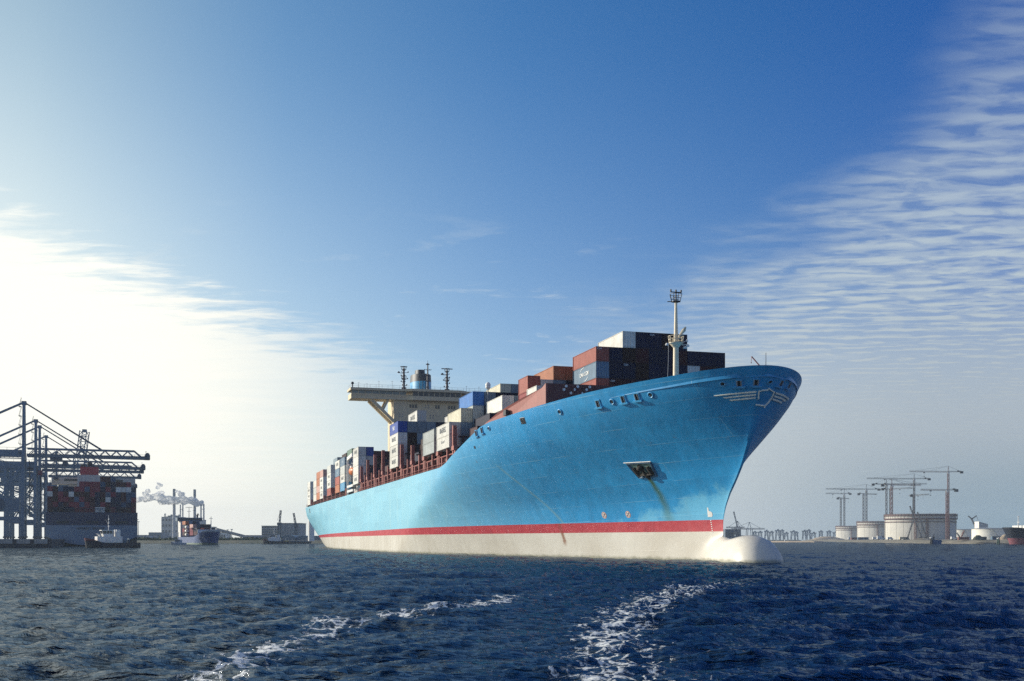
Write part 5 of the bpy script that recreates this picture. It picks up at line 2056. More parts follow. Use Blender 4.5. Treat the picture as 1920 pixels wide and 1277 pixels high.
def quay():
    m, t, p = node_mat('quay_concrete')
    tc = t.new('ShaderNodeTexCoord')
    o = tc.outputs['Object']
    n1 = t.noise(o, 0.15, 5, 0.65)
    c = t.mix(t.rng(n1, 0.3, 0.7), (0.035, 0.036, 0.04), (0.10, 0.10, 0.10))
    z = t.sep(o)[2]
    c = t.mix(t.rng(z, 3.4, 3.6), c, (0.22, 0.22, 0.21))
    t.put(p.inputs['Base Color'], c)
    p.inputs['Roughness'].default_value = 0.9
    A = QC
    B = QC + QV * 1300
    C_ = B - QU * 420
    D = QC - QU * 420
    mb = MB()
    P = [A, B, C_, D]
    mb.v = [(q.x, q.y, -1.5) for q in P] + [(q.x, q.y, 3.6) for q in P]
    mb.f = [(7, 6, 5, 4), (0, 4, 5, 1), (1, 5, 6, 2), (2, 6, 7, 3), (3, 7, 4, 0)]
    mb.f = [f[::-1] for f in mb.f]
    o_ = mb.build('quay', m)
    tag(o_, kind='structure')
    # pale cope blocks along the top of the end wall, with dark fender gaps between them
    for i in range(14):
        a = QC - QU * (1.5 + i * 6.4)
        b = QC - QU * (1.5 + i * 6.4 + 4.9)
        mb = MB()
        n_ = -QV * 0.25
        mb.bar(Vector((a.x, a.y, 2.65)) + n_, Vector((b.x, b.y, 2.65)) + n_, 0.5, 1.9)
        mb.build('cope_block', M['concrete'], o_)


quay()


def gantry(v, label, h=1.0, reel=False, cab=None):
    """ship-to-shore crane standing v metres along the quay"""
    base = QC + QV * v - QU * 22
    o = thing('gantry_crane', label, 'crane', (base.x, base.y, 3.6), math.atan2(QU.y, QU.x), 'ship-to-shore gantry cranes on the quay')
    P_, D_ = M['crane_paint'], M['crane_dark']
    # local: x towards the water, y along the quay
    for x in (0, -16.5):
        for y in (-9, 9):
            mb = MB()
            mb.bar((x, y, 1.6), (x, y * 0.82, 45), 1.5, 1.9, (0, 1, 0))
            lg = mb.build('leg', P_, o)
            mb = MB()
            mb.lo(x - 1.0, x + 1.0, y - 3.6, y + 3.6, 0.75, 1.7)
            for k in range(-3, 4, 2):
                mb.tube((x - 0.4, y + k, 0.45), (x + 0.4, y + k, 0.45), 0.45, n=10)
            mb.build('bogie', D_, lg)
    for x in (0, -16.5):
        mb = MB()
        mb.bar((x, -9, 11.0), (x, 9, 11.0), 1.3, 1.7)
        mb.build('sill_beam', P_, o)
        mb = MB()
        mb.bar((x, -7.6, 43.5), (x, 7.6, 43.5), 1.5, 2.2)
        mb.build('cross_beam', P_, o)
    for y in (-8.6, 8.6):
        mb = MB()
        mb.bar((-16.5, y, 11.0), (0, y, 11.0), 1.3, 1.8)
        mb.build('portal_beam', P_, o)
        mb = MB()
        mb.bar((-16.5, y * .95, 12), (0, y * .85, 41), 0.85)
        mb.build('brace', P_, o)
        mb = MB()
        mb.bar((-16.5, y * .9, 27), (0, y * .9, 12.5), 0.6)
        mb.build('brace', P_, o)
        mb = MB()
        mb.bar((-46, y * 0.4, 45.5), (-16.5, y * .9, 24), 0.75)
        mb.build('back_brace', P_, o)
    # landside girder and machinery house
    for y in (-3.6, 3.6):
        mb = MB()
        mb.lo(-52, 0.5, y - 0.8, y + 0.8, 44.2, 47.6)
        mb.build('main_girder', P_, o)
    mb = MB()
    mb.lo(-42, -27, -6, 6, 47.6, 53.0)
    mb.build('machinery_house', P_, o)
    # A-frame
    mb = MB()
    for y in (-5, 5):
        mb.bar((0, y, 45), (0, y * 0.22, 72.5), 1.35, 1.8, (0, 1, 0))
    mb.lo(-1.2, 1.2, -2.0, 2.0, 72.2, 74.0)
    mb.bar((0, -3.3, 60), (0, 3.3, 60), 0.8)
    mb.bar((0, -4.3, 52), (0, 4.3, 52), 0.8)
    mb.build('a_frame', P_, o)
    mb = MB()
    for y in (-4.6, 4.6):
        for z in range(46, 72, 5):
            mb.lo(-2.6, -1.2, y * (1 - (z - 45) / 36) - 0.7, y * (1 - (z - 45) / 36) + 0.7, z, z + 0.15)
            mb.bar((-2.5, y * (1 - (z - 45) / 36), z), (-1.3, y * (1 - (z - 45) / 36), z + 5), 0.14)
    mb.build('ladder', D_, o)
    # boom: two lattice girders side by side
    Lb = 63.0
    mb = MB()
    for y in (-3.4, 3.4):
        mb.bar((1.5, y, 45.0), (Lb, y, 45.0), 1.25, 1.5)
        mb.bar((1.5, y, 48.7), (Lb - 7, y, 48.7), 0.62)
        mb.bar((Lb - 7, y, 48.7), (Lb - 3.5, y, 45.6), 0.5)
        n = 18
        for i in range(n):
            xa, xb = 2.5 + (Lb - 10) * i / n, 2.5 + (Lb - 10) * (i + 1) / n
            if i % 2 == 0:
                mb.bar((xa, y, 45.5), (xb, y, 48.5), 0.36)
            else:
                mb.bar((xa, y, 48.5), (xb, y, 45.5), 0.36)
    for i in range(8):
        xx = 4 + i * 8.3
        mb.bar((xx, -3.4, 45), (xx, 3.4, 45), 0.5)
        mb.bar((xx, -3.4, 48.6), (xx, 3.4, 48.6), 0.3)
    mb.build('boom', P_, o)
    mb = MB()
    mb.lo(Lb - 1.6, Lb + 1.2, -4.3, 4.3, 44.2, 46.6)
    for y in (-3, 0, 3):
        mb.tube((Lb - 0.2, y - 0.5, 46.6), (Lb - 0.2, y + 0.5, 46.6), 1.25, n=12)
    mb.build('boom_tip', D_, o)
    mb = MB()
    for y in (-5.1, 5.1):
        mb.bar((2, y, 45.6), (Lb, y, 45.6), 0.9, 0.12)
        mb.bar((2, y * 1.08, 46.7), (Lb, y * 1.08, 46.7), 0.1)
        for i in range(22):
            mb.bar((2 + i * 2.85, y * 1.08, 45.6), (2 + i * 2.85, y * 1.08, 46.7), 0.1)
    mb.build('walkway', D_, o)
    for y in (-1.3, 1.3):
        mb = MB()
        mb.bar((0.6, y, 73.2), (39, y * 2.6, 49), 0.55)
        mb.build('forestay', D_, o)
        mb = MB()
        mb.bar((-0.6, y, 73.2), (-50, y * 2.6, 47.8), 0.7)
        mb.build('backstay', P_, o)
    # trolley with operator cabin and spreader
    xt = cab if cab is not None else 24
    mb = MB()
    mb.lo(xt - 3, xt + 3, -4, 4, 42.9, 44.1)
    tr = mb.build('trolley', D_, o)
    mb = MB()
    mb.lo(xt + 3.2, xt + 5.8, -1.4, 1.4, 39.6, 42.6)
    mb.build('cabin', M['cab_red'] if reel is None else D_, tr)
    mb = MB()
    for sx in (-1, 1):
        for sy in (-1, 1):
            mb.bar((xt + sx, sy * 2.5, 43), (xt + sx, sy * 2.8, 33.2), 0.12)
    mb.lo(xt - 1.2, xt + 1.2, -6.1, 6.1, 32.4, 33.2)
    mb.build('spreader', D_, tr)
    mb = MB()
    z0 = 15.5
    mb.tube((-12, -9.6, z0 + 3), (-12, -10.5, z0 + 3), 3.2, n=28)
    mb.tube((-12, -10.5, z0 + 3), (-12, -11.0, z0 + 3), 1.0, n=16)
    if reel:
        rl = mb.build('cable_reel', D_, o)
        mb = MB()
        for k in range(12):
            a = math.pi * k / 6
            mb.bar((-12, -10.6, z0 + 3), (-12 + 2.9 * math.cos(a), -10.6, z0 + 3 + 2.9 * math.sin(a)), 0.2)
        mb.build('reel_spoke', P_, rl)
        mb = MB()
        mb.lo(-22, -1.5, -9, -5, 14.5, 21.5)
        mb.build('drive_house', P_, o)
    for y in (-8.2, 8.2):
        mb = MB()
        for k in range(5):
            za, zb_ = 13 + k * 6.2, 13 + (k + 1) * 6.2
            if k % 2:
                mb.bar((-16.5, y * .93, za), (0, y * .93, zb_), 0.32)
            else:
                mb.bar((0, y * .93, za), (-16.5, y * .93, zb_), 0.32)
            mb.bar((-16.5, y * .93, zb_), (0, y * .93, zb_), 0.28)
        mb.build('bracing', P_, o)
    for x in (0, -16.5):
        mb = MB()
        for s2 in (-1, 1):
            mb.bar((x, s2 * 8.4, 13), (x, -s2 * 7.6, 42), 0.45)
        mb.build('cross_brace', P_, o)
    mb = MB()
    for k in range(12):
        xx = -50 + k * 4.2
        mb.bar((xx, -4.6, 47.6), (xx, -4.6, 48.8), 0.12)
        mb.bar((xx, -4.6, 44.2), (xx + 2.1, -4.6, 42.9), 0.14)
        mb.bar((xx + 2.1, -4.6, 42.9), (xx + 4.2, -4.6, 44.2), 0.14)
    mb.bar((-50, -4.6, 48.8), (0, -4.6, 48.8), 0.12)
    mb.bar((-50, -4.6, 42.9), (0, -4.6, 42.9), 0.2)
    mb.build('girder_walkway', D_, o)
    # stairs and landings hung on the waterside legs
    mb = MB()
    for k in range(9):
        z = 12 + k * 3.4
        mb.lo(1.2, 3.4, 4.5, 8.5, z, z + 0.15)
        mb.bar((2.3, 5.0 if k % 2 else 8.0, z), (2.3, 8.0 if k % 2 else 5.0, z + 3.4), 0.5, 0.2)
        for q in (4.5, 8.5):
            mb.bar((3.3, q, z), (3.3, q, z + 1.1), 0.1)
        mb.bar((3.3, 4.5, z + 1.1), (3.3, 8.5, z + 1.1), 0.1)
    mb.build('staircase', D_, o)
    return o


M['cab_red'] = paint('cab_red', (0.16, 0.03, 0.06), 0.5, 0.2, 0.4)
gantry(168, 'nearest and tallest-looking gantry crane with a round cable reel on its portal', reel=True, cab=16)
gantry(262, 'second gantry crane along the quay with a dark red cabin under its boom', reel=None, cab=-2)
gantry(300, 'third gantry crane along the quay, close behind the one with the red cabin', cab=30)
gantry(372, 'fourth gantry crane along the quay, its boom just below the others', cab=34)
gantry(520, 'fifth and farthest gantry crane along the quay, pale in the haze', cab=20)


def raised_boom():
    b = at(152, 1004, Y=930)
    o = thing('lattice_tower_crane', 'tall hazy lattice tower rising behind the gantry crane booms', 'crane', (b.x, b.y, 3.6))
    mb = MB()
    mb.truss((0, 0, 0), (0, 0, 70), 9, 9, 12, 0.7, 0.45, (0, 1, 0))
    tw = mb.build('tower', M['crane_paint'], o)
    mb = MB()
    mb.truss((0, 0, 70), (3, 0, 92), 6, 6, 5, 0.6, 0.4, (0, 1, 0))
    mb.lo(1.5, 4.5, -1.5, 1.5, 91, 93.5)
    mb.build('mast', M['crane_paint'], o)


raised_boom()


# simple displacement hull used for the other vessels ------------------------------------------------
def vessel_hull(name, L, B, zdeck, zbow, mat, parent, rake=6.0, bow_len=0.25, full=0.75, stern_len=0.12, draft=-1.5, flare=0.35, n=34, bul=0.0):
    """bow at x = 0 (deck level reaches +rake), stern at x = -L"""
    mb = MB()
    X = np.concatenate([-(np.linspace(0, 1, 18) ** 1.5) * L * bow_len * 1.2, np.linspace(-L * bow_len * 1.2, -L, n - 17)[1:]])
    V = np.linspace(0, 1, 9)
    def deck(x):
        k = np.clip(1 + x / (L * bow_len * 1.1), 0, 1)
        return zdeck + (zbow - zdeck) * (k * k * (3 - 2 * k))
    idx = {}
    for side in (-1, 1):
        for i, x0 in enumerate(X):
            zd = float(deck(x0))
            for j, v_ in enumerate(V):
                z = draft + (zd - draft) * v_
                s = np.clip(-x0 / (L * bow_len * (1.25 - 0.35 * v_)), 0, 1)
                e = full * (1 - flare * v_)
                h = B / 2 * float((1 - (1 - s) ** 1.8) ** e)
                ks = np.clip((x0 + L * (1)) / (L * stern_len), 0, 1)
                h *= 0.80 + 0.20 * float(ks) ** 0.6 if v_ > 0.4 else 0.55 + 0.45 * float(ks) ** 0.7
                w = float(np.clip(1 + x0 / (L * bow_len), 0, 1)) ** 1.4
                x = x0 + w * rake * v_ ** 1.2
                idx[side, i, j] = len(mb.v)
                mb.v.append((x, side * (h if i else 0.0), z))
        for i in range(len(X) - 1):
            for j in range(8):
                q = (idx[side, i, j], idx[side, i + 1, j], idx[side, i + 1, j + 1], idx[side, i, j + 1])
                mb.f.append(q if side == 1 else q[::-1])
    e = len(X) - 1
    for j in range(8):
        mb.f.append((idx[-1, e, j + 1], idx[1, e, j + 1], idx[1, e, j], idx[-1, e, j]))
    top = {}
    for side in (-1, 1):
        for i in range(len(X)):
            x, y, z = mb.v[idx[side, i, 8]]
            top[side, i] = len(mb.v)
            mb.v.append((x - (0.2 if i < 4 else 0), y * 0.97, z - bul))
    for i in range(e):
        mb.f.append((top[-1, i], top[1, i], top[1, i + 1], top[-1, i + 1]))
        for side in (-1, 1):
            q = (idx[side, i, 8], idx[side, i + 1, 8], top[side, i + 1], top[side, i])
            mb.f.append(q if side == 1 else q[::-1])
    return mb.build(name, mat, parent, True)


def band_mat(name, bands, rough=0.5):
    """hull paint in horizontal bands: [(top of band, colour), ...] from the keel up"""
    m, t, p = node_mat(name)
    tc = t.new('ShaderNodeTexCoord')
    o = tc.outputs['Object']
    z = t.sep(o)[2]
    n = t.noise(o, 0.25, 5, 0.6)
    c = bands[-1][1]
    c = t.mix(0.0, c, c)
    for zt, col in reversed(bands[:-1]):
        c = t.mix(t.m('LESS_THAN', z, zt), c, col)
    f = t.rng(n, 0.3, 0.7, 0.82, 1.15)
    t.put(p.inputs['Base Color'], t.mix(1.0, c, t.comb(f, f, f), 'MULTIPLY'))
    p.inputs['Roughness'].default_value = rough
    return m


def moored_ship():
    loc = at(173, 1012, Y=556)
    rz = math.atan2(QV.y, QV.x)
    o = thing('moored_container_ship', 'large dark blue container ship moored stern-on at the quay under the gantry cranes', 'ship', (loc.x, loc.y, 0), rz)
    HWID = 21.8
    m, t, p = node_mat('moored_hull_paint')
    tc = t.new('ShaderNodeTexCoord')
    ob = tc.outputs['Object']
    x, y, z = t.sep(ob)[:3]
    n = t.noise(ob, 0.2, 5, 0.6)
    ay = t.m('DIVIDE', t.m('ABSOLUTE', y), HWID)
    c = t.mix(t.m('GREATER_THAN', z, 10.6), (0.13, 0.19, 0.26), (0.012, 0.022, 0.065))
    f = t.rng(n, 0.3, 0.7, 0.85, 1.12)
    t.put(p.inputs['Base Color'], t.mix(1.0, c, t.comb(f, f, f), 'MULTIPLY'))
    p.inputs['Roughness'].default_value = 0.5
    M['moored_hull'] = m
    # sections from the stern (x = 0) forward; the transom has a curved lower edge
    def sec(k):
        """k: 0 at the transom, 1 well forward"""
        pts = []
        n_ = 20
        for i in range(n_ + 1):
            a = -1 + 2 * i / n_
            zb_ = (0.4 + 4.6 * abs(a) ** 2.2) * (1 - k) + (-2.0) * k
            pts.append((a * HWID * (0.99 if abs(a) > .99 else 1), zb_))
        return pts
    mb = MB()
    ks = [0, 0.0, 0.35, 0.75, 1.0, 1.0]
    xs_ = [0, 0.8, 8, 18, 30, 210]
    n_ = 21
    rows = []
    for x_, k in zip(xs_, ks):
        base = len(mb.v)
        for (y_, z_) in sec(k):
            mb.v.append((x_, y_, z_))
        mb.v.append((x_, HWID, 17.2))
        mb.v.append((x_, -HWID, 17.2))
        rows.append(base)
    m_ = n_ + 2
    for a, b in zip(rows[:-1], rows[1:]):
        for i in range(m_):
            j = (i + 1) % m_
            mb.f.append((a + i, a + j, b + j, b + i))
    mb.f.append(tuple(rows[0] + i for i in range(m_))[::-1])
    mb.f.append(tuple(rows[-1] + i for i in range(m_)))
    hl = mb.build('hull', m, o)
    mb = MB()
    mb.lo(3, 200, -HWID + 0.6, HWID - 0.6, -1.5, 4.6)
    mb.build('skeg', M['dark_steel'], o)
    for y_ in (-14, 0, 14):
        mb = MB()
        mb.lo(-0.08, 0.3, y_ - 3.0, y_ + 3.0, 11.6, 12.8)
        mb.build('mooring_opening', M['black_paint'], hl)
    k = link('lettering', text_mesh('HARREST BRIDGE', 1.7), hl)
    k.matrix_local = Matrix.Translation((-0.06, 0.8, 9.0)) @ Matrix.Rotation(-math.pi / 2, 4, 'Z') @ Matrix.Rotation(math.pi / 2, 4, 'X')
    if not k.data.materials:
        k.data.materials.append(M['black_paint'])
    # deckhouse and funnel farther forward
    mb = MB()
    mb.lo(48, 60, -13, 13, 17, 36.5)
    dk = mb.build('deckhouse', M['cream_grey'], o)
    mb = MB()
    mb.lo(47, 58, -21.5, 21.5, 33.6, 37.2)
    mb.build('bridge_wing', M['cream_grey'], dk)
    mb = MB()
    mb.lo(46.8, 47.05, -15, 15, 35.3, 36.5)
    mb.build('bridge_window', M['glass'], dk)
    mb = MB()
    mb.lo(32, 42, -3.5, 8.0, 17, 38.0)
    fb = mb.build('funnel_casing', M['cream_grey'], o)
    mb = MB()
    mb.lo(33, 41, -2.6, 6.6, 38.0, 42.3)
    mb.build('funnel', M['red'], fb)
    mb = MB()
    for y_ in (-1.6, 0.4, 2.4, 4.6, 5.8):
        mb.tube((36, y_, 42.2), (36, y_, 43.4 + 0.4 * (y_ > 2)), 0.55, n=10)
    mb.ball((37, 1.9, 44.2), 1.4, 12)
    mb.build('uptake', M['black_paint'], fb)
    # lashing bridge and rails above the transom
    mb = MB()
    for i in range(18):
        y_ = -20.6 + i * 2.425
        mb.lo(1.2, 1.7, y_ - 0.15, y_ + 0.15, 17.2, 19.3)
    mb.lo(1.2, 1.7, -21, 21, 19.0, 19.3)
    mb.build('stern_rail', M['dark_steel'], o)
    # the stacks as seen from astern
    rgx = random.Random(21)
    pal = ['plum red', 'plum red', 'maroon', 'navy', 'navy', 'dull blue', 'maroon', 'plum red', 'dark brown', 'navy']
    T = Matrix.Translation(o.location) @ Matrix.Rotation(rz, 4, 'Z')
    for c in range(17):
        nt = 5 if c < 6 else (6 if c < 9 else 7)
        if c == 0 or c == 16:
            nt = 5
        if c == 9 or c > 12:
            nt = 6 if c != 16 else 5
        y_ = 20.0 - c * 2.5
        for k_ in range(nt):
            colr = pal[rgx.randrange(len(pal))] if c < 12 else ['navy', 'dull blue', 'plum red', 'navy', 'maroon'][rgx.randrange(5)]
            if (c, k_) in ((9, 0), (10, 0), (0, 3), (13, 4), (14, 4), (15, 4), (11, 2), (4, 3)):
                colr = 'pale grey'
            if k_ == nt - 1 and c in (6, 7, 8):
                colr = 'plum red'
            lab = f'{colr} container, {level_name(k_, nt)} of the {ORD[c]} stack from the left on the moored ship'
            M4 = T @ Matrix.Translation((3.0 + 12.19, y_, 17.3 + 2.62 * k_)) @ Matrix.Rotation(math.pi, 4, 'Z')
            container(M4, 12.19, S_, colr, lab, 'containers stacked on the moored ship', 0)
    return o


M['cream_grey'] = paint('cream_grey', (0.55, 0.53, 0.47), 0.5, 0.08, 0.2, streak=0.15)
moored_ship()


def tug(label, loc, rz, L=20.5, scale=1.0, group=None):
    o = thing('tugboat', label, 'tugboat', loc, rz)
    if group:
        o['group'] = group
    hm = vessel_hull('hull', L, 7.6, 2.1, 4.0, M['tug_hull'], o, rake=0.8, bow_len=0.30, full=0.55, stern_len=0.25, flare=0.1, bul=0.7)
    mb = MB()
    for i in range(14):
        x = -0.6 - i * 1.45
        yy = 3.85
        k = min(1.0, (-x / (L * .3)))
        mb.lo(x - 0.5, x + 0.5, -yy * (k ** .5) - 0.18, -yy * (k ** .5) + 0.1, 1.0, 1.7)
    mb.build('fender', M['rubber'], o)
    mb = MB()
    mb.lo(-13.5, -3.8, -2.6, 2.6, 1.8, 4.6)
    dk = mb.build('deckhouse', M['white_paint'], o)
    for i in range(5):
        mb = MB()
        mb.lo(-12.2 + i * 1.75 - 0.3, -12.2 + i * 1.75 + 0.3, -2.64, -2.55, 3.2, 3.9)
        mb.build('porthole', M['glass'], dk)
    mb = MB()
    mb.prism([(-10.0, 4.6), (-6.4, 4.6), (-6.0, 5.7), (-10.0, 5.7)], 'y', -1.9, 1.9)
    wh = mb.build('wheelhouse', M['white_paint'], o)
    mb = MB()
    mb.prism([(-9.8, 5.7), (-6.1, 5.7), (-5.8, 6.9), (-9.8, 6.9)], 'y', -1.85, 1.85)
    mb.build('wheelhouse_window', M['glass'], wh)
    mb = MB()
    for x in (-9.75, -8.6, -7.5, -6.05):
        for y in (-1.88, 1.88):
            mb.bar((x, y, 5.7), (x + 0.1, y, 6.9), 0.16)
    mb.lo(-10.2, -5.5, -2.2, 2.2, 6.9, 7.2)
    mb.build('wheelhouse_roof', M['white_paint'], wh)
    mb = MB()
    mb.tube((-8.6, 0, 7.2), (-8.6, 0, 13.2), 0.14, 0.07, 8)
    for z in (8.6, 10.0, 11.4):
        mb.bar((-8.6, -0.8, z), (-8.6, 0.8, z), 0.12)
        mb.ball((-8.6, 0.7, z + .2), 0.25, 8)
    mb.bar((-8.6, 0, 9.0), (-7.5, 0, 11.6), 0.08)
    mb.build('mast', M['white_paint'], o)
    for y in (-1.7, 1.7):
        mb = MB()
        mb.lo(-12.8, -11.2, y - 0.5, y + 0.5, 4.6, 7.4)
        mb.build('funnel', M['white_paint'], o)
    for y in (-1.2, 1.2):
        mb = MB()
        mb.tube((-5.0, y, 4.6), (-5.0, y, 5.3), 0.25, n=8)
        mb.tube((-5.0, y, 5.3), (-4.1, y, 5.7), 0.18, 0.12, n=8)
        mb.build('water_monitor', M['white_paint'], o)
    mb = MB()
    mb.tube((-2.4, -1.0, 2.7), (-2.4, 1.0, 2.7), 0.8, n=12)
    mb.lo(-3.0, -1.8, -1.3, -1.05, 2.0, 3.4)
    mb.lo(-3.0, -1.8, 1.05, 1.3, 2.0, 3.4)
    mb.build('winch', M['red'], o)
    mb = MB()
    mb.lo(-15.5, -14.2, -0.9, 0.9, 1.6, 3.2)
    mb.tube((-16.4, -1.6, 1.6), (-16.4, -1.6, 3.6), 0.15, n=6)
    mb.tube((-16.4, 1.6, 1.6), (-16.4, 1.6, 3.6), 0.15, n=6)
    mb.bar((-16.4, -1.6, 3.6), (-16.4, 1.6, 3.6), 0.25)
    mb.build('towing_gear', M['shed_blue'], o)
    if scale != 1.0:
        o.scale = (scale,) * 3
    return o


M['tug_hull'] = band_mat('tug_hull_paint', [(1.0, (0.012, 0.013, 0.02)), (2.9, (0.014, 0.016, 0.03)), (9, (0.12, 0.02, 0.035))])
p_ = at(161.5, 1012, Y=438)
tug('tugboat with black hull and white wheelhouse passing the moored ship stern', (p_.x, p_.y, 0), math.radians(180 + 32))

# ------------------------------------------------------------------ middle distance: feeder ship, power station, silos, sheds
def feeder():
    Yb = 735.0
    b = at(398, 1012, Y=Yb)
    rz = math.radians(-63)                  # heading towards the viewer and to the right
    o = thing('feeder_ship', 'small blue feeder ship loaded with dark containers and white tank containers', 'ship', (b.x, b.y, 0), rz)
    hm = vessel_hull('hull', 92, 15.5, 5.2, 9.6, M['feeder_hull'], o, rake=4.5, bow_len=0.24, full=0.6, flare=0.35, stern_len=0.2, bul=0.5)
    mb = MB()
    mb.lo(-89, -79, -6.6, 6.6, 5.0, 17.0)
    dk = mb.build('deckhouse', M['white_paint'], o)
    mb = MB()
    mb.lo(-86, -78.4, -9.0, 9.0, 17.0, 19.6)
    br = mb.build('bridge', M['shed_blue'], o)
    mb = MB()
    mb.lo(-78.45, -78.3, -8.6, 8.6, 17.8, 19.0)
    mb.build('bridge_window', M['glass'], br)
    mb = MB()
    mb.tube((-82, 0, 19.6), (-82, 0, 27.5), 0.3, 0.15, 8)
    mb.bar((-82, -2.4, 27.2), (-82, 2.4, 27.2), 0.3)
    mb.bar((-82, -1.4, 24.2), (-82, 1.4, 24.2), 0.25)
    mb.build('radar_mast', M['grey_steel'], br)
    mb = MB()
    mb.tube((-80, 3.2, 19.6), (-80, 3.2, 24.8), 0.16, 0.1, 8)
    mb.bar((-80, 2.4, 24.8), (-80, 4.4, 24.8), 0.25)
    mb.build('signal_mast', M['dark_steel'], br)
    mb = MB()
    mb.tube((-84, 6.4, 19.6), (-84, 6.4, 21.6), 0.7, n=10)
    mb.bar((-84, 4.8, 21.6), (-84, 8.0, 21.6), 0.35)
    mb.ball((-84, 6.8, 22.2), 0.7, 8)
    mb.build('magnetic_compass', M['dark_steel'], br)
    mb = MB()
    mb.tube((-4, 0, 9), (-4, 0, 19.0), 0.35, 0.2, 8)
    mb.bar((-4, -1.2, 17.6), (-4, 1.2, 17.6), 0.25)
    mb.build('foremast', M['cream_grey'], o)
    mb = MB()
    mb.lo(-14.5, -14.0, -6.9, 6.9, 7.5, 10.2)
    mb.build('breakwater', M['white_paint'], o)
    T = Matrix.Translation(o.location) @ Matrix.Rotation(rz, 4, 'Z')
    rows = [(-20.0, [(5.0, 2, ['navy', 'navy']), (2.5, 2, ['navy', 'maroon']), (0.0, 2, ['dull blue', 'navy']), (-2.5, 2, ['green', 'red']), (-5.0, 2, ['maroon', 'navy'])]),
            (-34.0, [(5.0, 3, ['navy', 'dull blue', 'navy']), (2.5, 3, ['navy'] * 3), (0.0, 3, ['maroon', 'navy', 'navy']), (-2.5, 3, ['navy', 'navy', 'dull blue']), (-5.0, 3, ['plum red', 'plum red', 'pink'])]),
            (-62.0, [(2.5, 4, ['navy', 'navy', 'maroon', 'dull blue']), (0.0, 4, ['navy', 'navy', 'dull blue', 'navy']), (-2.5, 4, ['dark brown', 'navy', 'navy', 'steel blue']),
                     (-5.0, 4, ['maroon', 'plum red', 'navy', 'orange'])])]
    for bi, (x, cols) in enumerate(rows):
        for ci, (y, n, cs) in enumerate(cols):
            for k in range(n):
                lab = f'{cs[k]} container, {level_name(k, n)} of its stack, {ORD[ci]} from port, {ORD[bi]} bay of the feeder ship'
                M4 = T @ Matrix.Translation((x - 12.19, y, 6.3 + 2.62 * k))
                container(M4, 12.19, S_, cs[k], lab, 'containers stacked on the feeder ship', 0)
    # white tank containers in open frames on the starboard side
    for k, nm in enumerate(('lowest', 'middle', 'topmost')):
        w = T @ Vector((-52.0, -6.4, 5.6 + 2.7 * k))
        tk = thing('tank_container', f'white tank container, {nm} of the three on the feeder ship side', 'tank', w, rz, 'tank containers on the feeder ship')
        mb = MB()
        mb.tube((-6.0, 0, 1.3), (0, 0, 1.3), 1.12, n=14)
        mb.build('tank', M['white_paint'], tk, True)
        mb = MB()
        for xx in (-6.05, 0.05):
            for yy in (-1.15, 1.15):
                mb.lo(xx - .1, xx + .1, yy - .1, yy + .1, 0, 2.6)
            for zz in (0.1, 2.5):
                mb.lo(xx - .1, xx + .1, -1.2, 1.2, zz - .1, zz + .1)
        mb.build('frame', M['dark_steel'], tk)
    return o


M['feeder_hull'] = band_mat('feeder_hull_paint', [(1.1, (0.10, 0.16, 0.12)), (8.4, (0.018, 0.06, 0.20)), (20, (0.42, 0.46, 0.48))])
feeder()


def small_boat(label, px, Y, L=11, blue=False):
    q = at(px, 1012, Y=Y)
    o = thing('small_boat', label, 'boat', (q.x, q.y, 0), math.radians(160))
    vessel_hull('hull', L, L * 0.3, 1.2, 2.0, M['shed_blue'] if blue else M['white_paint'], o, rake=0.8, bow_len=0.4, full=0.6)
    mb = MB()
    mb.lo(-L * 0.7, -L * 0.3, -1.1, 1.1, 1.1, 3.4)
    c_ = mb.build('cabin', M['white_paint'], o)
    mb = MB()
    mb.lo(-L * 0.66, -L * 0.34, -1.16, 1.16, 2.2, 2.9)
    mb.build('cabin_window', M['glass'], c_)
    mb = MB()
    mb.tube((-L * 0.5, 0, 3.4), (-L * 0.5, 0, 8.4), 0.12, n=6)
    mb.build('mast', M['grey_steel'], o)


small_boat('small white motor boat left of the blue feeder ship', 322, 740)

p_ = at(494, 1012, Y=880)
tug('hazy dark tugboat lying in front of the grain silo block', (p_.x, p_.y, 0), math.radians(184), scale=1.0)


def chimney(label, px, top_py, Y, r0, r1, band=None, pair=False):
    b = at(px, 1010, Y=Y)
    top = at(px, top_py, Y=Y).z
    o = thing('chimney', label, 'chimney', (b.x, b.y, 2.4), group='power station chimneys')
    h = top - 2.4
    mb = MB()
    n = 18
    if pair:
        for s_ in (-1, 1):
            mb.lathe([(r0, 0), (r1, h)], (s_ * r0 * 1.75, 0, 0), n)
    else:
        mb.lathe([(r0, 0), (r1, h)], (0, 0, 0), n)
    sh = mb.build('shaft', M['chimney'], o, True)
    mb = MB()
    if pair:
        mb.lo(-r0 * 3.4, r0 * 3.4, -r0 * 1.4, r0 * 1.4, 0, h * 0.17)
        for z in (0.35, 0.6, 0.85):
            mb.lo(-r0 * 1.8, r0 * 1.8, -0.5, 0.5, h * z, h * z + 1.0)
        mb.build('base_housing', M['grey_steel'], o)
    else:
        mb.lathe([(r1 * 1.12, h * 0.86), (r1 * 1.06, h), (r1 * .8, h + .4)], (0, 0, 0), n)
        mb.build('collar', M['chimney_dark'], o, True)
    return o


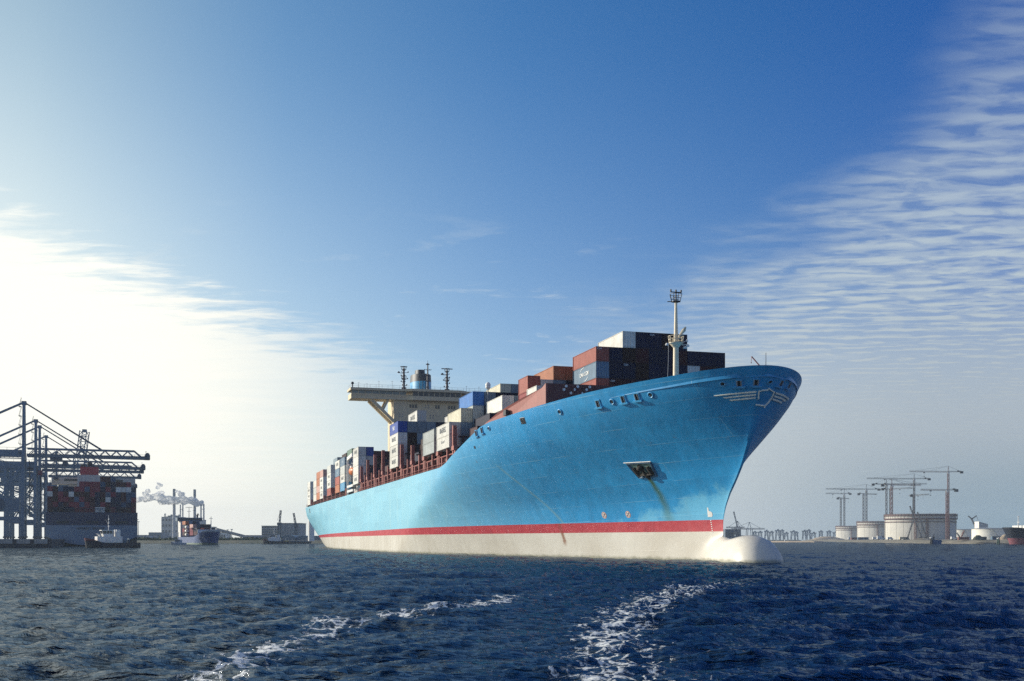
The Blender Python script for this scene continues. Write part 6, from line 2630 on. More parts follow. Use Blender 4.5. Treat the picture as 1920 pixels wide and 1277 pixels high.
M['chimney'] = paint('chimney', (0.42, 0.43, 0.46), 0.8, 0.08, 0.02, streak=0.1)
M['chimney_dark'] = paint('chimney_dark', (0.16, 0.19, 0.22), 0.8, 0.1, 0.05)
YP = 2300.0
chimney('tall chimney with dark collar standing left of its twin at the power station', 326.5, 917, YP, 3.5, 2.7)
chimney('tall chimney with dark collar standing right of its twin at the power station', 365, 918, YP, 3.4, 2.6)
chimney('slim double-flue chimney between the two tall dark-collared ones', 340.5, 946, YP + 40, 1.5, 1.4, pair=True)
chimney('slim double-flue chimney at the right end, where the smoke starts', 379.5, 945, YP - 20, 1.7, 1.5, pair=True)


def block(name, label, cat, px0, px1, py_top, Y, depth, mat, base=2.4, cols=0, rows=0, roof=None, group=None):
    """plain industrial block with pilasters and window strips"""
    a, b = at(px0, 1012, Y=Y), at(px1, 1012, Y=Y)
    top = at(px0, py_top, Y=Y).z
    cx_, w = (a.x + b.x) / 2, b.x - a.x
    o = thing(name, label, cat, (cx_, Y + depth / 2, base), group=group)
    h = top - base
    mb = MB()
    mb.lo(-w / 2, w / 2, -depth / 2, depth / 2, 0, h)
    wl = mb.build('wall', mat, o)
    for i in range(cols + 1 if cols else 0):
        mb = MB()
        x = -w / 2 + w * i / cols
        mb.lo(x - w * .008, x + w * .008, -depth / 2 - 0.6, -depth / 2 + .02, 0, h * 0.97)
        mb.build('pilaster', mat, wl)
    for i in range(cols):
        for j in range(rows):
            mb = MB()
            x = -w / 2 + w * (i + .5) / cols
            z = h * (j + .55) / rows
            mb.lo(x - w / cols * .28, x + w / cols * .28, -depth / 2 - .12, -depth / 2 + .1, z - h / rows * .2, z + h / rows * .2)
            mb.build('window', M['glass'], wl)
    mb = MB()
    mb.lo(-w / 2 - .5, w / 2 + .5, -depth / 2 - .5, depth / 2 + .5, h, h + max(0.8, h * 0.025))
    mb.build('roof', M['chimney_dark'], o)
    return o, w, h


M['silo'] = paint('silo', (0.46, 0.46, 0.45), 0.8, 0.1, 0.06, streak=0.2)
M['silo2'] = paint('silo_dark', (0.33, 0.35, 0.37), 0.8, 0.1, 0.06, streak=0.2)
o_, w_, h_ = block('boiler_house', 'tall pale boiler house at the left of the power station', 'building', 303, 333, 970, YP + 60, 60, M['chimney'], cols=5, rows=4)
mbx = MB()
for i in range(6):
    mbx.lo(-w_ / 2 + i * w_ / 6, -w_ / 2 + i * w_ / 6 + 2.2, -6, 6, h_, h_ + 2.5 + 2.0 * (i % 3))
mbx.build('roof_vent', M['chimney_dark'], o_)
mbx = MB()
mbx.truss((-w_ / 2 - 2, 0, 0), (-w_ / 2 - 2, 0, h_ + 9), 2.5, 2.5, 12, 0.5, 0.35, (0, 1, 0))
mbx.build('lift_tower', M['chimney_dark'], o_)
block('boiler_house', 'middle boiler house behind the bridge of the feeder ship', 'building', 333, 372, 975, YP + 90, 60, M['chimney'], cols=6, rows=3)
block('turbine_hall', 'low turbine hall to the right of the power station chimneys', 'building', 372, 392, 988, YP + 30, 60, M['grey_steel'], cols=4, rows=2)
block('warehouse', 'grey warehouse with flat roof left of the boiler houses', 'building', 279, 302, 999, YP - 300, 50, M['shed_blue'], cols=4, rows=1)
block('warehouse', 'long low pale warehouse on the shore right of the moored ship', 'building', 255, 279, 1004, YP - 500, 40, M['chimney'], cols=5, rows=1)
block('grain_silo', 'left and lower block of the pale grain silo', 'building', 491, 523, 987, 1230, 30, M['silo'], cols=8, rows=6)
block('grain_silo', 'right and taller block of the pale grain silo', 'building', 523.6, 563, 982, 1225, 34, M['silo2'], cols=8, rows=0)


def luffing_crane(label, px, top_py, base_py, Y, lean):
    b = at(px, base_py, Y=Y)
    top = at(px + lean, top_py, Y=Y).z
    o = thing('luffing_crane', label, 'crane', (b.x, b.y, b.z), group='luffing cranes at the grain silo')
    h = top - b.z
    lx = lean / 2050 * Y
    mb = MB()
    mb.truss((0, 0, 0), (0, 0, h * 0.45), 2.4, 2.4, 6, 0.45, 0.3, (0, 1, 0))
    mb.lo(-2.2, 2.2, -2, 2, h * .45, h * .55)
    mb.build('tower', M['crane_dark'], o)
    mb = MB()
    mb.truss((0, 0, h * 0.5), (lx, 0, h), 1.5, 1.5, 8, 0.4, 0.3, (0, 1, 0))
    mb.bar((-2.5, 0, h * .62), (lx, 0, h), 0.25)
    mb.bar((lx, 0, h), (lx, 0, h * .8), 0.2)
    mb.build('jib', M['crane_dark'], o)


luffing_crane('left luffing crane with upright jib above the joint of the silo blocks', 524, 957, 1008, 1200, 2.5)
luffing_crane('right luffing crane leaning left over the taller silo block', 555, 962, 1008, 1200, -4.5)


def arched_shed(label, px0, px1, py_top, Y, n=10):
    a, b = at(px0, 1012, Y=Y), at(px1, 1012, Y=Y)
    top = at(px0, py_top, Y=Y).z
    w = b.x - a.x
    o = thing('arched_shed', label, 'shed', ((a.x + b.x) / 2, Y, 2.4), group='arched sheds on the far shore')
    h = top - 2.4
    mb = MB()
    P = [(-w / 2, 0)] + [(-w / 2 * math.cos(math.pi * i / n), h * .55 + h * .45 * math.sin(math.pi * i / n)) for i in range(n + 1)] + [(w / 2, 0)]
    mb.prism(P, 'y', 0, 60)
    mb.build('shell', M['shed_blue'], o, True)
    mb = MB()
    for k in (-0.28, 0.05, 0.3):
        mb.lo(w * k - w * .07, w * k + w * .07, -0.15, 0.05, 0, h * .5)
    mb.build('door', M['grey_steel'], o)


arched_shed('left blue-grey arched shed on the shore below the silo', 528, 553, 1003.5, 1010)
arched_shed('middle blue-grey arched shed on the shore beside the silo', 556, 578, 1004, 1012)
arched_shed('right blue-grey arched shed on the shore close to the big ship stern', 580, 604, 1004.5, 1015)


def barge():
    a = at(527, 1012, Y=905)
    o = thing('pontoon_barge', 'low barge with a long yellow rail moored below the arched sheds', 'barge', (a.x, a.y, 0))
    mb = MB()
    mb.prism([(-9, 0.1), (-10, 1.3), (10, 1.3), (9, 0.1)], 'y', -3, 3)
    mb.build('hull', M['dark_steel'], o)
    mb = MB()
    mb.lo(-10, 7, -3.1, -2.9, 1.9, 2.5)
    for i in range(9):
        mb.lo(-10 + i * 2.1, -9.8 + i * 2.1, -3.05, -2.85, 1.3, 2.5)
    mb.build('rail', M['yellow'], o)
    a = at(556, 1012, Y=915)
    o = thing('work_barge', 'long dark work barge moored between the yellow rail and the big ship', 'barge', (a.x, a.y, 0))
    mb = MB()
    mb.prism([(-11, -.4), (-12.5, 1.8), (12.5, 1.8), (11, -.4)], 'y', -3.5, 3.5)
    mb.build('hull', M['dark_steel'], o)
    mb = MB()
    mb.lo(-12, -9, -2, 2, 1.8, 4.6)
    mb.build('cabin', M['grey_steel'], o)
    mb = MB()
    mb.lo(-7, 11, -2.6, 2.6, 1.8, 2.5)
    mb.build('hatch_cover', M['crane_paint'], o)


barge()

b_ = at(583.5, 1010, Y=890)
wt = thing('white_tower', 'slim white tower standing behind the stern of the big ship', 'tower', (b_.x, b_.y, 2.2))
mbx = MB()
mbx.lathe([(2.6, 0), (2.5, 22), (3.1, 22.6), (3.1, 24.5), (1.2, 26)], (0, 0, 0), 18)
mbx.build('shaft', M['white_paint'], wt, True)
mbx = MB()
mbx.lathe([(3.3, 22.4), (3.4, 22.9)], (0, 0, 0), 18)
mbx.build('gallery', M['grey_steel'], wt)


def conveyor():
    Y = 1500
    a, b = at(404, 992, Y=Y), at(472, 1008, Y=Y + 60)
    o = thing('conveyor_gallery', 'long sloping conveyor gallery running down to the right of the feeder ship', 'conveyor', (a.x, a.y, 2.4))
    mb = MB()
    d = b - a
    P = Vector((0, 0, a.z - 2.4))
    Q = Vector((d.x, d.y, 3.0))
    mb.bar(P, Q, 5.0, 3.2)
    mb.build('gallery', M['grey_steel'], o)
    for f in (0.12, 0.4, 0.7):
        c = P.lerp(Q, f)
        mb = MB()
        mb.bar((c.x - 1.5, c.y, 0), (c.x, c.y, c.z), 0.7)
        mb.bar((c.x + 1.5, c.y, 0), (c.x, c.y, c.z), 0.7)
        mb.build('trestle', M['grey_steel'], o)
    for px, py in ((427, 993.5), (434.5, 992.5)):
        q = at(px, py, Y=Y)
        e = at(px, 1006, Y=Y)
        m_ = thing('lamp_mast', 'thin lamp mast above the conveyor gallery, ' + ('left' if px < 430 else 'right') + ' of the pair', 'mast', (e.x, e.y, 2.4), group='lamp masts on the far shore')
        mb = MB()
        mb.tube((0, 0, 0), (0, 0, q.z - 2.4), 0.6, 0.4, 6)
        mb.build('pole', M['chimney_dark'], m_)
        mb = MB()
        mb.lo(-1.5, 1.5, -.6, .6, q.z - 3.0, q.z - 2.0)
        mb.build('lamp_head', M['chimney_dark'], m_)


conveyor()
block('storage_shed', 'pale flat storage shed on the far shore right of the conveyor', 'building', 455, 490, 1004.5, 1500, 40, M['chimney'], cols=6, rows=1)
block('storage_shed', 'small box-shaped shed standing on the far shore under the conveyor', 'building', 410, 423, 999, 1640, 30, M['white_paint'], cols=3, rows=1)
for px, py, w in ((257.5, 974, 'left'), (259.6, 978, 'right')):
    q = at(px, py, Y=1100)
    m_ = thing('lamp_mast', f'thin tall mast just right of the moored ship stern, {w} of two', 'mast', (q.x, q.y, 2.4), group='lamp masts on the far shore')
    mbx = MB()
    mbx.tube((0, 0, 0), (0, 0, q.z - 2.4), 0.32, 0.22, 6)
    mbx.build('pole', M['chimney_dark'], m_)
    mbx = MB()
    mbx.lo(-1.1, 1.1, -.4, .4, q.z - 2.9, q.z - 2.3)
    mbx.build('lamp_head', M['chimney_dark'], m_)


def treeline():
    """low dark belt of scrub and bushes along the far shore; nobody could count it"""
    rg = random.Random(11)
    mb = MB()
    for i in range(900):
        px = rg.uniform(252, 606)
        Y = rg.uniform(1020, 1150)
        q = at(px, 1012, Y=Y)
        s_ = rg.uniform(0.6, 2.4)
        for k in range(4):
            a, b_, c = (rg.uniform(-1, 1) for _ in range(3))
            cx_, cy_, cz_ = q.x + a * s_ * 1.5, q.y + b_ * s_, 2.5 + s_ * (0.6 + .5 * c)
            r_ = s_ * rg.uniform(.5, 1.0)
            P = [(cx_ + rg.uniform(-r_, r_) * 1.6, cy_ + rg.uniform(-r_, r_), cz_ + rg.uniform(-r_, r_)) for _ in range(3)]
            mb.add(P, [(0, 1, 2)])
    o = mb.build('shore_scrub', M['foliage'])
    tag(o, kind='stuff')


M['foliage'] = paint('foliage', (0.05, 0.075, 0.04), 0.9, 0.4, 0.3)
treeline()


def smoke():
    """one closed billowy body of vapour, dense at the flues and thinning to the left"""
    rg = random.Random(17)
    YS = YP - 10
    mb = MB()
    path = [(381, 946, 3.6), (376, 944, 5), (370, 943.5, 6), (362, 942, 7), (354, 940, 8), (346, 940, 8), (338, 939, 8.5), (330, 938, 9), (322, 938, 9.5), (313, 937, 10), (305, 939, 8), (340, 928, 6), (334, 922, 4),
            (300, 928, 8), (300, 912, 5), (298, 908, 4), (290, 933, 8), (281, 935, 7), (275, 928, 6), (272, 936, 6), (264, 936, 6), (258, 938, 5), (252, 935, 4), (278, 920, 4.5)]
    for px, py, r_ in path:
        n = 7 if r_ > 5 else 4
        for k in range(n):
            q = at(px + rg.uniform(-1, 1) * r_ * 0.7, py + rg.uniform(-1, 1) * r_ * 0.55, Y=YS + rg.uniform(-10, 10))
            s_ = r_ * rg.uniform(0.35, 0.75) / 2050 * YS * 1.05
            mb.ball((q.x, q.y, q.z), s_, 12, 1.15, 1.0, 0.85)
    me = mb.mesh('smoke_plume', False)
    tmp = bpy.data.objects.new('smoke_plume', me)
    COL.objects.link(tmp)
    rm = tmp.modifiers.new('r', 'REMESH')
    rm.mode = 'VOXEL'
    rm.voxel_size = 1.1
    tx = bpy.data.textures.new('billow', 'CLOUDS')
    tx.noise_scale = 9.0
    tx.noise_depth = 4
    dm = tmp.modifiers.new('d', 'DISPLACE')
    dm.texture = tx
    dm.texture_coords = 'GLOBAL'
    dm.strength = 7.0
    dm.mid_level = 0.5
    dg = bpy.context.evaluated_depsgraph_get()
    m2 = bpy.data.meshes.new_from_object(tmp.evaluated_get(dg))
    bpy.data.objects.remove(tmp)
    m = bpy.data.materials.new('vapour')
    m.use_nodes = True
    t = NT(m.node_tree)
    t.n.clear()
    out = t.new('ShaderNodeOutputMaterial')
    df = t.new('ShaderNodeBsdfDiffuse')
    tl = t.new('ShaderNodeBsdfTranslucent')
    tp = t.new('ShaderNodeBsdfTransparent')
    df.inputs['Color'].default_value = tl.inputs['Color'].default_value = (0.97, 0.97, 0.96, 1)
    mx = t.new('ShaderNodeMixShader')
    mx.inputs[0].default_value = 0.6
    t.l.new(df.outputs[0], mx.inputs[1])
    t.l.new(tl.outputs[0], mx.inputs[2])
    tc = t.new('ShaderNodeTexCoord')
    ob = tc.outputs['Object']
    thin = t.rng(t.noise(ob, 0.11, 5, 0.6), 0.30, 0.64, 0.0, 1.0, True)
    xx = t.sep(ob)[0]
    fade = t.rng(xx, -800, -690, 0.55, 0.0)              # the far end of the plume is breaking up
    m3 = t.new('ShaderNodeMixShader')
    t.put(m3.inputs[0], t.m('SUBTRACT', 1.0, t.m('MULTIPLY', t.m('SUBTRACT', 1.0, thin), t.m('ADD', fade, 0.45)), None, True))
    t.l.new(tp.outputs[0], m3.inputs[1])
    t.l.new(mx.outputs[0], m3.inputs[2])
    t.l.new(m3.outputs[0], out.inputs['Surface'])
    m2.polygons.foreach_set('use_smooth', [True] * len(m2.polygons))
    m2.materials.clear()
    m2.materials.append(m)
    m2.name = 'smoke_plume'
    o = link('smoke_plume', m2)
    tag(o, 'white smoke plume drifting left from the power station chimneys', 'smoke')


smoke()

# ------------------------------------------------------------------ right: tanks under construction, tower cranes, works
M['tank_wall'] = paint('tank_wall', (0.56, 0.54, 0.49), 0.85, 0.07, 0.05, streak=0.12)
M['formwork'] = paint('formwork', (0.10, 0.045, 0.05), 0.8, 0.25, 0.3)
M['scaffold'] = paint('scaffold', (0.13, 0.085, 0.085), 0.8, 0.25, 0.3)
M['tc_red'] = paint('tower_crane_red', (0.17, 0.085, 0.08), 0.6, 0.2, 0.3)
M['post_green'] = paint('post_green', (0.06, 0.11, 0.09), 0.7, 0.2, 0.6)
M['tc_grey'] = paint('tower_crane_grey', (0.10, 0.10, 0.11), 0.6, 0.2, 0.3)


def storage_tank(label, px, py_base, top_py, Y, R, npan=26):
    c = at(px, 1012, Y=Y)
    top = at(px, top_py, Y=Y).z
    o = thing('unfinished_tank', label, 'tank', (c.x, c.y, 3.2), group='concrete tanks under construction')
    h = top - 3.2
    hw = h * 0.86
    for i in range(npan):
        a0 = 2 * math.pi * i / npan
        a1 = 2 * math.pi * (i + 1) / npan
        g = 0.004
        mb = MB()
        k = 4
        for rr in (R - 0.8, R):
            for z in (0, hw):
                for j in range(k + 1):
                    a = a0 + g + (a1 - a0 - 2 * g) * j / k
                    mb.v.append((rr * math.cos(a), rr * math.sin(a), z))
        n = k + 1
        def I(r_, z_, j):
            return (r_ * 2 + z_) * n + j
        for j in range(k):
            mb.f += [(I(1, 0, j), I(1, 0, j + 1), I(1, 1, j + 1), I(1, 1, j)), (I(1, 1, j), I(1, 1, j + 1), I(0, 1, j + 1), I(0, 1, j))]
        mb.f += [(I(0, 0, 0), I(1, 0, 0), I(1, 1, 0), I(0, 1, 0)), (I(1, 0, k), I(0, 0, k), I(0, 1, k), I(1, 1, k))]
        mb.build('wall_panel', M['tank_wall'], o)
        # buttress on every sixth joint
        if i % 6 == 0:
            mb = MB()
            mb.box((R * math.cos(a0) * 1.004, R * math.sin(a0) * 1.004, hw / 2), (1.2, 2.6, hw), a0)
            mb.build('buttress', M['pale_concrete'], o)
    mb = MB()
    mb.lathe([(R - 1.0, 0.0), (R - 1.0, hw)], (0, 0, 0), 64, cap=False)
    mb.build('inner_wall', M['concrete'], o, True)
    n = 64
    def ring(name, z0, z1, r0, r1, mat):
        mb = MB()
        mb.lathe([(r0, z0), (r1, z0), (r1, z1), (r0, z1), (r0, z0)], (0, 0, 0), n, cap=False)
        return mb.build(name, mat, o)
    ring('walkway', hw * 0.80, hw * 0.83, R, R + 1.4, M['formwork'])
    ring('walkway', hw * 0.93, hw * 0.975, R - 0.2, R + 2.2, M['formwork'])
    fw = ring('formwork', hw * 0.975, h * 0.93, R - 1.2, R + 0.5, M['tank_wall'])
    ring('formwork', h * 0.93, h, R - 1.4, R + 1.9, M['scaffold'])
    mb = MB()
    rg = random.Random(int(px))
    for i in range(n * 3):
        a = 2 * math.pi * i / (n * 3)
        mb.bar((R * math.cos(a), R * math.sin(a), h), (R * math.cos(a), R * math.sin(a), h + rg.uniform(0.4, 1.5)), 0.22)
        if i % 3 == 0:
            mb.bar(((R + 2.0) * math.cos(a), (R + 2.0) * math.sin(a), hw * .95), ((R + 2.0) * math.cos(a), (R + 2.0) * math.sin(a), h + .6), 0.28)
    rb = mb.build('starter_bars', M['scaffold'], o)
    rb['kind'] = 'stuff'
    # scaffold stair towers up the face
    for a in (math.radians(-118), math.radians(-100), math.radians(-62)):
        mb = MB()
        x, y = (R + 1.6) * math.cos(a), (R + 1.6) * math.sin(a)
        mb.truss((x, y, 0), (x, y, hw), 2.2, 2.2, 10, 0.24, 0.18, (0, 1, 0))
        mb.build('stair_tower', M['tc_red'], o)
    return o


YT = 1426.0
storage_tank('largest and nearest unfinished concrete tank, its right half in shade', 1725.5, 1009, 965, YT + 44, 44.5)
storage_tank('middle unfinished concrete tank between the smallest-looking and the largest one', 1653, 1009, 978, 2150, 45.5)
storage_tank('farthest unfinished concrete tank at the left end of the row', 1603, 1009, 986.5, 2750, 45.5)


def tower_crane(label, px, Y, cab_py, apex_py, jib_px, cjib_px, mat, base=3.2, s=1.0, dy=0.0, red=0.0):
    """hammerhead crane; jib and counter-jib ends given as photo columns at the crane's own distance"""
    b = at(px, 1012, Y=Y)
    zc = at(px, cab_py, Y=Y).z
    za = at(px, apex_py, Y=Y).z if apex_py else zc + 5
    xj = (jib_px - px) / 2050 * Y
    xc = (cjib_px - px) / 2050 * Y
    o = thing('tower_crane', label, 'crane', (b.x, b.y, base), group='tower cranes over the tanks')
    h = zc - base
    w = 2.4 * s
    mb = MB()
    mb.truss((0, 0, 0), (0, 0, h), w, w, max(8, int(h / 3.2)), 0.42 * s, 0.30 * s, (0, 1, 0))
    mb.build('tower', mat, o)
    sg = 1 if xj > 0 else -1
    mb = MB()
    mb.lo(-1.6 * s, 1.6 * s, -1.6 * s, 1.6 * s, h, h + 1.2 * s)
    mb.build('slewing_ring', M['tc_grey'], o)
    mb = MB()
    mb.lo(sg * 0.6 * s - 1.3 * s, sg * 0.6 * s + 1.3 * s, -3.2 * s, -1.3 * s, h - 1.4 * s, h + 1.6 * s)
    mb.build('cab', M['white_paint'], o)
    zj = h + 2.0 * s
    mb = MB()
    mb.truss((0, 0, zj), (xj, dy, zj + abs(xj) * 0.01), 1.6 * s, 1.7 * s, max(8, int(abs(xj) / 4.5)), 0.34 * s, 0.2 * s)
    mb.build('jib', mat, o)
    mb = MB()
    mb.bar((0, 0, zj), (xc, -dy * 0.3, zj), 2.0 * s, 0.9 * s)
    mb.bar((0, 0, zj + 1.6 * s), (xc, -dy * .3, zj + 1.6 * s), 0.22 * s)
    cj = mb.build('counter_jib', M['tc_grey'], o)
    mb = MB()
    mb.lo(xc - 2.2 * s, xc + 2.2 * s, -1.6 * s, 1.6 * s, zj - 2.6 * s, zj + 1.0 * s)
    mb.lo(xc * .75 - 1.4 * s, xc * .75 + 1.4 * s, -1.2 * s, 1.2 * s, zj, zj + 2.0 * s)
    mb.build('counterweight', M['dark_steel'], cj)
    if apex_py:
        ap = (0, 0, za - base)
        mb = MB()
        for q in (-1, 1):
            mb.bar((q * 0.9 * s, 0, zj), ap, 0.4 * s)
        mb.build('apex', mat, o)
        for f in (0.45, 0.85):
            mb = MB()
            mb.bar(ap, (xj * f, dy * f, zj + 1.5), 0.22 * s)
            mb.build('tie_rod', M['tc_grey'], o)
        mb = MB()
        mb.bar(ap, (xc * .95, 0, zj + .4), 0.24 * s)
        mb.build('tie_rod', M['tc_grey'], o)
    mb = MB()
    xt = xj * 0.62
    mb.lo(xt - 1.2 * s, xt + 1.2 * s, -1 * s, 1 * s, zj - 1.9 * s, zj - .9 * s)
    mb.bar((xt, dy * .62, zj - 1.5), (xt, dy * .62, zj - 7 * s), 0.2 * s)
    mb.lo(xt - .6 * s, xt + .6 * s, -.5 * s, .5 * s, zj - 8 * s, zj - 7 * s)
    mb.build('hoist_trolley', M['dark_steel'], o)
    return o


tower_crane('left and shorter tower crane over the farthest tank, jib pointing away', 1576.5, 2740, 936, None, 1600, 1571, M['tc_grey'], s=1.35, dy=40)
tower_crane('tower crane over the farthest tank with its jib pointing left, second from the left', 1583, 2730, 927.5, 916, 1548, 1594, M['tc_grey'], s=1.35)
tower_crane('lower of the two tower cranes over the middle tank, jib to the right', 1619, 2170, 928, None, 1654, 1610, M['tc_grey'], s=1.1, dy=30)
tower_crane('taller tower crane over the middle tank with its long jib pointing left', 1624.5, 2150, 919.5, 908, 1548.5, 1648, M['tc_grey'], s=1.15)
tower_crane('dark tower crane at the left edge of the largest tank, counterweight to the left', 1662, 1500, 910, 898, 1738, 1637, M['tc_grey'], s=0.8)
tower_crane('stout pale tower crane just inside the left edge of the largest tank', 1672, 1470, 911.5, 897.5, 1738, 1655, M['tc_red'], s=0.95, dy=22)
tower_crane('lower grey tower crane close behind the stout pale one at the largest tank', 1669, 1490, 919, None, 1698, 1655, M['tc_grey'], s=0.8, dy=-26)
tower_crane('central tower crane over the largest tank with its jib pointing left', 1714, 1465, 900, 888, 1625, 1742, M['tc_grey'], s=0.8)
tower_crane('short tower crane tucked against the central one, jib slanting to the right', 1713, 1480, 931, None, 1726, 1709, M['tc_grey'], s=0.8, dy=-30)
tower_crane('tallest tower crane at the right of the largest tank, jib pointing left', 1778, 1390, 887, 874, 1705, 1803, M['tc_red'], s=0.8)
tower_crane('lower tower crane at the right of the largest tank, below the tallest jib', 1775.5, 1386, 921.5, None, 1726, 1793, M['tc_red'], s=0.95)


def mobile_crane(label, px, Y, tip_px, tip_py, base_py=1009, mat=None, hook=True):
    b = at(px, base_py, Y=Y)
    q = at(tip_px, tip_py, Y=Y)
    o = thing('crawler_crane', label, 'crane', (b.x, b.y, 3.2))
    mb = MB()
    for y in (-1.8, 1.8):
        mb.lo(-3, 3, y - .5, y + .5, 0, 1.1)
    mb.build('track', M['dark_steel'], o)
    mb = MB()
    mb.lo(-3.2, 2.2, -1.5, 1.5, 1.1, 3.4)
    mb.build('cab', mat or M['dark_steel'], o)
    mb = MB()
    d = (q.x - b.x, 0, q.z - 3.2)
    mb.truss((1, 0, 2.2), d, 1.1, 1.1, 9, 0.3, 0.2, (0, 1, 0))
    mb.bar((-2.5, 0, 3.4), d, 0.18)
    if hook:
        mb.bar(d, (d[0], 0, d[2] * .6), 0.18)
    mb.build('boom', mat or M['tc_grey'], o)
    return o


mobile_crane('crawler crane with raised boom inside the front of the largest tank', 1727, 1395, 1706, 949)
mobile_crane('small dark crane with a boom leaning left before the largest tank', 1736, 1370, 1720, 960, hook=False)
mobile_crane('pale crane boom slanting over the lit face of the largest tank', 1700, 1375, 1712, 977, hook=False)
mobile_crane('crawler crane standing before the left finished tank, boom leaning right', 1800, 1330, 1808, 995, mat=M['brick_red'])
mobile_crane('short excavator arm leaning left beside the left finished tank', 1799, 1345, 1794, 999, hook=False)


def finished_tank(label, px, py_top, Y, R):
    c = at(px, 1012, Y=Y)
    h = at(px, py_top, Y=Y).z - 3.2
    o = thing('storage_tank', label, 'tank', (c.x, c.y, 3.2), group='finished white storage tanks')
    mb = MB()
    mb.lathe([(R, 0), (R, h)], (0, 0, 0), 64)
    mb.build('shell', M['tank_white'], o, True)
    mb = MB()
    mb.lathe([(R + .6, h * .97), (R + .6, h), (R * .55, h + R * .045), (0.3, h + R * .06)], (0, 0, 0), 64)
    mb.build('roof', M['grey_steel'], o)
    for f in (0.72, 0.86):
        mb = MB()
        mb.lathe([(R + .25, h * f), (R + .25, h * f + .35)], (0, 0, 0), 64, cap=False)
        mb.build('wind_girder', M['tank_white'], o)
    mb = MB()
    a = math.radians(-110)
    pr = None
    for i in range(9):
        a2 = a + math.radians(i * 3.2)
        q = ((R + .9) * math.cos(a2), (R + .9) * math.sin(a2), h * (1 - i / 9))
        if pr:
            mb.bar(pr, q, 0.7, 0.25)
        pr = q
    mb.build('spiral_stair', M['grey_steel'], o)
    return o


M['tank_white'] = paint('tank_white', (0.82, 0.79, 0.70), 0.6, 0.05, 0.04, streak=0.08)
finished_tank('left and smaller-looking finished white tank behind the crawler crane', 1806, 993, 1700, 16.8)
finished_tank('right and larger finished white tank next to the dark ship bow', 1857, 991.5, 1230, 19.6)


def panel_building():
    a = at(1844, 1012, Y=1500)
    o = thing('framed_building', 'pale framed building with a sloping roof above the white tank', 'building', (a.x, a.y, 3.2))
    h0, h1, w = at(0, 988, Y=1500).z - 3.2, at(0, 978, Y=1500).z - 3.2, 12.5
    mb = MB()
    mb.prism([(-w / 2, 0), (w / 2, 0), (w / 2, h1 - 3.4), (-w / 2, h1)], 'y', 0, 14)
    wl = mb.build('wall', M['tank_white'], o)
    for i in range(7):
        for j in range(2):
            x = -w / 2 + w * (i + .5) / 7
            zt = h1 - 3.4 * (i + .5) / 7
            mb = MB()
            z0 = h0 + (zt - h0) * (.08 + .5 * j)
            mb.lo(x - .5, x + .5, -.12, .05, z0, z0 + (zt - h0) * .36)
            mb.build('window', M['grey_steel'], wl)


panel_building()


def lattice_sign_crane():
    a = at(1832, 1004, Y=1700)
    o = thing('derrick_crane', 'dark derrick with crossed jibs standing behind the white tanks', 'crane', (a.x, a.y, 3.2))
    z = at(1822, 973, Y=1700).z - 3.2
    mb = MB()
    x1 = (1822 - 1832) / 2050 * 1700
    mb.truss((6, 0, 0), (x1, 0, z), 1.3, 1.3, 8, 0.5, 0.35, (0, 1, 0))
    mb.build('mast', M['tc_grey'], o)
    mb = MB()
    for px, py in ((1815.5, 967.5), (1831, 967)):
        q = at(px, py, Y=1700)
        mb.truss((x1, 0, z), (q.x - a.x, 0, q.z - 3.2), 1.1, 1.1, 4, 0.5, 0.35, (0, 1, 0))
    q = at(1834, 976, Y=1700)
    mb.bar((at(1831, 967, Y=1700).x - a.x, 0, at(1831, 967, Y=1700).z - 3.2), (q.x - a.x, 0, q.z - 3.2), 0.4)
    mb.build('jib', M['tc_grey'], o)
    mb = MB()
    mb.ball((x1, 0, z), 1.7, 10)
    mb.build('hub', M['dark_steel'], o)


lattice_sign_crane()


# works on the bank: huts, vehicles, heaps
def hut(label, px, Y, w, h, mat, cat='hut', name='site_hut'):
    q = at(px, 1012, Y=Y)
    o = thing(name, label, cat, (q.x, q.y, 3.3), group='site huts and stores on the bank')
    mb = MB()
    mb.lo(-w / 2, w / 2, -1.6, 1.6, 0, h)
    wl = mb.build('wall', mat, o)
    mb = MB()
    mb.lo(-w / 2 - .2, w / 2 + .2, -1.8, 1.8, h, h + .25)
    mb.build('roof', M['grey_steel'], o)
    mb = MB()
    mb.lo(-w * .3, -w * .1, -1.66, -1.55, h * .45, h * .8)
    mb.lo(w * .12, w * .3, -1.66, -1.55, h * .45, h * .8)
    mb.build('window', M['glass'], wl)


def van(label, px, Y, mat, big=1.0):
    q = at(px, 1012, Y=Y)
    o = thing('works_van', label, 'van', (q.x, q.y, 3.3), group='vehicles parked on the bank')
    b = big
    mb = MB()
    mb.prism([(-2.6 * b, .5), (2.6 * b, .5), (2.6 * b, 1.3 * b), (1.8 * b, 1.45 * b), (1.2 * b, 2.4 * b), (-2.6 * b, 2.5 * b)], 'y', -1, 1)
    bd = mb.build('body', mat, o)
    mb = MB()
    mb.prism([(1.25 * b, 1.5 * b), (1.7 * b, 1.5 * b), (1.2 * b, 2.3 * b), (.5 * b, 2.3 * b), (.5 * b, 1.5 * b)], 'y', -1.03, 1.03)
    mb.build('window', M['glass'], bd)
    for x in (-1.7 * b, 1.7 * b):
        mb = MB()
        mb.tube((x, -1.08, .45), (x, 1.08, .45), .45, n=12)
        mb.build('wheel', M['rubber'], o)


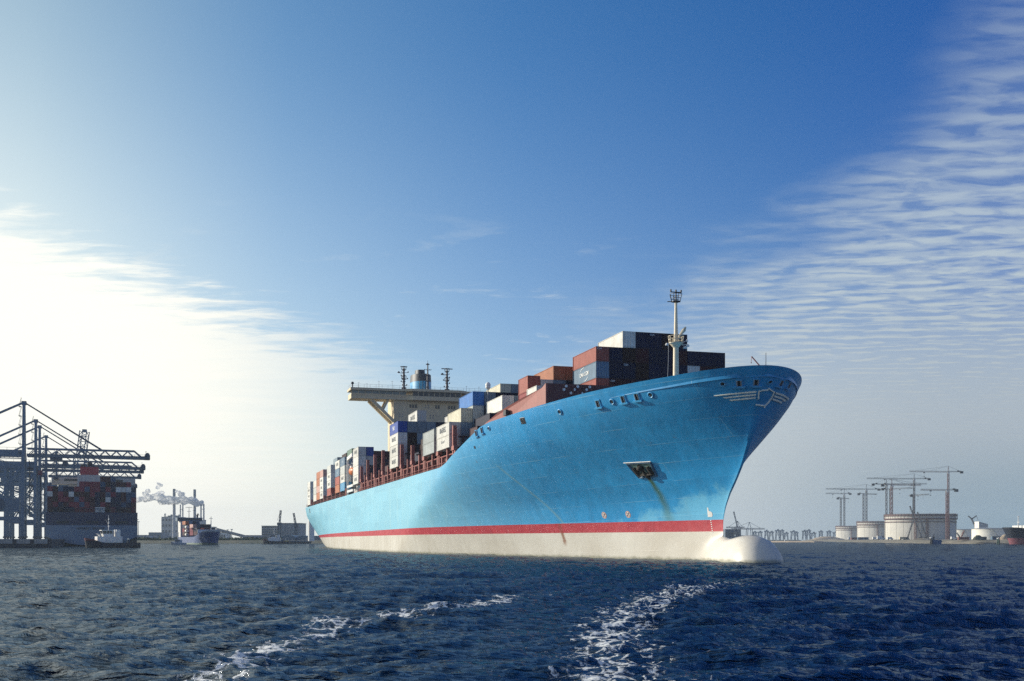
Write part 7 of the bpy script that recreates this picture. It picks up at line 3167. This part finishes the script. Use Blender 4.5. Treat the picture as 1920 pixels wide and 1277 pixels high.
hut('long dark site hut before the gap of the smallest and middle tank', 1618, 1235, 12, 2.6, M['shed_blue'])
hut('dark blue site hut left of the middle tank foot', 1601, 1300, 7, 2.4, M['brick_red'])
hut('rusty low store beside the crawler crane by the finished tank', 1806, 905, 9, 2.0, M['brick_red'])
hut('purple-grey workshop before the right finished tank', 1867, 890, 7, 2.6, M['crane_paint'])
hut('dark low container office under the right finished tank', 1838, 885, 9, 2.2, M['dark_steel'])
van('white lorry before the middle tank', 1652, 1060, M['white_paint'], 1.5)
van('white van parked left of the white lorry', 1641, 1080, M['white_paint'])
van('white van at the foot of the farthest tank', 1595, 1330, M['white_paint'], 1.2)
van('pale pick-up by the left edge of the largest tank', 1669, 1010, M['white_paint'])
van('pale van before the lit face of the largest tank', 1692, 960, M['cream_paint'])
van('white van at the right foot of the largest tank', 1789, 900, M['white_paint'])


def heap(label, px, Y, w, h, name='sand_heap', mat='sand'):
    q = at(px, 1012, Y=Y)
    o = thing(name, label, 'heap', (q.x, q.y, 3.1))
    rg = random.Random(int(px * 3))
    mb = MB()
    n, m = 26, 9
    for j in range(m):
        f = j / (m - 1)
        for i in range(n):
            a = 2 * math.pi * i / n
            r_ = (1 - f) * (1 + .10 * rg.uniform(-1, 1))
            top = min(1.0, f * 1.5)
            mb.v.append((w / 2 * r_ * math.cos(a), w / 4 * r_ * math.sin(a), h * top * (1 + .08 * rg.uniform(-1, 1))))
    for j in range(m - 1):
        for i in range(n):
            k = (i + 1) % n
            mb.f.append((j * n + i, j * n + k, (j + 1) * n + k, (j + 1) * n + i))
    ob = mb.build('heap_body', M[mat], o, True)


heap('long flat-topped sand heap at the left end of the tank site', 1551, 2300, 78, 6.6)
heap('pale sand heap close to the bow of the dark ship', 1888, 858, 15, 4.4)
heap('dark earth mound before the right finished tank', 1834, 870, 10, 3.6, 'earth_mound', 'scrub')
heap('low spoil heap before the lit part of the largest tank', 1733, 925, 22, 1.6, 'spoil_heap', 'soil')


def dolphin(label, px, Y, top, mat):
    q = at(px, 1012, Y=Y)
    o = thing('mooring_dolphin', label, 'mooring post', (q.x, q.y, 0))
    mb = MB()
    for a in range(4):
        x, y = 0.5 * math.cos(a * math.pi / 2), 0.5 * math.sin(a * math.pi / 2)
        mb.tube((x * 1.8, y * 1.8, -1.2), (x, y, top), 0.42, n=8)
    mb.build('pile', mat, o)
    mb = MB()
    mb.tube((0, 0, top), (0, 0, top + .5), 1.2, n=12)
    mb.tube((0, 0, top + .5), (0, 0, top + 1.1), 0.25, n=8)
    mb.build('cap', M['white_paint'], o)


dolphin('dark mooring post with white cap left of the blue pontoon', 1746, 812, 4.4, M['dark_steel'])
dolphin('green mooring post with white cap near the dark ship bow', 1872, 808, 4.0, M['post_green'])


def blue_pontoon():
    q = at(1755, 1012, Y=816)
    o = thing('blue_pontoon', 'blue box-shaped pontoon boat moored against the bank', 'pontoon', (q.x, q.y, 0))
    mb = MB()
    mb.prism([(-3.2, -.4), (-3.4, 3.2), (3.6, 3.2), (3.2, -.4)], 'y', -2, 2)
    mb.build('hull', M['pontoon_blue'], o)
    mb = MB()
    for i in range(6):
        mb.bar((-3.2 + i * 1.3, -2, 3.2), (-3.2 + i * 1.3, -2, 4.2), .1)
    mb.bar((-3.2, -2, 4.2), (3.4, -2, 4.2), .1)
    mb.build('rail', M['grey_steel'], o)
    mb = MB()
    mb.lo(-3.0, -1.4, -1, 1, 3.2, 5.6)
    mb.bar((-2.2, 0, 5.6), (-1.0, 0, 7.6), .3)
    mb.build('winch_house', M['dark_steel'], o)


M['pontoon_blue'] = paint('pontoon_blue', (0.03, 0.10, 0.22), 0.5, 0.12, 0.5)
blue_pontoon()


def right_ship():
    q = at(1896, 1012, Y=790)
    o = thing('dark_tanker', 'black hulled ship with dull red underside entering the picture at the right edge', 'ship', (q.x, q.y, 0), math.radians(180 + 14))
    hm = vessel_hull('hull', 150, 24, 9.0, 12.2, M['tanker_hull'], o, rake=5.0, bow_len=0.14, full=0.6, flare=0.4, stern_len=0.1, bul=1.0)
    mb = MB()
    mb.tube((-6, 0, 10), (-6, 0, 20.5), .45, .25, 10)
    mb.bar((-6, -1.2, 16), (-6, 1.2, 16), .3)
    mb.ball((-6, 0, 20.2), .5, 8)
    mb.build('foremast', M['white_paint'], o)
    mb = MB()
    mb.lo(-30, -8, -9, 9, 8.5, 13.6)
    mb.build('deckhouse', M['white_paint'], o)
    mb = MB()
    mb.tube((-3.0, -2.0, 10.6), (-3.0, 2.0, 10.6), .9, n=10)
    mb.lo(-4, -2, -3.2, -2.4, 10, 12)
    mb.build('windlass', M['dark_steel'], o)
    mb = MB()
    for i in range(10):
        mb.bar((-8 - i * 3, -10.8, 9), (-8 - i * 3, -10.8, 10.3), .12)
        mb.bar((-8 - i * 3, 10.8, 9), (-8 - i * 3, 10.8, 10.3), .12)
    for y in (-10.8, 10.8):
        mb.bar((-8, y, 10.3), (-36, y, 10.3), .12)
    mb.build('railing', M['white_paint'], o)
    # name on the bow side that faces the viewer (port side, local +y)
    k = link('lettering', text_mesh('YORKVIEW', 1.35), hm)
    # place on the shell: find the outermost point of the port side at this station
    me = hm.data
    best = None
    for v in me.vertices:
        if v.co.y > 0 and abs(v.co.x + 3.5) < 3.5 and 6.0 < v.co.z < 8.6:
            if best is None or v.co.y > best.y:
                best = v.co
    yb = best.y if best else 8.0
    ang = math.radians(180 - 38)
    k.matrix_local = Matrix.Translation((-2.2, yb * .62 + .9, 7.4)) @ Matrix.Rotation(ang, 4, 'Z') @ Matrix.Rotation(math.radians(90), 4, 'X')
    if not k.data.materials:
        k.data.materials.append(M['ink_white'])
    return o


M['tanker_hull'] = band_mat('tanker_hull_paint', [(4.4, (0.22, 0.07, 0.085)), (60, (0.010, 0.014, 0.028))])
right_ship()


# distant harbour behind the bulb --------------------------------------------------------------------
def far_gantry(label, px, Y, apex_py, boom_py, bl, br, mat, up=None):
    b = at(px, 1012, Y=Y)
    o = thing('harbour_crane', label, 'crane', (b.x, b.y, 2.6), group='far harbour cranes')
    za, zb_ = at(px, apex_py, Y=Y).z - 2.6, at(px, boom_py, Y=Y).z - 2.6
    s = Y / 2050
    x0, x1 = (bl - px) * s, (br - px) * s
    w = 5 * s
    mb = MB()
    for x in (-w, w):
        for y in (-6, 6):
            mb.bar((x, y, 0), (x * .8, y, zb_), 1.0 * s)
    mb.lo(-w, w, -6.5, 6.5, zb_ * .35, zb_ * .35 + 1.5)
    mb.build('portal', mat, o)
    mb = MB()
    mb.truss((x0, 0, zb_), (x1, 0, zb_), 4, 2.2 * s, 12, .55 * s, .35 * s)
    mb.build('boom', mat, o)
    mb = MB()
    for x in (-w * .7, w * .7):
        mb.bar((x, 0, zb_), (0, 0, za), .8 * s)
    mb.bar((0, 0, za), (x1 * .72, 0, zb_ + 1), .5 * s)
    mb.bar((0, 0, za), (x0 * .8, 0, zb_ + 1), .5 * s)
    mb.build('a_frame', mat, o)
    if up:
        q = at(up[0], up[1], Y=Y)
        mb = MB()
        mb.truss((0, 0, zb_), (q.x - b.x, 0, q.z - 2.6), 1.6 * s, 1.6 * s, 8, .6 * s, .4 * s, (0, 1, 0))
        mb.build('raised_jib', mat, o)
    return o


M['far_steel'] = paint('far_steel', (0.10, 0.135, 0.18), 0.6, 0.2, 0.1)
far_gantry('dark gantry crane behind the bulb with its long boom pointing right', 1405, 1750, 979, 991.5, 1372, 1434, M['far_steel'])
far_gantry('dark gantry crane close behind the stem with a steep raised jib', 1383, 1760, 977, 989, 1362, 1396, M['far_steel'], up=(1375.5, 959))
block('transit_shed', 'dark transit shed under the gantry cranes behind the stem', 'building', 1360, 1388, 993, 1800, 40, M['far_steel'], cols=6, rows=1)
block('transit_shed', 'low pale shed behind the bulb, right of the dark gantry crane', 'building', 1392, 1420, 1005, 1800, 30, M['chimney'], cols=6, rows=1)

rgq = random.Random(31)
FAR = [(1415, 997, 'leftmost'), (1425, 997, 'second'), (1437, 995, 'third'), (1446, 997, 'fourth'), (1458, 994, 'fifth'), (1466, 994, 'sixth'), (1474, 999, 'seventh'), (1487, 996, 'eighth'), (1493, 998, 'ninth'), (1508, 995, 'tenth'),
       (1516, 994, 'eleventh'), (1525, 999, 'twelfth'), (1539, 996, 'thirteenth'), (1554, 996, 'fourteenth'), (1566, 998, 'fifteenth')]
for px, py, w in FAR:
    Y = 3450 + rgq.uniform(-30, 60)
    b = at(px, 1012, Y=Y)
    h = at(px, py, Y=Y).z - 3.0
    o = thing('stacking_crane', f'hazy blue stacking crane on the far bank, {w} from the left in the row', 'crane', (b.x, b.y, 3.0), group='stacking cranes on the far bank')
    wd = rgq.uniform(7.0, 9.5)
    mb = MB()
    for x in (-wd * .75, -wd * .45, wd * .45, wd * .75):
        mb.bar((x * 1.15, 0, 0), (x * .8, 0, h), 1.7)
    mb.build('leg', M['far_steel'], o)
    mb = MB()
    mb.lo(-wd, wd, -2, 2, h * .86, h)
    mb.lo(-wd * .2, wd * .5, -2, 2, h, h + 3)
    mb.build('girder', M['far_steel'], o)
    mb = MB()
    mb.bar((-wd * .8, 0, h * .1), (wd * .3, 0, h * .85), 1.0)
    mb.bar((wd * .8, 0, h * .1), (-wd * .3, 0, h * .85), 1.0)
    mb.build('brace', M['far_steel'], o)
q_ = at(1471.5, 1012, Y=1372)
bp = thing('channel_marker', 'tiny white channel marker on the tip of the sand spit', 'marker', (q_.x, q_.y, 1.2))
mbx = MB()
mbx.lathe([(.7, 0), (.6, 1.6), (.2, 2.4)], (0, 0, 0), 10)
mbx.build('body', M['white_paint'], bp)
mbx = MB()
mbx.tube((0, 0, 2.3), (0, 0, 3.6), .1, n=6)
mbx.build('lamp_post', M['grey_steel'], bp)

# ------------------------------------------------------------------ cargo nobody sees from here goes into one mass per ship
def pack_hidden():
    dg = bpy.context.evaluated_depsgraph_get()
    cam_p = Vector((0, 0, CAM_H))
    groups = {}
    boxes = [o for o in bpy.data.objects if o.name.startswith('shipping_container') and o.parent is None]
    for o in boxes:
        seen = 0
        kids = {o} | set(o.children_recursive)
        bb = [Vector(c) for c in o.bound_box]
        lo = Vector((min(c[i] for c in bb) for i in range(3)))
        hi = Vector((max(c[i] for c in bb) for i in range(3)))
        pts = []
        for a in (0.06, 0.3, 0.5, 0.7, 0.94):
            for b in (0.06, 0.35, 0.65, 0.94):
                pts.append(Vector((hi.x + 0.02, lo.y + (hi.y - lo.y) * a, lo.z + (hi.z - lo.z) * b)))
                pts.append(Vector((lo.x + (hi.x - lo.x) * a, lo.y - 0.01, lo.z + (hi.z - lo.z) * b)))
                pts.append(Vector((lo.x - 0.02, lo.y + (hi.y - lo.y) * a, lo.z + (hi.z - lo.z) * b)))
                pts.append(Vector((lo.x + (hi.x - lo.x) * a, hi.y + 0.01, lo.z + (hi.z - lo.z) * b)))
        for p in pts:
            w = o.matrix_world @ p
            d = w - cam_p
            L = d.length
            d.normalize()
            start = cam_p + d * 60
            ok, hit, nrm, idx, ob, mat = SC.ray_cast(dg, start, d, distance=L - 60 + 0.5)
            if ob and (ob in kids or ob.name in {k.name for k in kids}):
                seen += 1
                break
        if not seen:
            groups.setdefault(o['group'], []).append(o)
    for g, obs in groups.items():
        mb = MB()
        for o in obs:
            bb = [o.matrix_world @ Vector(c) for c in o.bound_box]
            mb.add(bb, [(0, 1, 2, 3), (4, 7, 6, 5), (0, 4, 5, 1), (1, 5, 6, 2), (2, 6, 7, 3), (3, 7, 4, 0)])
            for k in list(o.children_recursive):
                bpy.data.objects.remove(k)
            bpy.data.objects.remove(o)
        c = mb.build('packed_cargo', M['hold_cargo'])
        tag(c, kind='stuff')
    print('packed', {g: len(v) for g, v in groups.items()}, 'left', len(boxes) - sum(len(v) for v in groups.values()))


M['hold_cargo'] = paint('hold_cargo', (0.06, 0.02, 0.022), 0.6, 0.25, 0.3)
bpy.context.view_layer.update()
pack_hidden()
